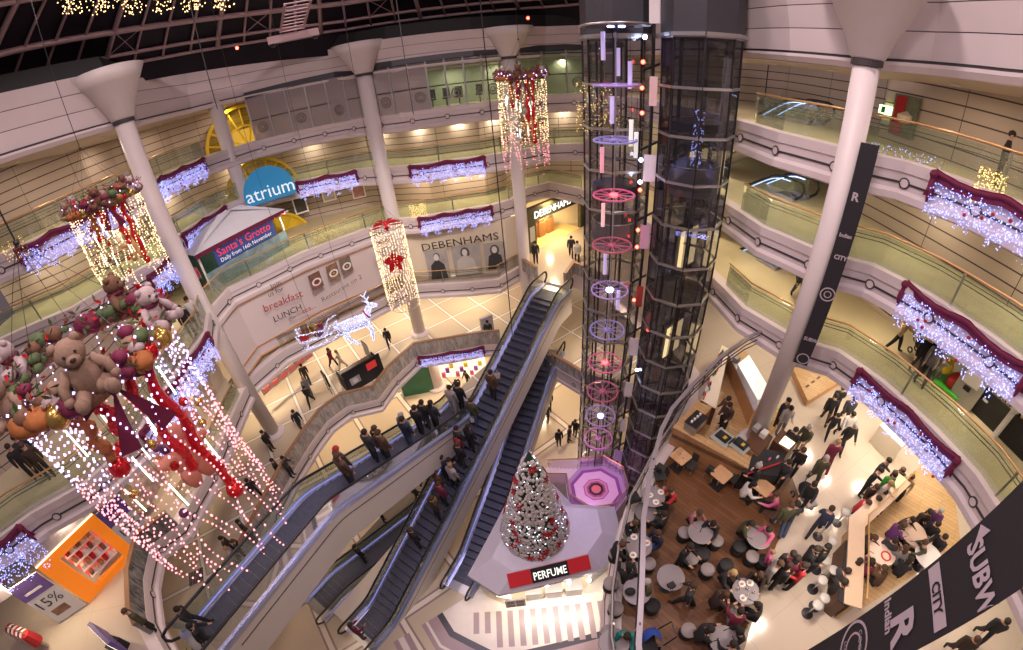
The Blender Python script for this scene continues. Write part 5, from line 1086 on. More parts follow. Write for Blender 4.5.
def sale(o, ax, w, label):
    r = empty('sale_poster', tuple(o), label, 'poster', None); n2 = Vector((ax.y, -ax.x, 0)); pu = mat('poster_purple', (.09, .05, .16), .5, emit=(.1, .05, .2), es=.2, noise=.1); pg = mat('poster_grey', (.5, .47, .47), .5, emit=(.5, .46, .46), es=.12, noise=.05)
    part(MB().slabbox(o, ax * w, n2 * .05, Zu * 2.7), 'sheet', pg, r); part(MB().slabbox(o + Zu * 1.75 + n2 * .05, ax * w, n2 * .01, Zu * .95), 'purple_field', pu, r)
    part(textfit(MB(), '15%', o + ax * w * .12 + Zu * 1.0 + n2 * .06, o + ax * w * .88 + Zu * 1.0 + n2 * .06, Zu, .01), 'lettering', ink, r); part(MB().slabbox(o + ax * w * .2 + Zu * .35 + n2 * .05, ax * w * .5, n2 * .01, Zu * .4), 'picture', photo[0], r)
    part(MB().slabbox(o + ax * w * .2 + Zu * 2.0 + n2 * .06, ax * w * .55, n2 * .005, Zu * .12), 'heading', inkw, r)
sale(B + d * .05 + Zu * (fD + .1), d, 1.15, 'purple and grey sale poster right of the orange shopfront')
e2 = Vector((-.72, -.69, 0)); sale(A - d * .05 + e2 * 1.5 + Zu * (fD + .1), -e2, 1.45, 'purple and grey sale poster left of the orange shopfront')
part(MB().slabbox(A + e2 * 1.5 + Zu * (zC - .6 - 1.3), e2 * 4, Vector((.1, -.1, 0)), Zu * 1.3), 'side_bulkhead', plaster, root)
# louvre strip under the far left fascia
lou = MB(); lp = off(CL[1:5], .25)
for k in range(6): lou.sweep(lp, [(.1 * k, zC - .62 - .05 * k), (.1 * k + .06, zC - .62 - .05 * k), (.1 * k + .06, zC - .58 - .05 * k), (.1 * k, zC - .58 - .05 * k)])
lo = struct(lou.build('trim_10', groove))
# lightbox directory at the lower left edge and red goods rail
lb = P(92, 632, fD + 1.6); r = empty('light_box', (lb.x, lb.y, fD), 'slim lit sign box with purple edge at the bottom left corner', 'sign')
part(MB().box((lb.x, lb.y, fD + .3), (.25, .25, .3)), 'base', blackm, r)
sd = Vector((.95, -.3, 0)); part(MB().slabbox(Vector((lb.x, lb.y, fD + .5)) - sd * .7, sd * 1.5, Vector((.05, .15, 0)), Zu * .9), 'case', mat('poster_purple', (.09, .05, .16), .5), r)
bx = part(MB().slabbox(Vector((lb.x, lb.y, fD + .56)) - sd * .66 - Vector((-.0, .02, 0)), sd * 1.42, Vector((0, .015, 0)), Zu * .78), 'lit_face', glow('box_face', (1, .9, .65), 2.2), r)
for k in range(5): part(MB().slabbox(Vector((lb.x, lb.y, fD + .62)) - sd * (.6 - .28 * k) - Vector((0, .045, 0)), sd * .2, Vector((0, .02, 0)), Zu * random.uniform(.3, .6)), 'sign_block', inkg, bx)
gp = P(22, 634, fD + .9); r = empty('clothes_rack', (gp.x, gp.y, fD), 'rack of red and white garments at the bottom left edge', 'rack')
for s in (-.7, .7): part(MB().cyl((gp.x + s, gp.y, fD), (gp.x + s, gp.y, fD + 1.3), .025, n=6), 'upright', steel, r)
part(MB().cyl((gp.x - .7, gp.y, fD + 1.3), (gp.x + .7, gp.y, fD + 1.3), .02, n=6), 'bar', steel, r)
for k in range(9): part(MB().lathe([(.05, 1.28), (.2, 1.2), (.24, .9), (.26, .5), (.0, .48)], (gp.x - .6 + .15 * k, gp.y, fD), 8), 'garment', (red, white, maroon, cream)[k % 4], r)
# patterned posters and warm shop wall left of the tall column on the shopping floor
root = empty('shop_window_wall', (-16.9, 13, fD), 'warm lit shop wall with patterned posters behind the big light curtain', 'shopfront')
part(MB().slabbox((-16.95, 8.2, fD), (-.05, 8.4, 0), (.06, 0, 0), (0, 0, 3.9)), 'wall_panel', cream, root)
for k, (y, c) in enumerate(((14.6, (.5, .42, .35)), (12.6, (.5, .25, .3)), (10.6, (.6, .2, .12)), (8.8, (.4, .3, .3)))): part(MB().slabbox((-16.88, y - .8, fD + .4), (0, 1.6, 0), (.03, 0, 0), (0, 0, 2.6)), 'poster', mat('pattern_poster_%d' % k, c, .5, noise=.9, nscale=3.5), root)
balustrade([(-14.95, 8.3), (-14.8, 10.2), (-15.4, 15.6)], fD + .05, 'brass railed glass balustrade below the long garland on the left', h=1.0, inset=.15)
# first floor : shop signs, stall, easel, wall fronts
r = empty('shop_sign', tuple(P(289, 370, -16.2)), 'long red and white lit shop sign on the first floor at the left', 'sign'); a, b = P(262, 392, -16.4), P(312, 352, -16.4)
part(MB().bar(a, b, .1, .6), 'sign_box', white, r)
for k in range(6): part(MB().bar(a.lerp(b, .03 + .165 * k) + Vector((.06, -.06, 0)), a.lerp(b, .15 + .165 * k) + Vector((.06, -.06, 0)), .1, .36), 'red_panel', mat('sign_red2', (.45, .08, .06), .5, emit=(.8, .2, .14), es=.3, noise=.5), r)
a, b = Vector((-11.25, 19.75, f1)), Vector((-9.15, 21.65, f1)); d = (b - a).normalized(); dn = Vector((-d.y, d.x, 0))
root = empty('sales_stall', tuple(a), 'black sales stall with a small red sign behind the first floor parapet', 'stall')
part(MB().slabbox(a, d * 2.9, dn * .12, Zu * 1.75), 'back_panel', blackm, root); part(MB().slabbox(a + dn * .1, d * .1, dn * 1.3, Zu * 1.2), 'side_panel', blackm, root); part(MB().slabbox(a + d * 2.8 + dn * .1, d * .1, dn * 1.3, Zu * 1.2), 'side_panel', blackm, root); part(MB().slabbox(a + dn * 1.0, d * 2.9, dn * .5, Zu * 1.0), 'counter', woodd, root)
dn2 = -dn; part(MB().slabbox(a + d * 1.75 + dn2 * .02 + Zu * .95, d * .75, dn2 * .02, Zu * .55), 'red_sign', mat('sign_red3', (.5, .03, .03), .5, emit=(.6, .04, .04), es=.4, noise=0), root); part(MB().slabbox(a + d * .35 + dn2 * .02 + Zu * .55, d * .75, dn2 * .02, Zu * .55), 'grey_picture', greyp, root)
part(MB().slabbox(a + d * .55 + dn2 * .045 + Zu * .65, d * .35, dn2 * .01, Zu * .32), 'picture', mat('tile_pale', (.6, .6, .58), .5), root)
part(MB().slabbox(a + d * 2.5 + dn * .7 + Zu * 1.1, d * .06 + dn * .05, dn * .9, Zu * 1.2), 'screen', mat('screen_blue', (.05, .08, .14), .3), root)
ez = a - d * .9 + dn * .9; r = empty('picture_stand', tuple(ez), 'dark picture board on a stand left of the black stall', 'stand')
part(MB().slabbox(ez + Zu * .7, d * .1 + dn * .0, dn * .8, Zu * 1.0), 'board', blackm, r); part(MB().slabbox(ez + Zu * .8 - d * .02 + dn * .08, d * .02, dn * .64, Zu * .8), 'picture', greyp, r)
for s in (.1, .7): part(MB().cyl(ez + dn * s, ez + dn * s + Zu * .7, .025, n=6), 'leg', dsteel, r)
tp_ = P(488, 333, f1); r = empty('information_sign', tuple(tp_), 'grey leaning sign board by the long escalator handrail', 'sign'); part(MB().box(tp_ + Zu * .75, (.5, .12, .75), .5), 'board', greyp, r); part(MB().box(tp_ + Zu * .03, (.6, .3, .03), .5), 'foot', dsteel, r)
root = empty('first_floor_shops', (-5, 32.5, f1), 'row of warm lit shopfronts along the back of the first floor', 'shopfront')
for k in range(7): part(MB().slabbox((-16 + 4 * k, 33.6, f1), (3.6, 0, 0), (0, .1, 0), (0, 0, 3.1)), 'shop_window', glow('shop_warm_%d' % (k % 3), ((1, .75, .5), (1, .55, .4), (1, .85, .65))[k % 3], .9, True), root)
part(MB().slabbox((-17, 33.5, f1 + 3.0), (29, 0, 0), (0, .1, 0), (0, 0, .5)), 'sign_band', red, root)
# ground floor : green board and pink shop behind the garland
ga_ = P(404, 397, zG); r = empty('green_board', tuple(ga_), 'green glass shopfront on the ground floor left of the white column', 'shopfront')
part(MB().slabbox(ga_, (3.0, .5, 0), (0, .1, 0), (0, 0, 3.0)), 'panel', mat('board_green', (.02, .11, .05), .35, emit=(.02, .12, .05), es=.15, noise=.3, nscale=1.5), r); part(MB().slabbox(ga_ + Vector((-.08, -.02, 0)), (.1, 0, 0), (0, .14, 0), (0, 0, 3.1)), 'jamb', white, r); part(MB().slabbox(ga_ + Vector((3.0, .5, 0)), (.1, 0, 0), (0, .14, 0), (0, 0, 3.1)), 'jamb', white, r)
gb = P(440, 384, zG); r = empty('bright_shop', tuple(gb), 'brightly lit ground floor shop with pink and yellow goods right of the white column', 'shopfront')
part(MB().slabbox(gb + Vector((0, .9, 0)), (4.2, -.3, 0), (0, .1, 0), (0, 0, 3.1)), 'lit_back', glow('shop_gold', (1, .72, .42), 1.6, True), r)
for k in range(9): part(MB().slabbox(gb + Vector((.2 + .42 * k, .55, .2 + .5 * (k % 3))), (.34, 0, 0), (0, .2, 0), (0, 0, .5)), 'goods', [mat('goods_pink', (.6, .1, .35), .5), mat('goods_purple', (.2, .06, .35), .5), mat('goods_yellow', (.6, .4, .08), .5)][k % 3], r)
rs = P(402, 468, zG + 1); r = empty('red_stand', tuple(Vector((rs.x, rs.y, zG))), 'red and white display stand on the ground floor under the crowded line escalator', 'stand')
part(MB().box((rs.x, rs.y, zG + .8), (.5, .35, .8), .5), 'body', red, r); part(MB().box((rs.x + .05, rs.y - .05, zG + 1.1), (.4, .36, .3), .5), 'label_panel', white, r)
# vents
v = P(190, 580, f1); o = MB()
for k in range(9): o.box((v.x + .08 * k, v.y + .05 * k, f1 + .01), (.03, .4, .012), .5)
tag(o.build('floor_grille', groove), 'small slotted floor grille beside the escalator at the lower left', 'grille')

# ------------------------------------------------------------------ frosted office fronts of the top gallery
og = glass('office_clear', (.7, .8, .7), .06, .06, (.3, .4, .3), .15)
def office(pl, label, nb_, clear=()):
    A = along(pl, nb_); z0, z1_ = zA + .58, .75; root = empty('office_glazing', (pl[0][0], pl[0][1], z0), label, 'office front', None)
    for i in range(len(A) - 1):
        a, b = A[i], A[i + 1]; part(MB().poly([(a[0], a[1], z0), (b[0], b[1], z0), (b[0], b[1], z1_), (a[0], a[1], z1_)]), 'pane', og if i in clear else glassg, root)
        if i % 2 == 0:
            m_ = Vector(((a[0] + b[0]) / 2, (a[1] + b[1]) / 2, z0 + .75)); n_ = Vector((-a[2], -a[3], 0)); part(MB().ring(m_ + n_ * .03, .3, .05, n_, 18, 5).ring(m_ + n_ * .03, .14, .04, n_, 12, 5), 'emblem', inkg, root)
    for i, (x, y, nx, ny) in enumerate(A): part(MB().box((x, y, (z0 + z1_) / 2), (.05, .05, (z1_ - z0) / 2), math.atan2(ny, nx)), 'mullion', steel, root)
    for zz in (z0 + 1.25, z1_ - .05): part(MB().sweep(pl, [(-.03, zz), (.03, zz), (.03, zz + .07), (-.03, zz + .07)]), 'transom', dsteel, root)
    part(MB().sweep(pl, [(-.08, z1_), (.3, z1_), (.3, 1.1), (-.02, 1.1)]), 'head_panel', gunm, root)
    return root
office([(-15.3, 26.6), (-11.4, 27.25), (-9.4, 27.45), (-7.6, 26.8)], 'dark frosted glass office front with round emblems left of the middle column', 6)
office([(-6.7, 26.4), (-5.4, 26.05), (-.7, 26.35), (.75, 26.8)], 'glazed office front with green lit rooms right of the middle column', 7, (3, 4, 5, 6))
office([(2.0, 27.35), (3.7, 28.2), (6, 27.95), (7.6, 24.6)], 'glazed office front with pale green light behind the red streamers', 5, (0, 1, 2, 3))
gl_ = mat('office_green_wall', (.40, .46, .34), .6)
struct(MB().slabbox((-4.2, 28.7, zA + .5), (12, 1.6, 0), (0, .15, 0), (0, 0, 2.9)).build('wall_office', gl_))
for k, (x, y, lab) in enumerate(((-3.2, 27.6, 'left of the three'), (-1.2, 27.7, 'middle of the three'), (2.6, 28.7, 'behind the red streamers'))):
    r = empty('office_light', (x, y, .55), 'strip light in the green lit office, ' + lab, 'light'); part(MB().box((x, y, .6), (.7, .12, .03), .1), 'diffuser', glow('office_strip', (.85, 1, .82), 5, True), r); part(MB().box((x, y, .66), (.75, .16, .03), .1), 'housing', white, r)
for k, (x, y) in enumerate(((-3.6, 27.9), (-2.7, 28.0), (-1.9, 28.0), (-.6, 28.1))):
    r = empty('office_chair', (x, y, zA + .5), 'dark office chair silhouetted in the green lit room', 'chair', 'chairs in the green office'); part(MB().box((x, y, zA + 1.0), (.24, .24, .05)), 'seat', blackm, r); part(MB().box((x, y + .22, zA + 1.35), (.22, .04, .28)), 'backrest', blackm, r); part(MB().cyl((x, y, zA + .52), (x, y, zA + .97), .04, n=6), 'stem', dsteel, r)

# ------------------------------------------------------------------ gallery escalators on the right with blue lit edges
led_save = led
led = glow('blue_white_edge_light', (.3, .42, 1.0), 6)
for zt_, zb_, lab in ((zA + .5, zB + .5, 'blue lit gallery escalator at the top right behind the glass balustrade'), (zB + .5, zC + .5, 'blue lit gallery escalator on the second gallery right of the dark lift shaft'), (zC + .5, fD, 'blue lit gallery escalator on the low gallery behind the white column')):
    escalator(lab, (13.2, 15.2), (11.0, 22.6 if zb_ > -9 else 24.5), zt_, zb_, 1.2, 1.2, 1.3, .6, 'gallery escalators on the right', lz=.66)
led = led_save
# exit sign and picture on the top right wall
e = at(886, 110, 17.2); f_ = Vector((-1, 0, 0)); r = empty('exit_sign', tuple(e), 'small lit green and white exit sign high on the right wall', 'sign'); part(MB().box((15.0, 15.0 * e.y / e.x, e.z * 15.0 / e.x), (.06, .32, .16)), 'lit_case', glow('exit_face', (.75, 1, .45), 3), r)
k_ = 15.0 / e.x; part(MB().box((14.93, e.y * k_ + .08, e.z * k_), (.01, .1, .12)), 'running_figure', mat('exit_green', (.02, .3, .06), .5), r)
e = at(904, 116, 17); k_ = 15.0 / e.x; r = empty('wall_picture', (15, e.y * k_, e.z * k_), 'red and pale poster on the top right wall beside the exit sign', 'picture'); part(MB().box((15.02, e.y * k_, e.z * k_), (.03, .6, .75)), 'sheet', mat('poster_teal', (.14, .16, .1), .5, noise=.5, nscale=3), r); part(MB().box((14.98, e.y * k_ + .25, e.z * k_), (.012, .25, .7)), 'red_strip', red, r); part(MB().lathe([(0, 0), (.3, .1), (.32, .35), (0, .5)], (14.98, e.y * k_ - .1, e.z * k_ - .3), 10), 'pale_figure', cream, r)
# stroller walkers' toy machine, ticket machine and shop on the low right gallery
rm = P(959, 378, zC + 1.0); r = empty('ride_machine', (rm.x, rm.y, zC + .5), 'red, yellow and green children\'s ride on the low right gallery', 'ride'); part(MB().ball((rm.x, rm.y, zC + .85), .42, 12, (1.2, .8, .8)), 'body', mat('ride_red', (.5, .02, .02), .35), r, True); part(MB().ball((rm.x - .25, rm.y + .5, zC + 1.15), .3, 12, (1, .8, 1)), 'roof', mat('ride_yellow', (.7, .5, .02), .35), r, True); part(MB().box((rm.x, rm.y + .1, zC + .6), (.7, .5, .1), .3), 'base', mat('ride_green', (.06, .4, .04), .4), r)
tm = P(975, 382, zC + 1.3); r = empty('ticket_machine', (tm.x, tm.y, zC + .5), 'grey ticket machine beside the children\'s ride', 'machine'); part(MB().box((tm.x, tm.y, zC + 1.3), (.4, .45, .8), .2), 'case', mat('machine_grey', (.42, .42, .38), .4), r); part(MB().box((tm.x - .38, tm.y - .05, zC + 1.6), (.05, .3, .3), .2), 'front_panel', white, r); part(MB().box((tm.x - .4, tm.y - .05, zC + 1.15), (.05, .12, .08), .2), 'slot', blackm, r)
tl = P(993, 393, zC + 1.4); r = empty('lit_kiosk', (tl.x, tl.y, zC + .5), 'white lit booth with a stool right of the ticket machine', 'booth'); part(MB().box((tl.x + .6, tl.y, zC + 1.6), (.08, .9, 1.1), .1), 'lit_back', glow('booth_white', (.8, .88, 1), 1.6, True), r); part(MB().box((tl.x, tl.y - .95, zC + 1.6), (.6, .06, 1.1), .1), 'side', white, r); part(MB().cyl((tl.x, tl.y, zC + .5), (tl.x, tl.y, zC + 1.1), .05, n=8), 'stool_stem', steel, r); part(MB().lathe([(0, 0), (.25, .0), (.25, .08), (0, .1)], (tl.x, tl.y, zC + 1.1), 14), 'stool_seat', white, r)
ds = P(1012, 420, zC + 1.0); r = empty('display_cabinet', (ds.x, ds.y, zC + .5), 'black cabinet filled with small pale jars at the right edge', 'cabinet'); part(MB().box((ds.x, ds.y, zC + 1.0), (.5, 1.3, .5), .05), 'body', blackm, r); mb = MB()
for i in range(4):
    for j in range(12): mb.cyl((ds.x - .4 + .2 * i, ds.y - 1.1 + .2 * j, zC + 1.5), (ds.x - .4 + .2 * i, ds.y - 1.1 + .2 * j, zC + 1.66), .06, n=8)
stuff(part(mb, 'jars', mat('jar_pale', (.6, .5, .25), .4), r))
# ================================================================== food court furniture
ttop = mat('table_laminate_grey', (.25, .22, .235), .35, noise=.04); ttopw = mat('table_oak', (.55, .33, .17), .4, noise=.1, nscale=6)
FZ = fD + .03
def local_table(top, R_):
    o = bpy.data.objects.new('round_table', None); COL.objects.link(o)
    part(MB().lathe([(0, .71), (R_ - .02, .71), (R_, .725), (R_, .74), (R_ - .02, .75), (0, .75)], n=28), 'table_top', top, o); part(MB().cyl((0, 0, .03), (0, 0, .71), .045, n=10), 'pedestal', steel, o); part(MB().lathe([(0, 0), (.27, 0), (.27, .02), (.06, .05), (0, .05)], n=20), 'foot', dsteel, o); KIDS[o.name] = list(o.children); return o
def local_stool(m, R_=.23, H=.45):
    o = bpy.data.objects.new('stool', None); COL.objects.link(o)
    part(MB().lathe([(0, 0), (R_ * .92, 0), (R_ * .96, .05), (R_ * .96, H - .1), (R_ * .9, H - .09)], n=20), 'drum', blackm, o, True); part(MB().lathe([(R_ * .9, H - .09), (R_, H - .06), (R_, H - .02), (R_ * .93, H), (0, H + .005)], n=20), 'seat_pad', m, o, True); KIDS[o.name] = list(o.children); return o
def local_chair(m):
    o = bpy.data.objects.new('chair', None); COL.objects.link(o)
    part(MB().box((0, 0, .45), (.21, .21, .025)), 'seat', m, o)
    mb = MB(); 
    for k in range(6): a = -.5 + k * .2; mb.slabbox((math.sin(a) * .24 - .03, -.2 - .04 * math.cos(a), .5), (.06, 0, 0), (0, .025, 0), (0, -.06, .36))
    part(mb, 'backrest', m, o)
    for x in (-.18, .18):
        for y in (-.18, .18): part(MB().cyl((x, y, 0), (x * .92, y * .92, .44), .014, n=6), 'leg', steel, o)
    KIDS[o.name] = list(o.children); return o
first = {}
def place(kind, maker, pos, label, cat, group, rz=0.):
    if kind not in first: first[kind] = o = maker(); o.location = pos; o.rotation_euler = (0, 0, rz)
    else: o = copy_tree(first[kind], pos, rz)
    return tag(o, label, cat, group)
tabs = [((653, 496), 'round grey table with plates where the person in red sits'), ((639, 545), 'round grey table partly hidden by the steel rail, with a blue coated diner'), ((637, 591), 'round grey table with a dark bag on it, low under the steel rail'), ((671, 577), 'empty round grey table with a small black box at its edge'), ((701, 532), 'round grey table with a striped topped and a black dressed diner'), ((759, 537), 'round grey table where a person in magenta leans in'), ((746, 591), 'round table crowded with cups and trays beside the tile edge'), ((724, 640), 'round grey table at the bottom edge between two dark haired diners'), ((614, 643), 'round grey table at the bottom left of the deck in front of the teal shirt')]
for k, ((px, py), lab) in enumerate(tabs): p = P(px, py, FZ + .75); place('t', lambda: local_table(ttop, .44), (p.x, p.y, FZ), lab, 'table', 'round café tables')
stools = [(685, 532, 'l', 'pale stool left of the striped topped diner\'s table'), (717, 540, 'l', 'pale stool tucked under the right side of the striped topped diner\'s table'), (692, 558, 'l', 'pale stool in front of the person reading in black'), (708, 569, 'l', 'cream topped stool alone between the empty table and the dark standing shopper'), (616, 608, 'l', 'pale stool left of the table with the dark bag'), (609, 632, 'l', 'pale stool at the left edge above the teal shirt'), (653, 605, 'b', 'black stool right of the table with the dark bag'), (704, 553, 'b', 'black stool below the striped topped diner\'s table'), (753, 556, 'l', 'grey stool below the magenta diner\'s table'), (740, 546, 'b', 'black stool left of the magenta diner\'s table'), (727, 564, 'b', 'black stool above the fair haired diner'), (765, 560, 'b', 'dark stool right of the grey stool below the magenta diner'), (649, 563, 'l', 'pale stool right of the steel rail below the blue coat'), (633, 567, 'l', 'pale stool left of the steel rail below the table'), (689, 630, 'l', 'pale stool half covered by the large black coat at the bottom'), (737, 612, 'l', 'pale stool below the crowded table'), (646, 512, 'g', 'grey round seat below the table of the person in red'), (616, 553, 'l', 'grey seat beside the left diner near the glass edge'), (611, 583, 'l', 'seat at the glass edge with a blue and beige coat on it')]
ms_ = dict(l=mat('stool_pad_grey', (.27, .23, .23), .6), b=blackm, g=mat('stool_pad_dark', (.2, .18, .19), .6))
for px, py, c, lab in stools: p = P(px, py, FZ + .45); place('s' + c, lambda: local_stool(ms_[c], .24 if c != 'g' else .4), (p.x, p.y, FZ), lab, 'stool', 'café stools')
# square oak tables and chairs by the counter
def local_sq():
    o = bpy.data.objects.new('square_table', None); COL.objects.link(o); mb = MB(); mb.plate([(-.33, -.28), (-.28, -.33), (.28, -.33), (.33, -.28), (.33, .28), (.28, .33), (-.28, .33), (-.33, .28)], .71, .75); part(mb, 'table_top', ttopw, o); part(MB().cyl((0, 0, .03), (0, 0, .71), .04, n=8), 'pedestal', steel, o); part(MB().box((0, 0, .015), (.25, .25, .015)), 'foot', dsteel, o); KIDS[o.name] = list(o.children); return o
for (px, py), lab in (((681, 456), 'square oak table with a tray of cups near the corner of the counter'), ((722, 474), 'empty square oak table in the middle below the counter'), ((764, 487), 'square oak table between the zebra top and the red top'), ((742, 474), 'square oak table pushed against the right end of the counter')):
    if px == 742: continue
    p = P(px, py, FZ + .75); place('q', local_sq, (p.x, p.y, FZ), lab, 'table', 'square oak tables', .5)
for px, py, rz, lab in ((691, 464, 2.2, 'dark chair right of the tray table'), (712, 470, -.9, 'dark chair left of the empty oak table'), (733, 477, 2.2, 'dark chair right of the empty oak table'), (661, 468, -.9, 'dark green chair by the steel rail'), (660, 475, 1.5, 'dark chair above the person in red'), (662, 515, 2.6, 'black backed chair below the person in red'), (634, 497, .2, 'dark chair with a yellow card on it at the glass edge')): p = P(px, py, FZ + .5); place('c', lambda: local_chair(mat('chair_dark', (.03, .032, .03), .5)), (p.x, p.y, FZ), lab, 'chair', 'dark café chairs', rz)
# tableware
def local_plate():
    o = bpy.data.objects.new('plate', None); COL.objects.link(o); part(MB().lathe([(0, .0), (.07, .0), (.12, .018), (.125, .022), (.07, .01), (0, .008)], n=18), 'dish', white, o, True); part(MB().ball((0, 0, .022), .06, 8, (1, .8, .45)), 'food', mat('plate_food', (.5, .27, .1), .6, noise=.5, nscale=30), o); KIDS[o.name] = list(o.children); return o
def local_cup():
    o = bpy.data.objects.new('cup', None); COL.objects.link(o); part(MB().lathe([(.025, 0), (.035, .0), (.042, .09), (.036, .09), (.03, .01)], n=12), 'cup_body', white, o); part(MB().lathe([(0, .075), (.036, .076)], n=12), 'coffee', woodd, o); KIDS[o.name] = list(o.children); return o
for px, py, lab in ((661, 492, 'plate of food nearest the person in red'), (656, 502, 'plate of food on the lower side of the red diner\'s table'), (650, 495, 'plate left on the red diner\'s table'), (634, 537, 'plate left of the rail on the blue coated diner\'s table'), (647, 543, 'plate right of the rail on the blue coated diner\'s table'), (742, 584, 'plate on the upper left of the crowded table'), (750, 583, 'plate at the top right of the crowded table'), (743, 598, 'plate of food at the lower left of the crowded table'), (633, 555, 'plate at the lower side of the blue coated diner\'s table')): p = P(px, py, FZ + .76); place('p', local_plate, (p.x, p.y, FZ + .75), lab, 'plate', 'plates of food on the round tables')
for px, py, lab in ((664, 488, 'cup at the top of the red diner\'s table'), (656, 487, 'cup left at the top of the red diner\'s table'), (739, 589, 'cup left on the crowded table'), (748, 589, 'cup in the middle of the crowded table'), (754, 592, 'cup right on the crowded table'), (747, 595, 'cup at the front of the crowded table'), (680, 454, 'cup on the tray table'), (683, 458, 'second cup on the tray table'), (645, 548, 'cup beside the rail on the blue coated diner\'s table'), (670, 590, 'cup behind the black box')): p = P(px, py, FZ + .78); place('u', local_cup, (p.x, p.y, FZ + .75), lab, 'cup', 'paper cups on the tables')
p = P(671, 586, FZ + .76); o = MB().box((0, 0, .06), (.11, .09, .06), .3).build('box', blackm); o.location = (p.x, p.y, FZ + .75); tag(o, 'small black box at the edge of the empty grey table', 'box')
p = P(630, 592, FZ + .8); o = MB().ball((0, 0, .1), .17, 12, (1, .75, .6)).build('handbag', CL_['black'], smooth=True); o.location = (p.x, p.y, FZ + .75); tag(o, 'soft black bag lying on the grey table left of the rail', 'bag')
p = P(650, 640, FZ + .5); r = empty('pushchair', (p.x, p.y, FZ), 'blue hooded pushchair at the bottom right of the steel rail', 'pushchair'); part(MB().lathe([(.27, 0), (.28, .12), (.24, .25), (.12, .34), (0, .36)], (p.x + .05, p.y + .05, FZ + .5), 16, -.6, 3.6), 'hood', CL_['blue'], r, True); part(MB().box((p.x - .1, p.y - .1, FZ + .45), (.25, .3, .1)), 'seat', CL_['black'], r)
part(MB().tube([(p.x + .3, p.y + .25, FZ + .6), (p.x + .62, p.y + .3, FZ + .95), (p.x + .66, p.y - .15, FZ + .95), (p.x + .32, p.y - .25, FZ + .6)], .025, 6), 'handle', black, r)
for sx, sy in ((-.25, -.3), (.3, -.3), (-.25, .3), (.3, .3)): part(MB().ring((p.x + sx, p.y + sy, FZ + .12), .11, .03, (1, 0, 0), 14), 'wheel', black, r)

# ------------------------------------------------------------------ coffee counter block
def block(name, pix, zt, zb, m, label, cat, mtop=None, over=0.):
    pl = [P(px, py, zt) for px, py in pix]; pl = [(q.x, q.y) for q in pl]; c = (sum(q[0] for q in pl) / len(pl), sum(q[1] for q in pl) / len(pl)); root = empty(name, (*c, zb), label, cat)
    part(MB().plate(pl, zb, zt - .05), 'body', m, root); pt = [(c[0] + (q[0] - c[0]) * (1 + over), c[1] + (q[1] - c[1]) * (1 + over)) for q in pl]; part(MB().plate(pt, zt - .05, zt), 'counter_top', mtop or m, root); return root
struct(MB().plate([(q.x, q.y) for q in [P(*p, FZ) for p in ((690, 440), (748, 462), (785, 420), (745, 350), (715, 370))]], FZ, FZ + .015).build('floor', woodl))
c1_ = block('coffee_counter', ((673, 427), (699, 399), (712, 407), (691, 431), (751, 456), (748, 468)), fD + 1.15, fD, woodp, 'oak fronted coffee counter along the top of the café deck', 'counter', woodl, .01)
a, b = P(672, 434, fD + .95), P(747, 470, fD + .95); 
pm = mat('scribble_print', (.14, .07, .04), .6, noise=.9, nscale=14); part(MB().bar(a + Vector((-.02, -.06, .0)), b + Vector((-.02, -.06, .0)), .02, .2), 'printed_band', pm, c1_)
c2_ = block('display_counter', ((700, 402), (722, 345), (729, 349), (716, 408)), fD + 1.15, fD, woodd, 'long counter with bottles and cups running back from the coffee counter', 'counter', cream)
c3_ = block('steel_topped_counter', ((728, 352), (733, 349), (763, 400), (754, 411)), fD + 1.0, fD, woodp, 'long back counter of the café, dark fronted with a steel top', 'counter', greyp)
fr = P(752, 378, fD + 1.3); r = block('ice_display', ((738, 364), (749, 355), (771, 391), (758, 400)), fD + 1.35, fD + .9, white, 'white lit chilled display case on the back counter', 'display case', mat('ice_white', (.8, .82, .78), .3, emit=(.9, .95, .9), es=.35))
c4_ = block('till_counter', ((757, 422), (773, 437), (758, 455), (745, 443)), fD + 1.2, fD, woodp, 'oak till counter with a menu display at the right of the café', 'counter', woodd)
c5_ = block('sloped_counter', ((742, 472), (757, 448), (787, 452), (778, 476)), fD + 1.1, fD, blackm, 'dark counter with price tags facing the queue', 'counter', blackm)
part(MB().bar(P(747, 474, fD + 1.16), P(783, 462, fD + 1.16), .05, .05), 'red_edge', red, c5_)
c6_ = block('menu_stand', ((782, 428), (797, 443), (788, 452), (773, 440)), fD + 1.25, fD, woodd, 'dark menu stand with a lit cream menu beside the tall column', 'stand', woodd)
part(MB().plate([(q.x, q.y) for q in [P(*p, fD + 1.27) for p in ((785, 436), (795, 443), (789, 449), (779, 443))]], fD + 1.26, fD + 1.29), 'lit_menu', glow('menu_cream', (1, .85, .6), 1.8), c6_)
for k, ((px, py), lab) in enumerate((((723, 437), 'grey bin with a black lid and yellow card, left of the pair by the counter'), ((741, 444), 'grey bin with a black lid and yellow card, right of the pair by the counter'))):
    q = P(px, py, fD + 1.2); r = empty('waste_bin', (q.x, q.y, fD), lab, 'bin', 'bins behind the coffee counter'); part(MB().box((q.x, q.y, fD + .6), (.38, .38, .58), .5), 'case', mat('bin_grey', (.35, .38, .34), .4), r); part(MB().box((q.x, q.y, fD + 1.22), (.2, .27, .05), .5).box((q.x, q.y, fD + 1.28), (.15, .21, .02), .5), 'lid', blackm, r); part(MB().box((q.x + .0, q.y - .12, fD + 1.31), (.08, .06, .015), .4), 'card', CL_['yellow'], r)
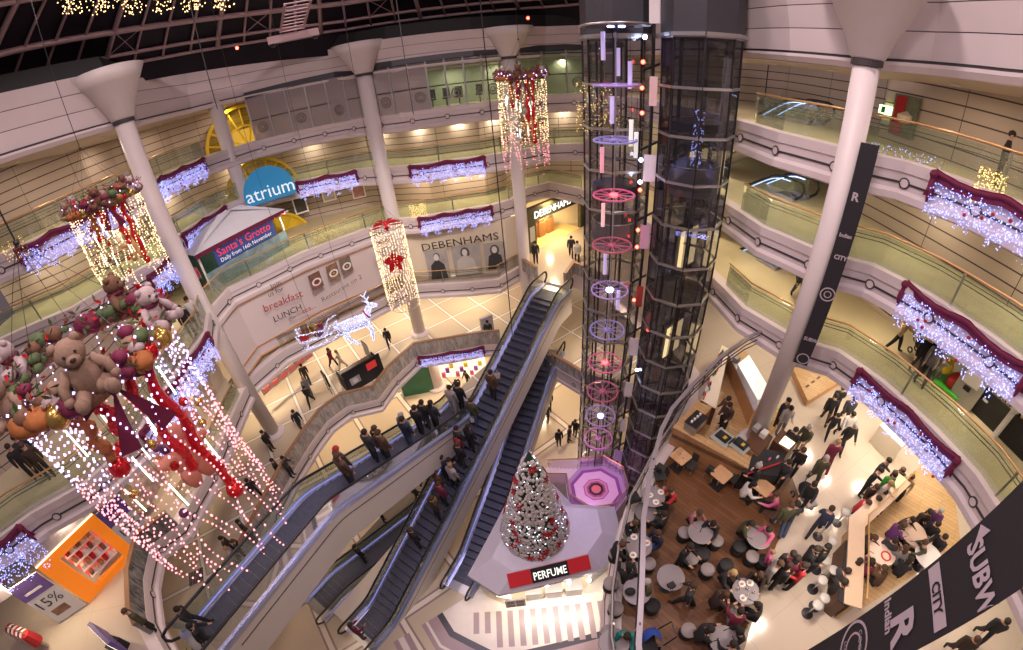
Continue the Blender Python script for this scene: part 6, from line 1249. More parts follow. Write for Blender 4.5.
q = P(695, 424, fD + 1.35); r = empty('coffee_machine', (q.x, q.y, fD + 1.15), 'steel coffee machine on the coffee counter', 'machine'); part(MB().box((q.x, q.y, fD + 1.38), (.42, .25, .22), .6), 'body', steel, r); part(MB().box((q.x, q.y, fD + 1.62), (.44, .28, .02), .6), 'cup_rail', dsteel, r)
for k in range(4): part(MB().cyl((q.x - .25 + .16 * k, q.y - .12 + .1 * k, fD + 1.64), (q.x - .25 + .16 * k, q.y - .12 + .1 * k, fD + 1.72), .05, n=8), 'cup', white, r)
bc = [(.5, .2, .05), (.05, .1, .3), (.5, .05, .05), (.6, .55, .5), (.05, .25, .1), (.25, .05, .3), (.03, .03, .03)]
for k in range(26):
    f = k / 25; q = P(704 + 20 * f + random.uniform(-2.5, 3), 396 - 46 * f + random.uniform(-2, 2), fD + 1.25); o = MB().lathe([(0, 0), (.045, 0), (.05, .02), (.05, .16), (.02, .21), (.02, .27), (0, .27)], n=9).build('bottle', mat('bottle_%d' % (k % 7), bc[k % 7], .3, noise=0), smooth=True); o.location = (q.x, q.y, fD + 1.15); o['label'] = 'small coloured bottle or cup standing on the long café counter'; o['category'] = 'bottle'; o['group'] = 'bottles and cups on the long café counter'
for k, ((px, py), zz, c, lab) in enumerate((((752, 470), 1.1, 'white', 'price tag nearest the deck on the dark counter'), ((760, 464), 1.1, 'white', 'price tag in the middle of the dark counter'), ((769, 460), 1.1, 'pink', 'pink tag on the dark counter'), ((777, 458), 1.1, 'white', 'price tag farthest along the dark counter'), ((756, 430), 1.2, 'lgrey', 'pale till on the oak till counter'), ((763, 436), 1.2, 'white', 'white tray on the oak till counter'), ((736, 361), 1.0, 'lgrey', 'pale box at the far end of the steel topped counter'), ((741, 370), 1.0, 'beige', 'beige box on the steel topped counter'))):
    q = P(px, py, fD + zz); r = empty('price_tag' if k < 4 else 'counter_box', (q.x, q.y, fD + zz), lab, 'tag' if k < 4 else 'box'); h_ = .05 if k < 4 else .12; part(MB().box((q.x, q.y, fD + zz + h_), (.07 if k < 4 else .16, .03 if k < 4 else .12, h_), .5), 'card', CL_[c], r)
    part(MB().box((q.x, q.y, fD + zz + .008), (.08 if k < 4 else .18, .05 if k < 4 else .14, .008), .5), 'base', dsteel, r)
# low oak floor board by the tall column, seating box of the second café
r = block('oak_platform', ((787, 357), (812, 352), (846, 377), (808, 401)), fD + .35, fD, woodp, 'low oak planked platform with dark lettering behind the tall white column', 'platform', woodl)
q = P(806, 374, fD + .38); 
for k in range(5): part(MB().bar(P(806 + 5.5 * k, 393 - 4.2 * k - 6, fD + .37), P(809 + 5.5 * k, 391 - 4.2 * k - 6, fD + .37), .1, .02), 'letter_block', woodd, r)
def ledge(pix, zt, label):
    pl = [P(px, py, zt) for px, py in pix]; root = empty('oak_ledge', tuple(Vector((pl[1].x, pl[1].y, fD))), label, 'ledge'); pl = [(q.x, q.y) for q in pl]
    part(MB().sweep(pl, [(-.3, zt - .06), (.3, zt - .06), (.3, zt), (-.3, zt)]), 'ledge_top', mat('ledge_cream', (.55, .40, .28), .4), root); part(MB().sweep(pl, [(-.05, fD), (.05, fD), (.05, zt - .06), (-.05, zt - .06)]), 'ledge_wall', woodl, root); part(MB().tube([(q[0] + .4, q[1], zt + .25) for q in pl], .03, 6), 'rail', brass, root); return root
ledge(((853, 606), (857, 522), (905, 478)), fD + 1.1, 'oak topped eating ledge bending round the second seating area')
struct(MB().plate([(q.x, q.y) for q in [P(*p, fD) for p in ((860, 610), (863, 523), (905, 480), (925, 462), (955, 500), (960, 540))]], fD, fD + .02).build('floor', woodl))
for k, ((px, py), c, lab) in enumerate((((882, 551), (.8, .62, .5), 'brightly lit round table with a red menu in the second seating area'), ((914, 533), (.5, .36, .28), 'oval table with cups in the middle of the second seating area'), ((929, 556), (.55, .5, .48), 'pale table with plates close to the black banner'))):
    q = P(px, py, fD + .75); o = local_table(mat('second_table_%d' % k, c, .4), .55); o.location = (q.x, q.y, fD); tag(o, lab, 'table', 'tables of the second seating area')
q = P(886, 556, fD + .76); o = MB().ring((0, 0, .01), .17, .03, n=14).build('menu', mat('menu_red', (.6, .05, .03), .5)); o.location = (q.x, q.y, fD + .75); tag(o, 'red outlined menu lying on the bright round table', 'menu')
for k, (px, py) in enumerate(((827, 526), (846, 512), (833, 541), (826, 560), (834, 570), (823, 580), (825, 598), (818, 605))):
    q = P(px, py, fD + .78); lab = 'tall white topped bar stool by the oak ledge, %s from the top' % ('second', 'first', 'third', 'fourth', 'fifth', 'sixth', 'seventh', 'eighth')[k]
    o = empty('bar_stool', (q.x, q.y, fD), lab, 'stool', 'white bar stools by the oak ledge'); part(MB().lathe([(0, .74), (.165, .74), (.18, .77), (.165, .8), (0, .8)], (q.x, q.y, fD), 18), 'seat', mat('stool_white', (.42, .40, .38), .4), o, True); part(MB().cyl((q.x, q.y, fD + .03), (q.x, q.y, fD + .74), .03, n=8), 'stem', steel, o); part(MB().lathe([(0, 0), (.2, 0), (.2, .02), (0, .04)], (q.x, q.y, fD), 16), 'foot', dsteel, o)
r = block('dark_ledge', ((838, 600), (846, 540), (852, 541), (846, 606)), fD + 1.0, fD, woodd, 'dark slatted counter side running beside the oak ledge', 'counter', blackm)
r = block('serving_counter', ((880, 425), (892, 437), (902, 447), (908, 440), (888, 420)), fD + 1.1, fD, cream, 'cream serving counter beneath the lowest right garland', 'counter', white)
# ================================================================== people
T = fD
# --- on the long escalator
def on_esc(E, px, py, side, deg_up, pose, coat, legs, label, hair='dark', long=False, s=1., grp='people on the long escalator'):
    d = ray(px, py); Tn = E['T'] + E['n'] * side; a = math.degrees(math.atan2(-E['u'].x, -E['u'].y)) + (0 if deg_up else 180)
    M = Matrix(((E['u'].x, -d.x), (E['u'].y, -d.y))); sv = M.inverted() @ Vector((-Tn.x, -Tn.y)); ss = min(max(sv[0], .3), E['L'] - .3); q = Tn + E['u'] * ss
    return person((q.x, q.y, E['z'](ss) + .03), a, pose, coat, legs, label, hair, long, s * 1.26, grp)
for a in ((490, 372, .0, 1, 'stand', 'brown', 'black', 'person in a brown jacket standing highest on the long escalator', 'dark'),
  (467, 425, .3, 1, 'stand', 'black', 'black', 'person in black left of the pair with a white bag on the long escalator', 'dark', True), (476, 428, -.3, 1, 'stand', 'olive', 'jean', 'person in olive right of the pair with a white bag on the long escalator', 'brown'),
  (457, 444, .25, 1, 'stand', 'black', 'charcoal', 'person in black one step above the grey jacket on the long escalator', 'brown'), (447, 460, .4, 1, 'rail', 'lgrey', 'black', 'fair haired person in a pale grey jacket at the left handrail of the long escalator', 'fair'), (463, 457, -.3, 1, 'stand', 'charcoal', 'black', 'dark dressed person right of the pale grey jacket on the long escalator', 'dark'),
  (464, 468, -.3, 1, 'stand', 'red', 'black', 'small person in a red top on the long escalator', 'dark', False, .8), (453, 476, .2, 1, 'stand', 'black', 'black', 'person in black just below the red top on the long escalator', 'dark'), (450, 487, -.3, 1, 'stand', 'navy', 'black', 'person in navy at the right handrail of the long escalator', 'dark'), (441, 493, .3, 1, 'stand', 'maroon', 'black', 'person in maroon at the left handrail of the long escalator', 'brown'),
  (447, 507, -.2, 1, 'stand', 'brown', 'black', 'person with brown hair in front of the yellow bag on the long escalator', 'brown', True), (433, 504, .35, 1, 'stand', 'dbrown', 'black', 'person in dark brown left of the brown haired one on the long escalator', 'brown'), (420, 548, .1, 1, 'stand', 'black', 'black', 'lone person in black in the lower part of the long escalator', 'brown'), (362, 636, .0, 1, 'hold', 'maroon', 'brown', 'person in a maroon and brown coat stepping on at the foot of the long escalator', 'brown', True)): on_esc(E1, *a)
on_esc(E3, 356, 549, .2, 0, 'stand', 'black', 'black', 'person in black alone on the small sinking escalator', 'dark', grp=None)
for a in ((343, 463, .2, 0, 'stand', 'dbrown', 'brown', 'person in a red hat, lowest left of the line on the crowded line escalator', 'red'), (350, 480, -.2, 0, 'stand', 'brown', 'black', 'person in a long brown coat beside the red hat', 'brown', True), (376, 434, .2, 0, 'stand', 'black', 'black', 'person in black leading the group of three on the line escalator', 'brown'), (372, 450, .3, 0, 'stand', 'charcoal', 'black', 'person in charcoal with a bag behind the leading person on the line escalator', 'dark'), (384, 448, -.2, 0, 'stand', 'brown', 'black', 'person in brown right in the group of three on the line escalator', 'brown'),
  (402, 420, .1, 0, 'stand', 'grey', 'jean', 'grey haired person in the middle of the line escalator', 'grey', True), (406, 432, -.2, 0, 'stand', 'navy', 'jean', 'person in navy behind the grey haired one on the line escalator', 'dark'), (418, 421, .1, 0, 'stand', 'black', 'black', 'person in black just right of the grey haired one on the line escalator', 'dark'), (424, 413, .2, 0, 'stand', 'black', 'charcoal', 'first of a close pair in black on the line escalator', 'dark'), (434, 417, -.2, 0, 'stand', 'charcoal', 'black', 'second of a close pair in black on the line escalator', 'dark', True), (452, 402, .1, 0, 'stand', 'lgrey', 'lgrey', 'person in pale grey near the far end of the line escalator', 'dark'), (460, 398, -.2, 0, 'stand', 'black', 'black', 'person in black at the far end of the line escalator', 'dark')): on_esc(E4, *a, grp='people on the line escalator')
for a in ((178, 610, T, 60, 'walk', 'black', 'black', 'person in black stepping onto the escalator at the lower left landing, upper of two', 'black'), (190, 627, T, 50, 'stride', 'black', 'charcoal', 'person in black stepping onto the escalator at the lower left landing, lower of two', 'black', True), (124, 612, T, 200, 'stand', 'olive', 'black', 'person in olive standing beside the dark marble parapet at the lower left', 'brown'),
  # first floor
  (301, 366, f1, 150, 'walk', 'dbrown', 'black', 'person in dark brown walking in front of the sales stall, upper of three', 'dark'), (303, 379, f1, 150, 'walk', 'grey', 'grey', 'person in grey in the middle of three walking by the sales stall', 'fair'), (304, 388, f1, 170, 'stride', 'black', 'black', 'person in black striding, lowest of three by the sales stall', 'dark'), (293, 412, f1, 130, 'stride', 'black', 'black', 'person in black striding near the marble parapet left of the stall', 'dark'), (262, 432, f1, 90, 'stand', 'black', 'black', 'small dark figure beside the tall left column base', 'dark'), (247, 481, f1, 120, 'walk', 'charcoal', 'black', 'person in charcoal walking seen through the pink lights', 'dark'), (385, 330, f1, 160, 'stride', 'black', 'black', 'dark figure walking on the first floor below the warm light column', 'dark'), (328, 350, f1, 100, 'walk', 'maroon', 'black', 'person in maroon behind the light sleigh', 'dark', True), (336, 352, f1, 250, 'walk', 'cream', 'cream', 'person in cream below the light sleigh', 'fair', True), (487, 322, f1, 180, 'stand', 'charcoal', 'charcoal', 'dark figure by the leaning grey sign board', 'dark'),
  (238, 521, f1, 40, 'stand', 'black', 'black', 'person in black in the waiting cluster behind the pink lights, top', 'dark', True), (221, 538, f1, 60, 'stand', 'dbrown', 'black', 'person in dark brown in the waiting cluster behind the pink lights, left', 'dark'), (233, 541, f1, 60, 'stand', 'black', 'black', 'person in black in the waiting cluster behind the pink lights, middle', 'brown'), (246, 529, f1, 40, 'stand', 'charcoal', 'black', 'person in charcoal in the waiting cluster behind the pink lights, right', 'dark'), (226, 548, f1, 60, 'stand', 'lgrey', 'grey', 'person in pale grey in the waiting cluster behind the pink lights, lowest', 'fair'), (272, 460, f1, 60, 'stand', 'black', 'black', 'person in black with bags beside the column base collar', 'dark'), (282, 458, f1, 80, 'hold', 'charcoal', 'black', 'person in charcoal bending over bags by the marble parapet', 'dark'),
  (546, 345, f1, 120, 'stand', 'jean', 'jean', 'person in dark blue leaning on the glass at the top of the narrow escalator', 'dark'),
  # entrance landing
  (571, 238, T, 190, 'walk', 'black', 'black', 'person in black walking out of the gold lit entrance, left of a pair', 'dark'), (577, 243, T, 190, 'walk', 'lgrey', 'black', 'person in a pale top walking beside the one in black at the gold entrance', 'dark', True), (535, 243, T, 170, 'stand', 'black', 'black', 'person in black standing at the marble parapet beside the gold lit entrance', 'dark'),
  # ground floor
  (455, 381, zG, 200, 'stand', 'black', 'black', 'person in black on the ground floor right of the white column, left of a pair', 'dark'), (465, 372, zG, 220, 'walk', 'charcoal', 'black', 'person in charcoal on the ground floor right of the white column, right of a pair', 'dark', True), (549, 393, zG, 180, 'stand', 'black', 'black', 'person in black on the ground floor, upper of two by the blue screen', 'dark'), (547, 406, zG, 200, 'walk', 'charcoal', 'black', 'person in charcoal on the ground floor, lower of two by the blue screen', 'dark'), (559, 431, zG, 170, 'stand', 'black', 'black', 'person in black standing at the start of the lilac walkway', 'dark'), (570, 427, zG, 120, 'stand', 'charcoal', 'black', 'person in charcoal in the small cluster left of the lift base', 'dark'), (575, 421, zG, 220, 'stand', 'black', 'black', 'person in black in the small cluster left of the lift base, right', 'brown'), (413, 487, zG, 40, 'walk', 'black', 'black', 'dark figure on the ground floor beside the red and white stand', 'dark'), (378, 508, zG, 60, 'stand', 'black', 'black', 'dark figure under the line escalator on the ground floor', 'black'), (420, 470, zG, 60, 'walk', 'charcoal', 'black', 'figure on the ground floor half hidden behind the long escalator, upper', 'dark'),
  # far left gallery
  (8, 447, zC + .5, 110, 'stand', 'black', 'black', 'person in black behind the far left glass balustrade, left of a group', 'dark'), (14, 438, zC + .5, 110, 'stand', 'navy', 'black', 'person in navy behind the far left glass balustrade, middle of a group', 'dark'), (22, 446, zC + .5, 120, 'stand', 'dbrown', 'black', 'person in dark brown behind the far left glass balustrade, right of a group', 'brown'), (191, 266, zC + .5, 120, 'stand', 'pink', 'black', 'person in a pale pink top at the balustrade left of the grotto booth', 'dark', True), (186, 299, zC + .5, 130, 'stand', 'white', 'black', 'person in white behind the balustrade right of the huge toy ring', 'dark'), (179, 308, zC + .5, 130, 'stand', 'black', 'black', 'dark figure behind the balustrade beside the person in white', 'dark'),
  # right galleries
  (806, 266, zC + .5, 200, 'walk', 'black', 'jean', 'person in black walking behind the tall right column on the low gallery', 'dark'), (912, 316, zC + .5, 130, 'push', 'beige', 'black', 'person in beige pushing a pushchair on the low right gallery', 'dark', False), (932, 339, zC + .5, 230, 'walk', 'black', 'charcoal', 'person in black next to the pushchair on the low right gallery', 'dark'), (942, 346, zC + .5, 240, 'walk', 'grey', 'black', 'person in a grey coat walking on the low right gallery', 'fair', True), (948, 358, zC + .5, 60, 'stand', 'lgrey', 'grey', 'small child in grey beside the children\'s ride', 'fair', False, .62), (944, 352, zC + .5, 60, 'stand', 'red', 'green', 'small child in red behind the grey coated person', 'dark', False, .6),
  (1006, 622, T, 240, 'walk', 'black', 'black', 'person in black walking beyond the black banner at the bottom right corner', 'dark'), (976, 640, T, 240, 'walk', 'dbrown', 'black', 'brown coated figure half hidden below the banner at the bottom right', 'brown')): pp(*a)
q = P(922, 348, zC + .9); r = empty('pushchair', (q.x, q.y, zC + .5), 'dark pushchair pushed by the person in beige', 'pushchair'); part(MB().ball((q.x, q.y, zC + 1.0), .28, 10, (1, 1.3, .8)), 'hood', CL_['black'], r, True); part(MB().box((q.x, q.y - .3, zC + .85), (.2, .3, .06)), 'seat', CL_['charcoal'], r); part(MB().tube([(q.x - .2, q.y + .3, zC + 1.0), (q.x - .2, q.y + .7, zC + 1.5), (q.x + .2, q.y + .7, zC + 1.5), (q.x + .2, q.y + .3, zC + 1.0)], .02, 6), 'handle', black, r)
for sx, sy in ((-.2, -.4), (.2, -.4), (-.2, .3), (.2, .3)): part(MB().ring((q.x + sx, q.y + sy, zC + .63), .1, .03, (1, 0, 0), 12), 'wheel', black, r)
person((13.75, 7.55, zA + .5), 150, 'stand', 'black', 'black', 'person in a black coat standing on the top right gallery', 'dark', False, .88)
# bags carried on the escalator
for px, py, s_, c, lab in ((442, 519, -.15, 'yellow', 'yellow and white shopping bag held on the long escalator'), (498, 381, -.2, 'white', 'white carrier bag held by the highest person on the long escalator'), (477, 438, -.3, 'white', 'white carrier bag between the pair on the long escalator')):
    d = ray(px, py); Tn = E1['T'] + E1['n'] * s_; M = Matrix(((E1['u'].x, -d.x), (E1['u'].y, -d.y))); sv = M.inverted() @ Vector((-Tn.x, -Tn.y)); q = Tn + E1['u'] * sv[0]
    r = empty('shopping_bag', (q.x, q.y, E1['z'](sv[0]) + .5), lab, 'bag'); zz = E1['z'](sv[0]) + .5; part(MB().add([(q.x + x, q.y + y, zz + z) for z, w in ((0, .14), (.36, .19)) for x, y in ((-w, -.07), (w, -.07), (w, .07), (-w, .07))], [(3, 2, 1, 0), (0, 1, 5, 4), (1, 2, 6, 5), (2, 3, 7, 6), (3, 0, 4, 7)]), 'bag_body', CL_[c], r)
    for y in (-.06, .06): part(MB().tube([(q.x - .1, q.y + y, zz + .36), (q.x, q.y + y, zz + .55), (q.x + .1, q.y + y, zz + .36)], .01, 5), 'handle', CL_['white'], r)
# --- food court
FC = [
 # seated on the deck
 (671, 490, 'eat', -100, 'red', 'black', 'diner in a bright red hooded top at the table with plates', 'brown'), (664, 514, 'sit', -40, 'black', 'black', 'diner in a black coat with their back to the steel rail below the red top', 'dark'), (635, 523, 'eat', 170, 'black', 'charcoal', 'diner in black left of the rail above the blue coat\'s table', 'brown'), (658, 533, 'sit', -110, 'navy', 'blue', 'diner in a dark blue coat and bright blue trousers right of the rail', 'brown'), (622, 545, 'eat', 90, 'black', 'black', 'diner in black at the left of the blue coat\'s table', 'brown'), (629, 567, 'eat', 10, 'black', 'black', 'diner in black below the blue coat\'s table, left of the rail', 'black', True), (647, 582, 'sit', -100, 'olive', 'cream', 'diner in olive with a hood right of the rail', 'grey'), (627, 636, 'eat', 200, 'teal', 'black', 'diner in a teal shirt at the bottom of the deck', 'dark'),
 (699, 513, 'eat', 160, 'stripe', 'black', 'diner in a red and white striped top', 'brown'), (713, 524, 'eat', -130, 'black', 'black', 'diner in a black jacket right of the striped top', 'black'), (690, 546, 'hold', 150, 'black', 'black', 'dark haired person in black reading beside the small pale stool', 'dark', True),
 (693, 586, 'walk', -50, 'charcoal', 'black', 'shopper in charcoal walking right of the empty grey table', 'brown'), (751, 524, 'eat', 140, 'olive', 'black', 'diner in olive at the upper left of the magenta diner\'s table', 'dark', True), (769, 530, 'eat', -110, 'pink', 'black', 'diner in magenta leaning on the round table', 'dark'),
 (733, 573, 'eat', 160, 'charcoal', 'black', 'fair haired diner at the top left of the crowded table', 'blond', True), (760, 575, 'eat', -140, 'dbrown', 'black', 'auburn haired diner at the top right of the crowded table', 'brown', True), (725, 595, 'eat', 90, 'dbrown', 'black', 'brown haired diner with a fur collar left of the crowded table', 'brown', True), (740, 612, 'eat', 20, 'maroon', 'grey', 'small diner in maroon below the crowded table', 'dark'), (758, 606, 'eat', -40, 'black', 'black', 'diner in black at the lower right of the crowded table', 'dark', True), (710, 630, 'eat', 95, 'black', 'black', 'diner in a large black coat left at the bottom table', 'dark', True), (740, 632, 'eat', -90, 'black', 'white', 'dark haired diner with a bare face turned up at the bottom table', 'black', True), (733, 645, 'eat', 0, 'black', 'black', 'diner in black at the bottom edge of the bottom table', 'dark'),
 (753, 485, 'eat', 110, 'white', 'black', 'diner in a black and white zebra top at the oak table', 'black', True), (776, 495, 'eat', -60, 'pink', 'black', 'diner in a coral red top right of the oak table', 'brown'),
 # the queue and the crowd between the two cafés
 (788, 400, 'queue', 160, 'black', 'black', 'person in black standing at the foot of the tall white column', 'black'), (791, 408, 'queue', 200, 'lgrey', 'grey', 'person in pale grey just below the person at the column foot', 'dark'), (796, 430, 'hold', 240, 'black', 'black', 'person in black with a hood at the menu stand', 'dark'), (810, 427, 'hold', 250, 'olive', 'beige', 'grey haired person in olive and beige at the menu stand', 'grey'), (804, 450, 'queue', 240, 'black', 'black', 'person in a long black coat at the dark counter', 'brown', True), (790, 462, 'queue', 250, 'charcoal', 'black', 'person in charcoal in the queue at the dark counter', 'dark'),
 (836, 397, 'walk', 40, 'black', 'brown', 'person in black with a brown bag among the walkers under the garland', 'dark'), (843, 389, 'walk', 30, 'black', 'black', 'person in black, topmost of the walkers under the garland', 'dark'), (854, 400, 'walk', 210, 'charcoal', 'black', 'person in charcoal among the walkers right under the garland', 'dark'), (838, 416, 'stride', 210, 'black', 'black', 'short person in black striding in the middle of the walkers', 'dark', False, .85), (853, 415, 'walk', 200, 'white', 'black', 'person in a white top walking under the garland', 'dark'), (855, 426, 'stride', 200, 'black', 'black', 'person in black behind the white top', 'grey'),
 (838, 443, 'walk', 30, 'maroon', 'maroon', 'fair haired person in a long maroon coat walking away', 'fair'), (826, 459, 'walk', 30, 'olive', 'charcoal', 'balding person in an olive jacket walking behind the maroon coat', 'grey'), (814, 485, 'push', 230, 'black', 'black', 'person in black bending over a pushchair in the walkway', 'dark'), (797, 505, 'walk', 30, 'charcoal', 'jean', 'person in dark grey with blue jeans left of the pushchair', 'dark'), (791, 506, 'walk', 20, 'olive', 'jean', 'person in olive beside the dark grey one left of the pushchair', 'brown'),
 (831, 510, 'stride', 55, 'navy', 'black', 'person in a navy jacket striding alone across the bright tiles', 'dark'), (774, 552, 'stand', 120, 'pink', 'black', 'child in bright pink standing at the deck edge', 'fair', False, .7), (779, 563, 'queue', 140, 'lgrey', 'black', 'person in pale grey below the child in pink', 'brown'), (788, 566, 'queue', 90, 'black', 'black', 'person in black with a green bag left in the lower crowd', 'dark', True), (797, 560, 'queue', 60, 'maroon', 'black', 'person in a dark patterned top in the middle of the lower crowd', 'dark', True), (793, 553, 'queue', 200, 'charcoal', 'black', 'person in charcoal at the top of the lower crowd', 'dark'), (806, 566, 'queue', 300, 'red', 'black', 'person with a red scarf right in the lower crowd', 'dark'),
 (829, 548, 'queue', 330, 'black', 'black', 'person in black at the upper end of the bar stools', 'black', True), (817, 549, 'hold', 120, 'black', 'sky', 'person in black carrying a pale blue bag left of the bar stools', 'dark'), (859, 562, 'eat', 60, 'black', 'black', 'person in black sitting at the oak ledge', 'dark', True), (848, 571, 'sit', 80, 'charcoal', 'black', 'person in charcoal sitting left of the one at the oak ledge', 'dark'), (845, 582, 'sit', 80, 'black', 'black', 'person in black lower along the oak ledge', 'dark'),
 (868, 503, 'eat', 140, 'red', 'black', 'person in red eating at the upper end of the oak ledge, left', 'brown'), (878, 499, 'eat', 150, 'red', 'black', 'person in red eating at the upper end of the oak ledge, right', 'dark'), (877, 487, 'sit', 200, 'dbrown', 'black', 'person in dark brown behind the two in red', 'brown', True), (885, 492, 'sit', 180, 'black', 'black', 'person in black right behind the two in red', 'dark'), (890, 483, 'queue', 170, 'lgrey', 'black', 'person in pale grey in the cluster above the oak ledge', 'fair'), (894, 474, 'queue', 190, 'green', 'black', 'person with a bright green item in the cluster above the oak ledge', 'dark', True), (903, 470, 'sit', 220, 'olive', 'black', 'person in olive at the top of the second seating area', 'brown', True), (912, 477, 'sit', 240, 'beige', 'black', 'person in beige at the top right of the second seating area', 'brown', True), (880, 470, 'queue', 160, 'black', 'black', 'person in black standing under the end of the garland', 'dark'), (888, 460, 'queue', 170, 'charcoal', 'black', 'person in charcoal standing by the cream serving counter', 'dark'),
 (874, 538, 'eat', 150, 'dbrown', 'black', 'diner above the brightly lit table', 'brown', True), (871, 562, 'eat', 70, 'maroon', 'black', 'diner in maroon left of the brightly lit table', 'dark', True), (884, 569, 'eat', 10, 'brown', 'black', 'diner in brown below the brightly lit table', 'brown', True), (895, 541, 'sit', 250, 'charcoal', 'black', 'diner in charcoal right of the brightly lit table', 'dark'), (903, 526, 'eat', 100, 'purple', 'black', 'diner in purple at the oval table', 'brown', True), (912, 520, 'eat', 170, 'dbrown', 'black', 'diner in dark brown above the oval table', 'dark'), (925, 543, 'eat', -60, 'olive', 'black', 'diner in olive below right of the oval table', 'brown'), (905, 549, 'eat', 20, 'grey', 'black', 'diner in grey below the oval table', 'brown', True), (941, 511, 'sit', 230, 'purple', 'black', 'grey haired diner in purple near the right wall of the second seating area', 'grey'), (938, 524, 'sit', 250, 'black', 'white', 'diner in black and white near the right wall of the second seating area', 'dark'), (930, 512, 'sit', 200, 'dbrown', 'black', 'diner in dark brown upper right of the oval table', 'dark', True), (945, 537, 'sit', 260, 'black', 'blue', 'diner in black with blue jeans at the right end of the second seating area', 'dark'), (910, 560, 'eat', 60, 'black', 'black', 'diner in black left of the pale table by the banner', 'dark', True),
 (730, 405, 'hold', 240, 'dbrown', 'black', 'barista in dark brown behind the bottle counter', 'dark', True), (729, 399, 'hold', 260, 'brown', 'black', 'barista in brown with hair tied up behind the bottle counter', 'dark'), (760, 466, 'queue', 300, 'black', 'black', 'server in black at the end of the coffee counter', 'grey')]
for px, py, pose, deg, coat, legs, lab, hair, *rest in FC: pp(px, py, FZ if px < 772 and pose not in ('x',) else fD, deg, pose, coat, legs, lab, hair, *(rest + [False, 1.][len(rest):]), group=None)
q = P(806, 492, fD + .6); r = empty('pushchair', (q.x, q.y, fD), 'black and white pushchair in the middle of the walkway', 'pushchair'); part(MB().ball((q.x, q.y, fD + .7), .33, 12, (1, 1.2, .7)), 'hood', CL_['black'], r, True); part(MB().box((q.x, q.y - .3, fD + .5), (.22, .3, .07)), 'seat', CL_['lgrey'], r); part(MB().tube([(q.x + .1, q.y + .35, fD + .75), (q.x + .35, q.y + .6, fD + 1.0), (q.x + .6, q.y + .3, fD + 1.0), (q.x + .3, q.y + .1, fD + .75)], .025, 6), 'handle', black, r)
for sx, sy in ((-.22, -.4), (.22, -.4), (-.22, .3), (.22, .3)): part(MB().ring((q.x + sx, q.y + sy, fD + .12), .12, .03, (1, 0, 0), 12), 'wheel', black, r)
# ================================================================== glass roof with its steel ribs, night beyond
rib = mat('roof_steel_pink', (.36, .24, .25), .45, .2)
def chaikin(pl, n=3):
    for _ in range(n):
        q = [pl[0]]
        for i in range(len(pl) - 1): a, b = pl[i], pl[i + 1]; q += [(a[0] * .75 + b[0] * .25, a[1] * .75 + b[1] * .25), (a[0] * .25 + b[0] * .75, a[1] * .25 + b[1] * .75)]
        pl = q + [pl[-1]]
    return pl
cen_ = Vector((-3, 12, 0)); far = chaikin([(-25, 2), (-22, 11), (-17.8, 20), (-11.5, 26.3), (-3, 28.3), (6, 28.5), (10, 22)])
def roofpt(p, k):
    f = (.97, .93, .84, .70, .52)[k]; x, y = cen_.x + (p[0] - cen_.x) * f, cen_.y + (p[1] - cen_.y) * f; lift = .6 * max(0, min(1, (-p[0] - 8) / 12)); h = (3.35, 3.75, 4.5, 5.6, 6.6)[k] + lift
    return Vector((x, y, h))
dense = [(a[0], a[1]) for a in along(far, step=1.5)]
for k in range(5):
    o = MB().tube([roofpt(p, k) for p in dense], (.09, .1, .15, .12, .16)[k], 6).build('roof_purlin', rib, smooth=True); tag(o, '%s curved horizontal steel tube of the dark glass roof' % ('lowest', 'second', 'third', 'fourth', 'fifth')[k], 'roof beam', 'horizontal tubes of the glass roof')
for i, p in enumerate(dense):
    if i % 1: continue
    o = MB().tube([roofpt(p, k) for k in range(5)], .13 if i % 4 == 0 else .07, 6).build('roof_rib', rib, smooth=True); o['label'] = 'steel rib rising across the dark glass roof'; o['category'] = 'roof beam'; o['group'] = 'ribs of the glass roof'
for i in range(2, len(dense) - 1, 5):
    for s in (0, 1): o = MB().cyl(roofpt(dense[i + s], 1), roofpt(dense[i + 1 - s], 2), .025, n=5).build('roof_brace', rib); o['label'] = 'thin diagonal brace between the ribs of the glass roof'; o['category'] = 'roof brace'; o['group'] = 'braces of the glass roof'
nightglass = mat('night_glass', (.012, .009, .016), .5, noise=.3, nscale=.4, spec=.15)
mb = MB()
for i in range(len(dense) - 1):
    for k in range(4): mb.poly([roofpt(dense[i], k) + Zu * .12, roofpt(dense[i + 1], k) + Zu * .12, roofpt(dense[i + 1], k + 1) + Zu * .12, roofpt(dense[i], k + 1) + Zu * .12])
    a, b = dense[i], dense[i + 1]; mb.poly([(cen_.x + (a[0] - cen_.x) * 1.03, cen_.y + (a[1] - cen_.y) * 1.03, roofpt(a, 0).z * 2.2 - 5.4), (cen_.x + (b[0] - cen_.x) * 1.03, cen_.y + (b[1] - cen_.y) * 1.03, roofpt(b, 0).z * 2.2 - 5.4), tuple(roofpt(b, 0) + Zu * .12), tuple(roofpt(a, 0) + Zu * .12)])
struct(mb.build('ceiling', nightglass))
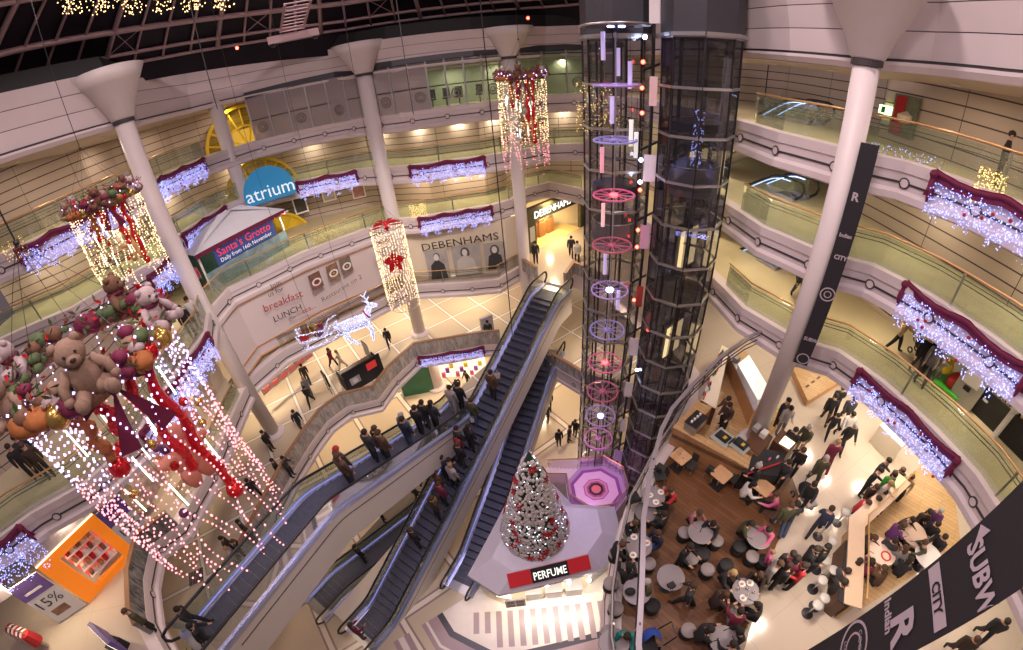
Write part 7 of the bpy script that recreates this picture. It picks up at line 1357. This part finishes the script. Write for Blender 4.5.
# maintenance ladder on the roof
la = at(292, 30, 19.0); lb_ = at(298, 2, 17.0); r = empty('roof_ladder', tuple(la), 'short pale ladder and trolley hanging on the roof steel', 'ladder'); sd = Vector((.8, .35, 0)).normalized() * .45
for s in (-1, 1): part(MB().cyl(la + sd * s, lb_ + sd * s, .05, n=6), 'rail', rib, r)
for k in range(9): f = k / 8; part(MB().cyl(la.lerp(lb_, f) - sd, la.lerp(lb_, f) + sd, .03, n=5), 'rung', rib, r)
part(MB().box(la - Zu * .25, (1.0, .2, .14), .4), 'trolley', rib, r)
for s in (-.8, .8): part(MB().ball(la + Vector((s, s * .35, -.4)), .13, 8), 'wheel', dsteel, r)
for px, py in ((237, 48), (528, 18)):
    q = at(px, py, 20); r = MB().ball((0, 0, 0), .07, 8).build('warning_lamp', redl); r.location = q; tag(r, 'small red lamp glowing at the edge of the glass roof, %s' % ('left' if px < 400 else 'middle'), 'lamp')
# golden reflections in the roof glass, imitated by small glowing beads
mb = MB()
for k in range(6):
    q = at(72 + 30 * k, 4 - k * .6, 15.5); r = empty('roof_reflection_cluster', tuple(q), 'cluster of gold reflections in the roof glass, number %s from the left' % ('one', 'two', 'three', 'four', 'five', 'six')[k], 'light cluster', 'gold reflections in the roof glass'); mb = MB()
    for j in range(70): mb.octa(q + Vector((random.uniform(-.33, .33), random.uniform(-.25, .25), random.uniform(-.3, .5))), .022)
    stuff(part(mb, 'fairy_lights', glow('roof_reflection_gold', (1, .62, .25), 4), r))

# ================================================================== light
def lamp(kind, loc, power, col, size=.3, rot=None, spot=None):
    l = bpy.data.lights.new(kind.lower() + '_lamp', kind); l.energy = power; l.color = col
    if kind == 'AREA': l.shape = 'DISK'; l.size = size
    else: l.shadow_soft_size = size
    if spot: l.spot_size = spot; l.spot_blend = .6
    o = bpy.data.objects.new(kind.lower() + '_lamp', l); COL.objects.link(o); o.location = loc
    if rot: o.rotation_euler = rot
    return o
disc = glow('downlight_face', (1, .86, .66), 9)
WARM, PINK, COOL = (1, .77, .55), (1, .78, .78), (.62, .66, 1)
def downlights(ring, zc, inset, step, power, label, col=WARM, vis=True, skip=0):
    for i, (x, y, nx, ny) in enumerate(along(ring, step=step)):
        if i < skip: continue
        zz = topz(x, y)[0] - .36 if zc is None else zc; q = (x + nx * inset, y + ny * inset, zz)
        lamp('AREA', (q[0], q[1], zz - .06), power, col, .3)
        if vis:
            r = empty('downlight', q, None, 'downlight', 'downlights in the gallery ceilings'); r['label'] = label
            part(MB().lathe([(.13, -.03), (.16, -.03), (.16, .0), (.13, 0)], q, 14), 'trim_ring', white, r); part(MB().lathe([(0, -.025), (.13, -.025)], q, 14), 'lamp_face', disc, r)
downlights(ringAB, None, 1.7, 3.6, 34, 'small round downlight in the ceiling of the top gallery', (1, .78, .6))
downlights(ringAB, zA - .56, 2.55, 3.6, 36, 'small round downlight in the ceiling of the second gallery', (1, .85, .62))
downlights(ringC[7:], zB - .56, 2.2, 3.6, 44, 'small round downlight in the ceiling of the low gallery', (1, .78, .52))
for (x, y) in ((-10, 25), (-12, 24.6), (-15, 21)): pass
for (x, y, z, pw, c) in [(-3, 29.6, f1 + 3.9, 260, WARM), (-9, 28.5, f1 + 3.9, 260, WARM), (-14, 25, f1 + 3.9, 260, WARM), (-17, 19, f1 + 3.9, 240, WARM), (-17.5, 11, f1 + 3.9, 200, WARM), (3, 29, f1 + 3.9, 220, WARM), (6, 21, f1 + 3.9, 150, WARM),
   (-15, 22, zG + 5, 260, WARM), (-10, 26, zG + 5, 300, WARM), (-4, 26.3, zG + 5, 300, WARM), (2, 26, zG + 5, 260, WARM), (5, 21, zG + 5, 200, WARM), (-17, 13, zG + 5, 220, WARM),
   (4, 30.6, zC - .8, 260, (1, .75, .42)), (4.5, 26, zC - .8, 160, WARM), (-17, 5, zC - .8, 120, (1, .8, .6)), (-18.6, 2.4, zC - .8, 160, (1, .8, .5)), (-16, 9, zC - .8, 90, WARM), (-16.2, 13, zC - .8, 90, WARM)]:
    lamp('AREA', (x, y, z), pw * .8, c, .5)
# bright spotlights of the food court ceiling under the low gallery
for (px, py) in ((748, 330), (845, 460), (858, 432), (900, 470), (800, 590), (830, 350), (785, 600), (960, 440)):
    q = P(px, py, fD); lamp('AREA', (max(q.x, 12.8) if q.x > 11.5 else q.x, q.y, zC - .7), 50, (1, .84, .66), .35)
for (x, y, pw) in ((14.5, 6.5, 300), (17, 3, 220), (15, 10.5, 300), (12.2, 14.5, 260), (14, 1, 300), (13.5, -2.5, 220), (16.8, 8, 240)): lamp('AREA', (x, y, zC - .75), pw * .27, (1, .85, .68), .4)
# unseen lamps added above the view : they wash the whole void
for (x, y, z, pw, c) in [(-12, 8, 8.2, 900, PINK), (-9, 18, 8.4, 1000, PINK), (2, 20, 8.4, 900, PINK), (4, 8, 8.4, 1100, PINK), (-3, 2, 8.6, 1000, PINK), (6, -2, 8.2, 800, PINK), (-4, 12, 8.6, 700, PINK), (1, -3.5, 5.2, 260, PINK), (-7, -1, 5.5, 300, PINK)]: lamp('AREA', (x, y, z), pw * .62, c, 1.2)
def fill_flood(p, t, pw, c, ang): d = Vector(t) - Vector(p); lamp('SPOT', p, pw, c, .4, d.to_track_quat('-Z', 'Y').to_euler(), ang)  # unseen spots added to brighten hoarding, shopfront and right side
fill_flood((-1, 6, 7.8), (-11, 22, -11.5), 8500, (1, .86, .8), .75)
fill_flood((0, 8, 7.8), (-3, 27, -11.8), 4500, (1, .82, .66), .5)
fill_flood((0, 2, 8.0), (11, 10, -5), 700, (1, .8, .8), 1.0)
lamp('AREA', tuple(lampq), 170, (1, .72, .34), .4)
lamp('SPOT', (wx, wy, -18.4), 150, (.85, .3, 1), .15, (0, 0, 0), 1.6)
lamp('SPOT', (2.6, 11.5, -14.5), 260, (.55, .4, 1), .2, (0, 0, 0), 1.5)
for u_, v_ in ((3, -11), (9, -10.2), (15, -10.2)): q = uv(u_, v_ + 1.5, -6); lamp('SPOT', tuple(q), 500, (.45, .5, 1), .2, (0, 0, 0), 1.1)
for x in (-.6, .5, 1.6, 2.6): lamp('AREA', (x, 7.75, zk - .42), 45, (1, .88, .72), .2)
wv = bpy.data.worlds.new('night'); scene.world = wv; wv.use_nodes = True; bg = wv.node_tree.nodes['Background']; bg.inputs[0].default_value = (.40, .30, .34, 1); bg.inputs[1].default_value = .22

# ================================================================== raise everything above the ground, camera, view
for o in list(bpy.data.objects):
    if o.parent is None: o.location.z += UPZ
cd = bpy.data.cameras.new('camera'); cam_o = bpy.data.objects.new('camera', cd); COL.objects.link(cam_o); scene.camera = cam_o
cam_o.matrix_world = Matrix.Translation((0, 0, UPZ)) @ ROT.to_4x4()
cd.type = 'PANO'; cd.sensor_width = 36; cd.sensor_fit = 'HORIZONTAL'; cd.clip_start = .05; cd.clip_end = 300
cs = cd.cycles if hasattr(cd, 'cycles') and hasattr(cd.cycles, 'panorama_type') else cd
cs.panorama_type = 'FISHEYE_LENS_POLYNOMIAL'
pm_ = 36 / 1023.0                                          # lens curve theta(r) fitted as a polynomial in sensor millimetres
import numpy as np
r_ = np.linspace(0, 640, 200); th_ = 2 * FA * np.arctan(r_ / (2 * FA * FL)); rm_ = r_ * pm_
co = np.linalg.lstsq(np.stack([rm_, rm_ ** 2, rm_ ** 3, rm_ ** 4], 1), th_, rcond=None)[0]
cs.fisheye_polynomial_k0 = 0; cs.fisheye_polynomial_k1, cs.fisheye_polynomial_k2, cs.fisheye_polynomial_k3, cs.fisheye_polynomial_k4 = (-float(c) for c in co)
cs.fisheye_fov = math.radians(220)
scene.view_settings.view_transform = 'Standard'; scene.view_settings.look = 'None'; scene.view_settings.gamma = 1; scene.view_settings.use_curve_mapping = False; scene.view_settings.exposure = 0.36
scene.cycles.transparent_max_bounces = 32; scene.cycles.max_bounces = 6; scene.cycles.use_denoising = True; scene.cycles.sample_clamp_indirect = 6
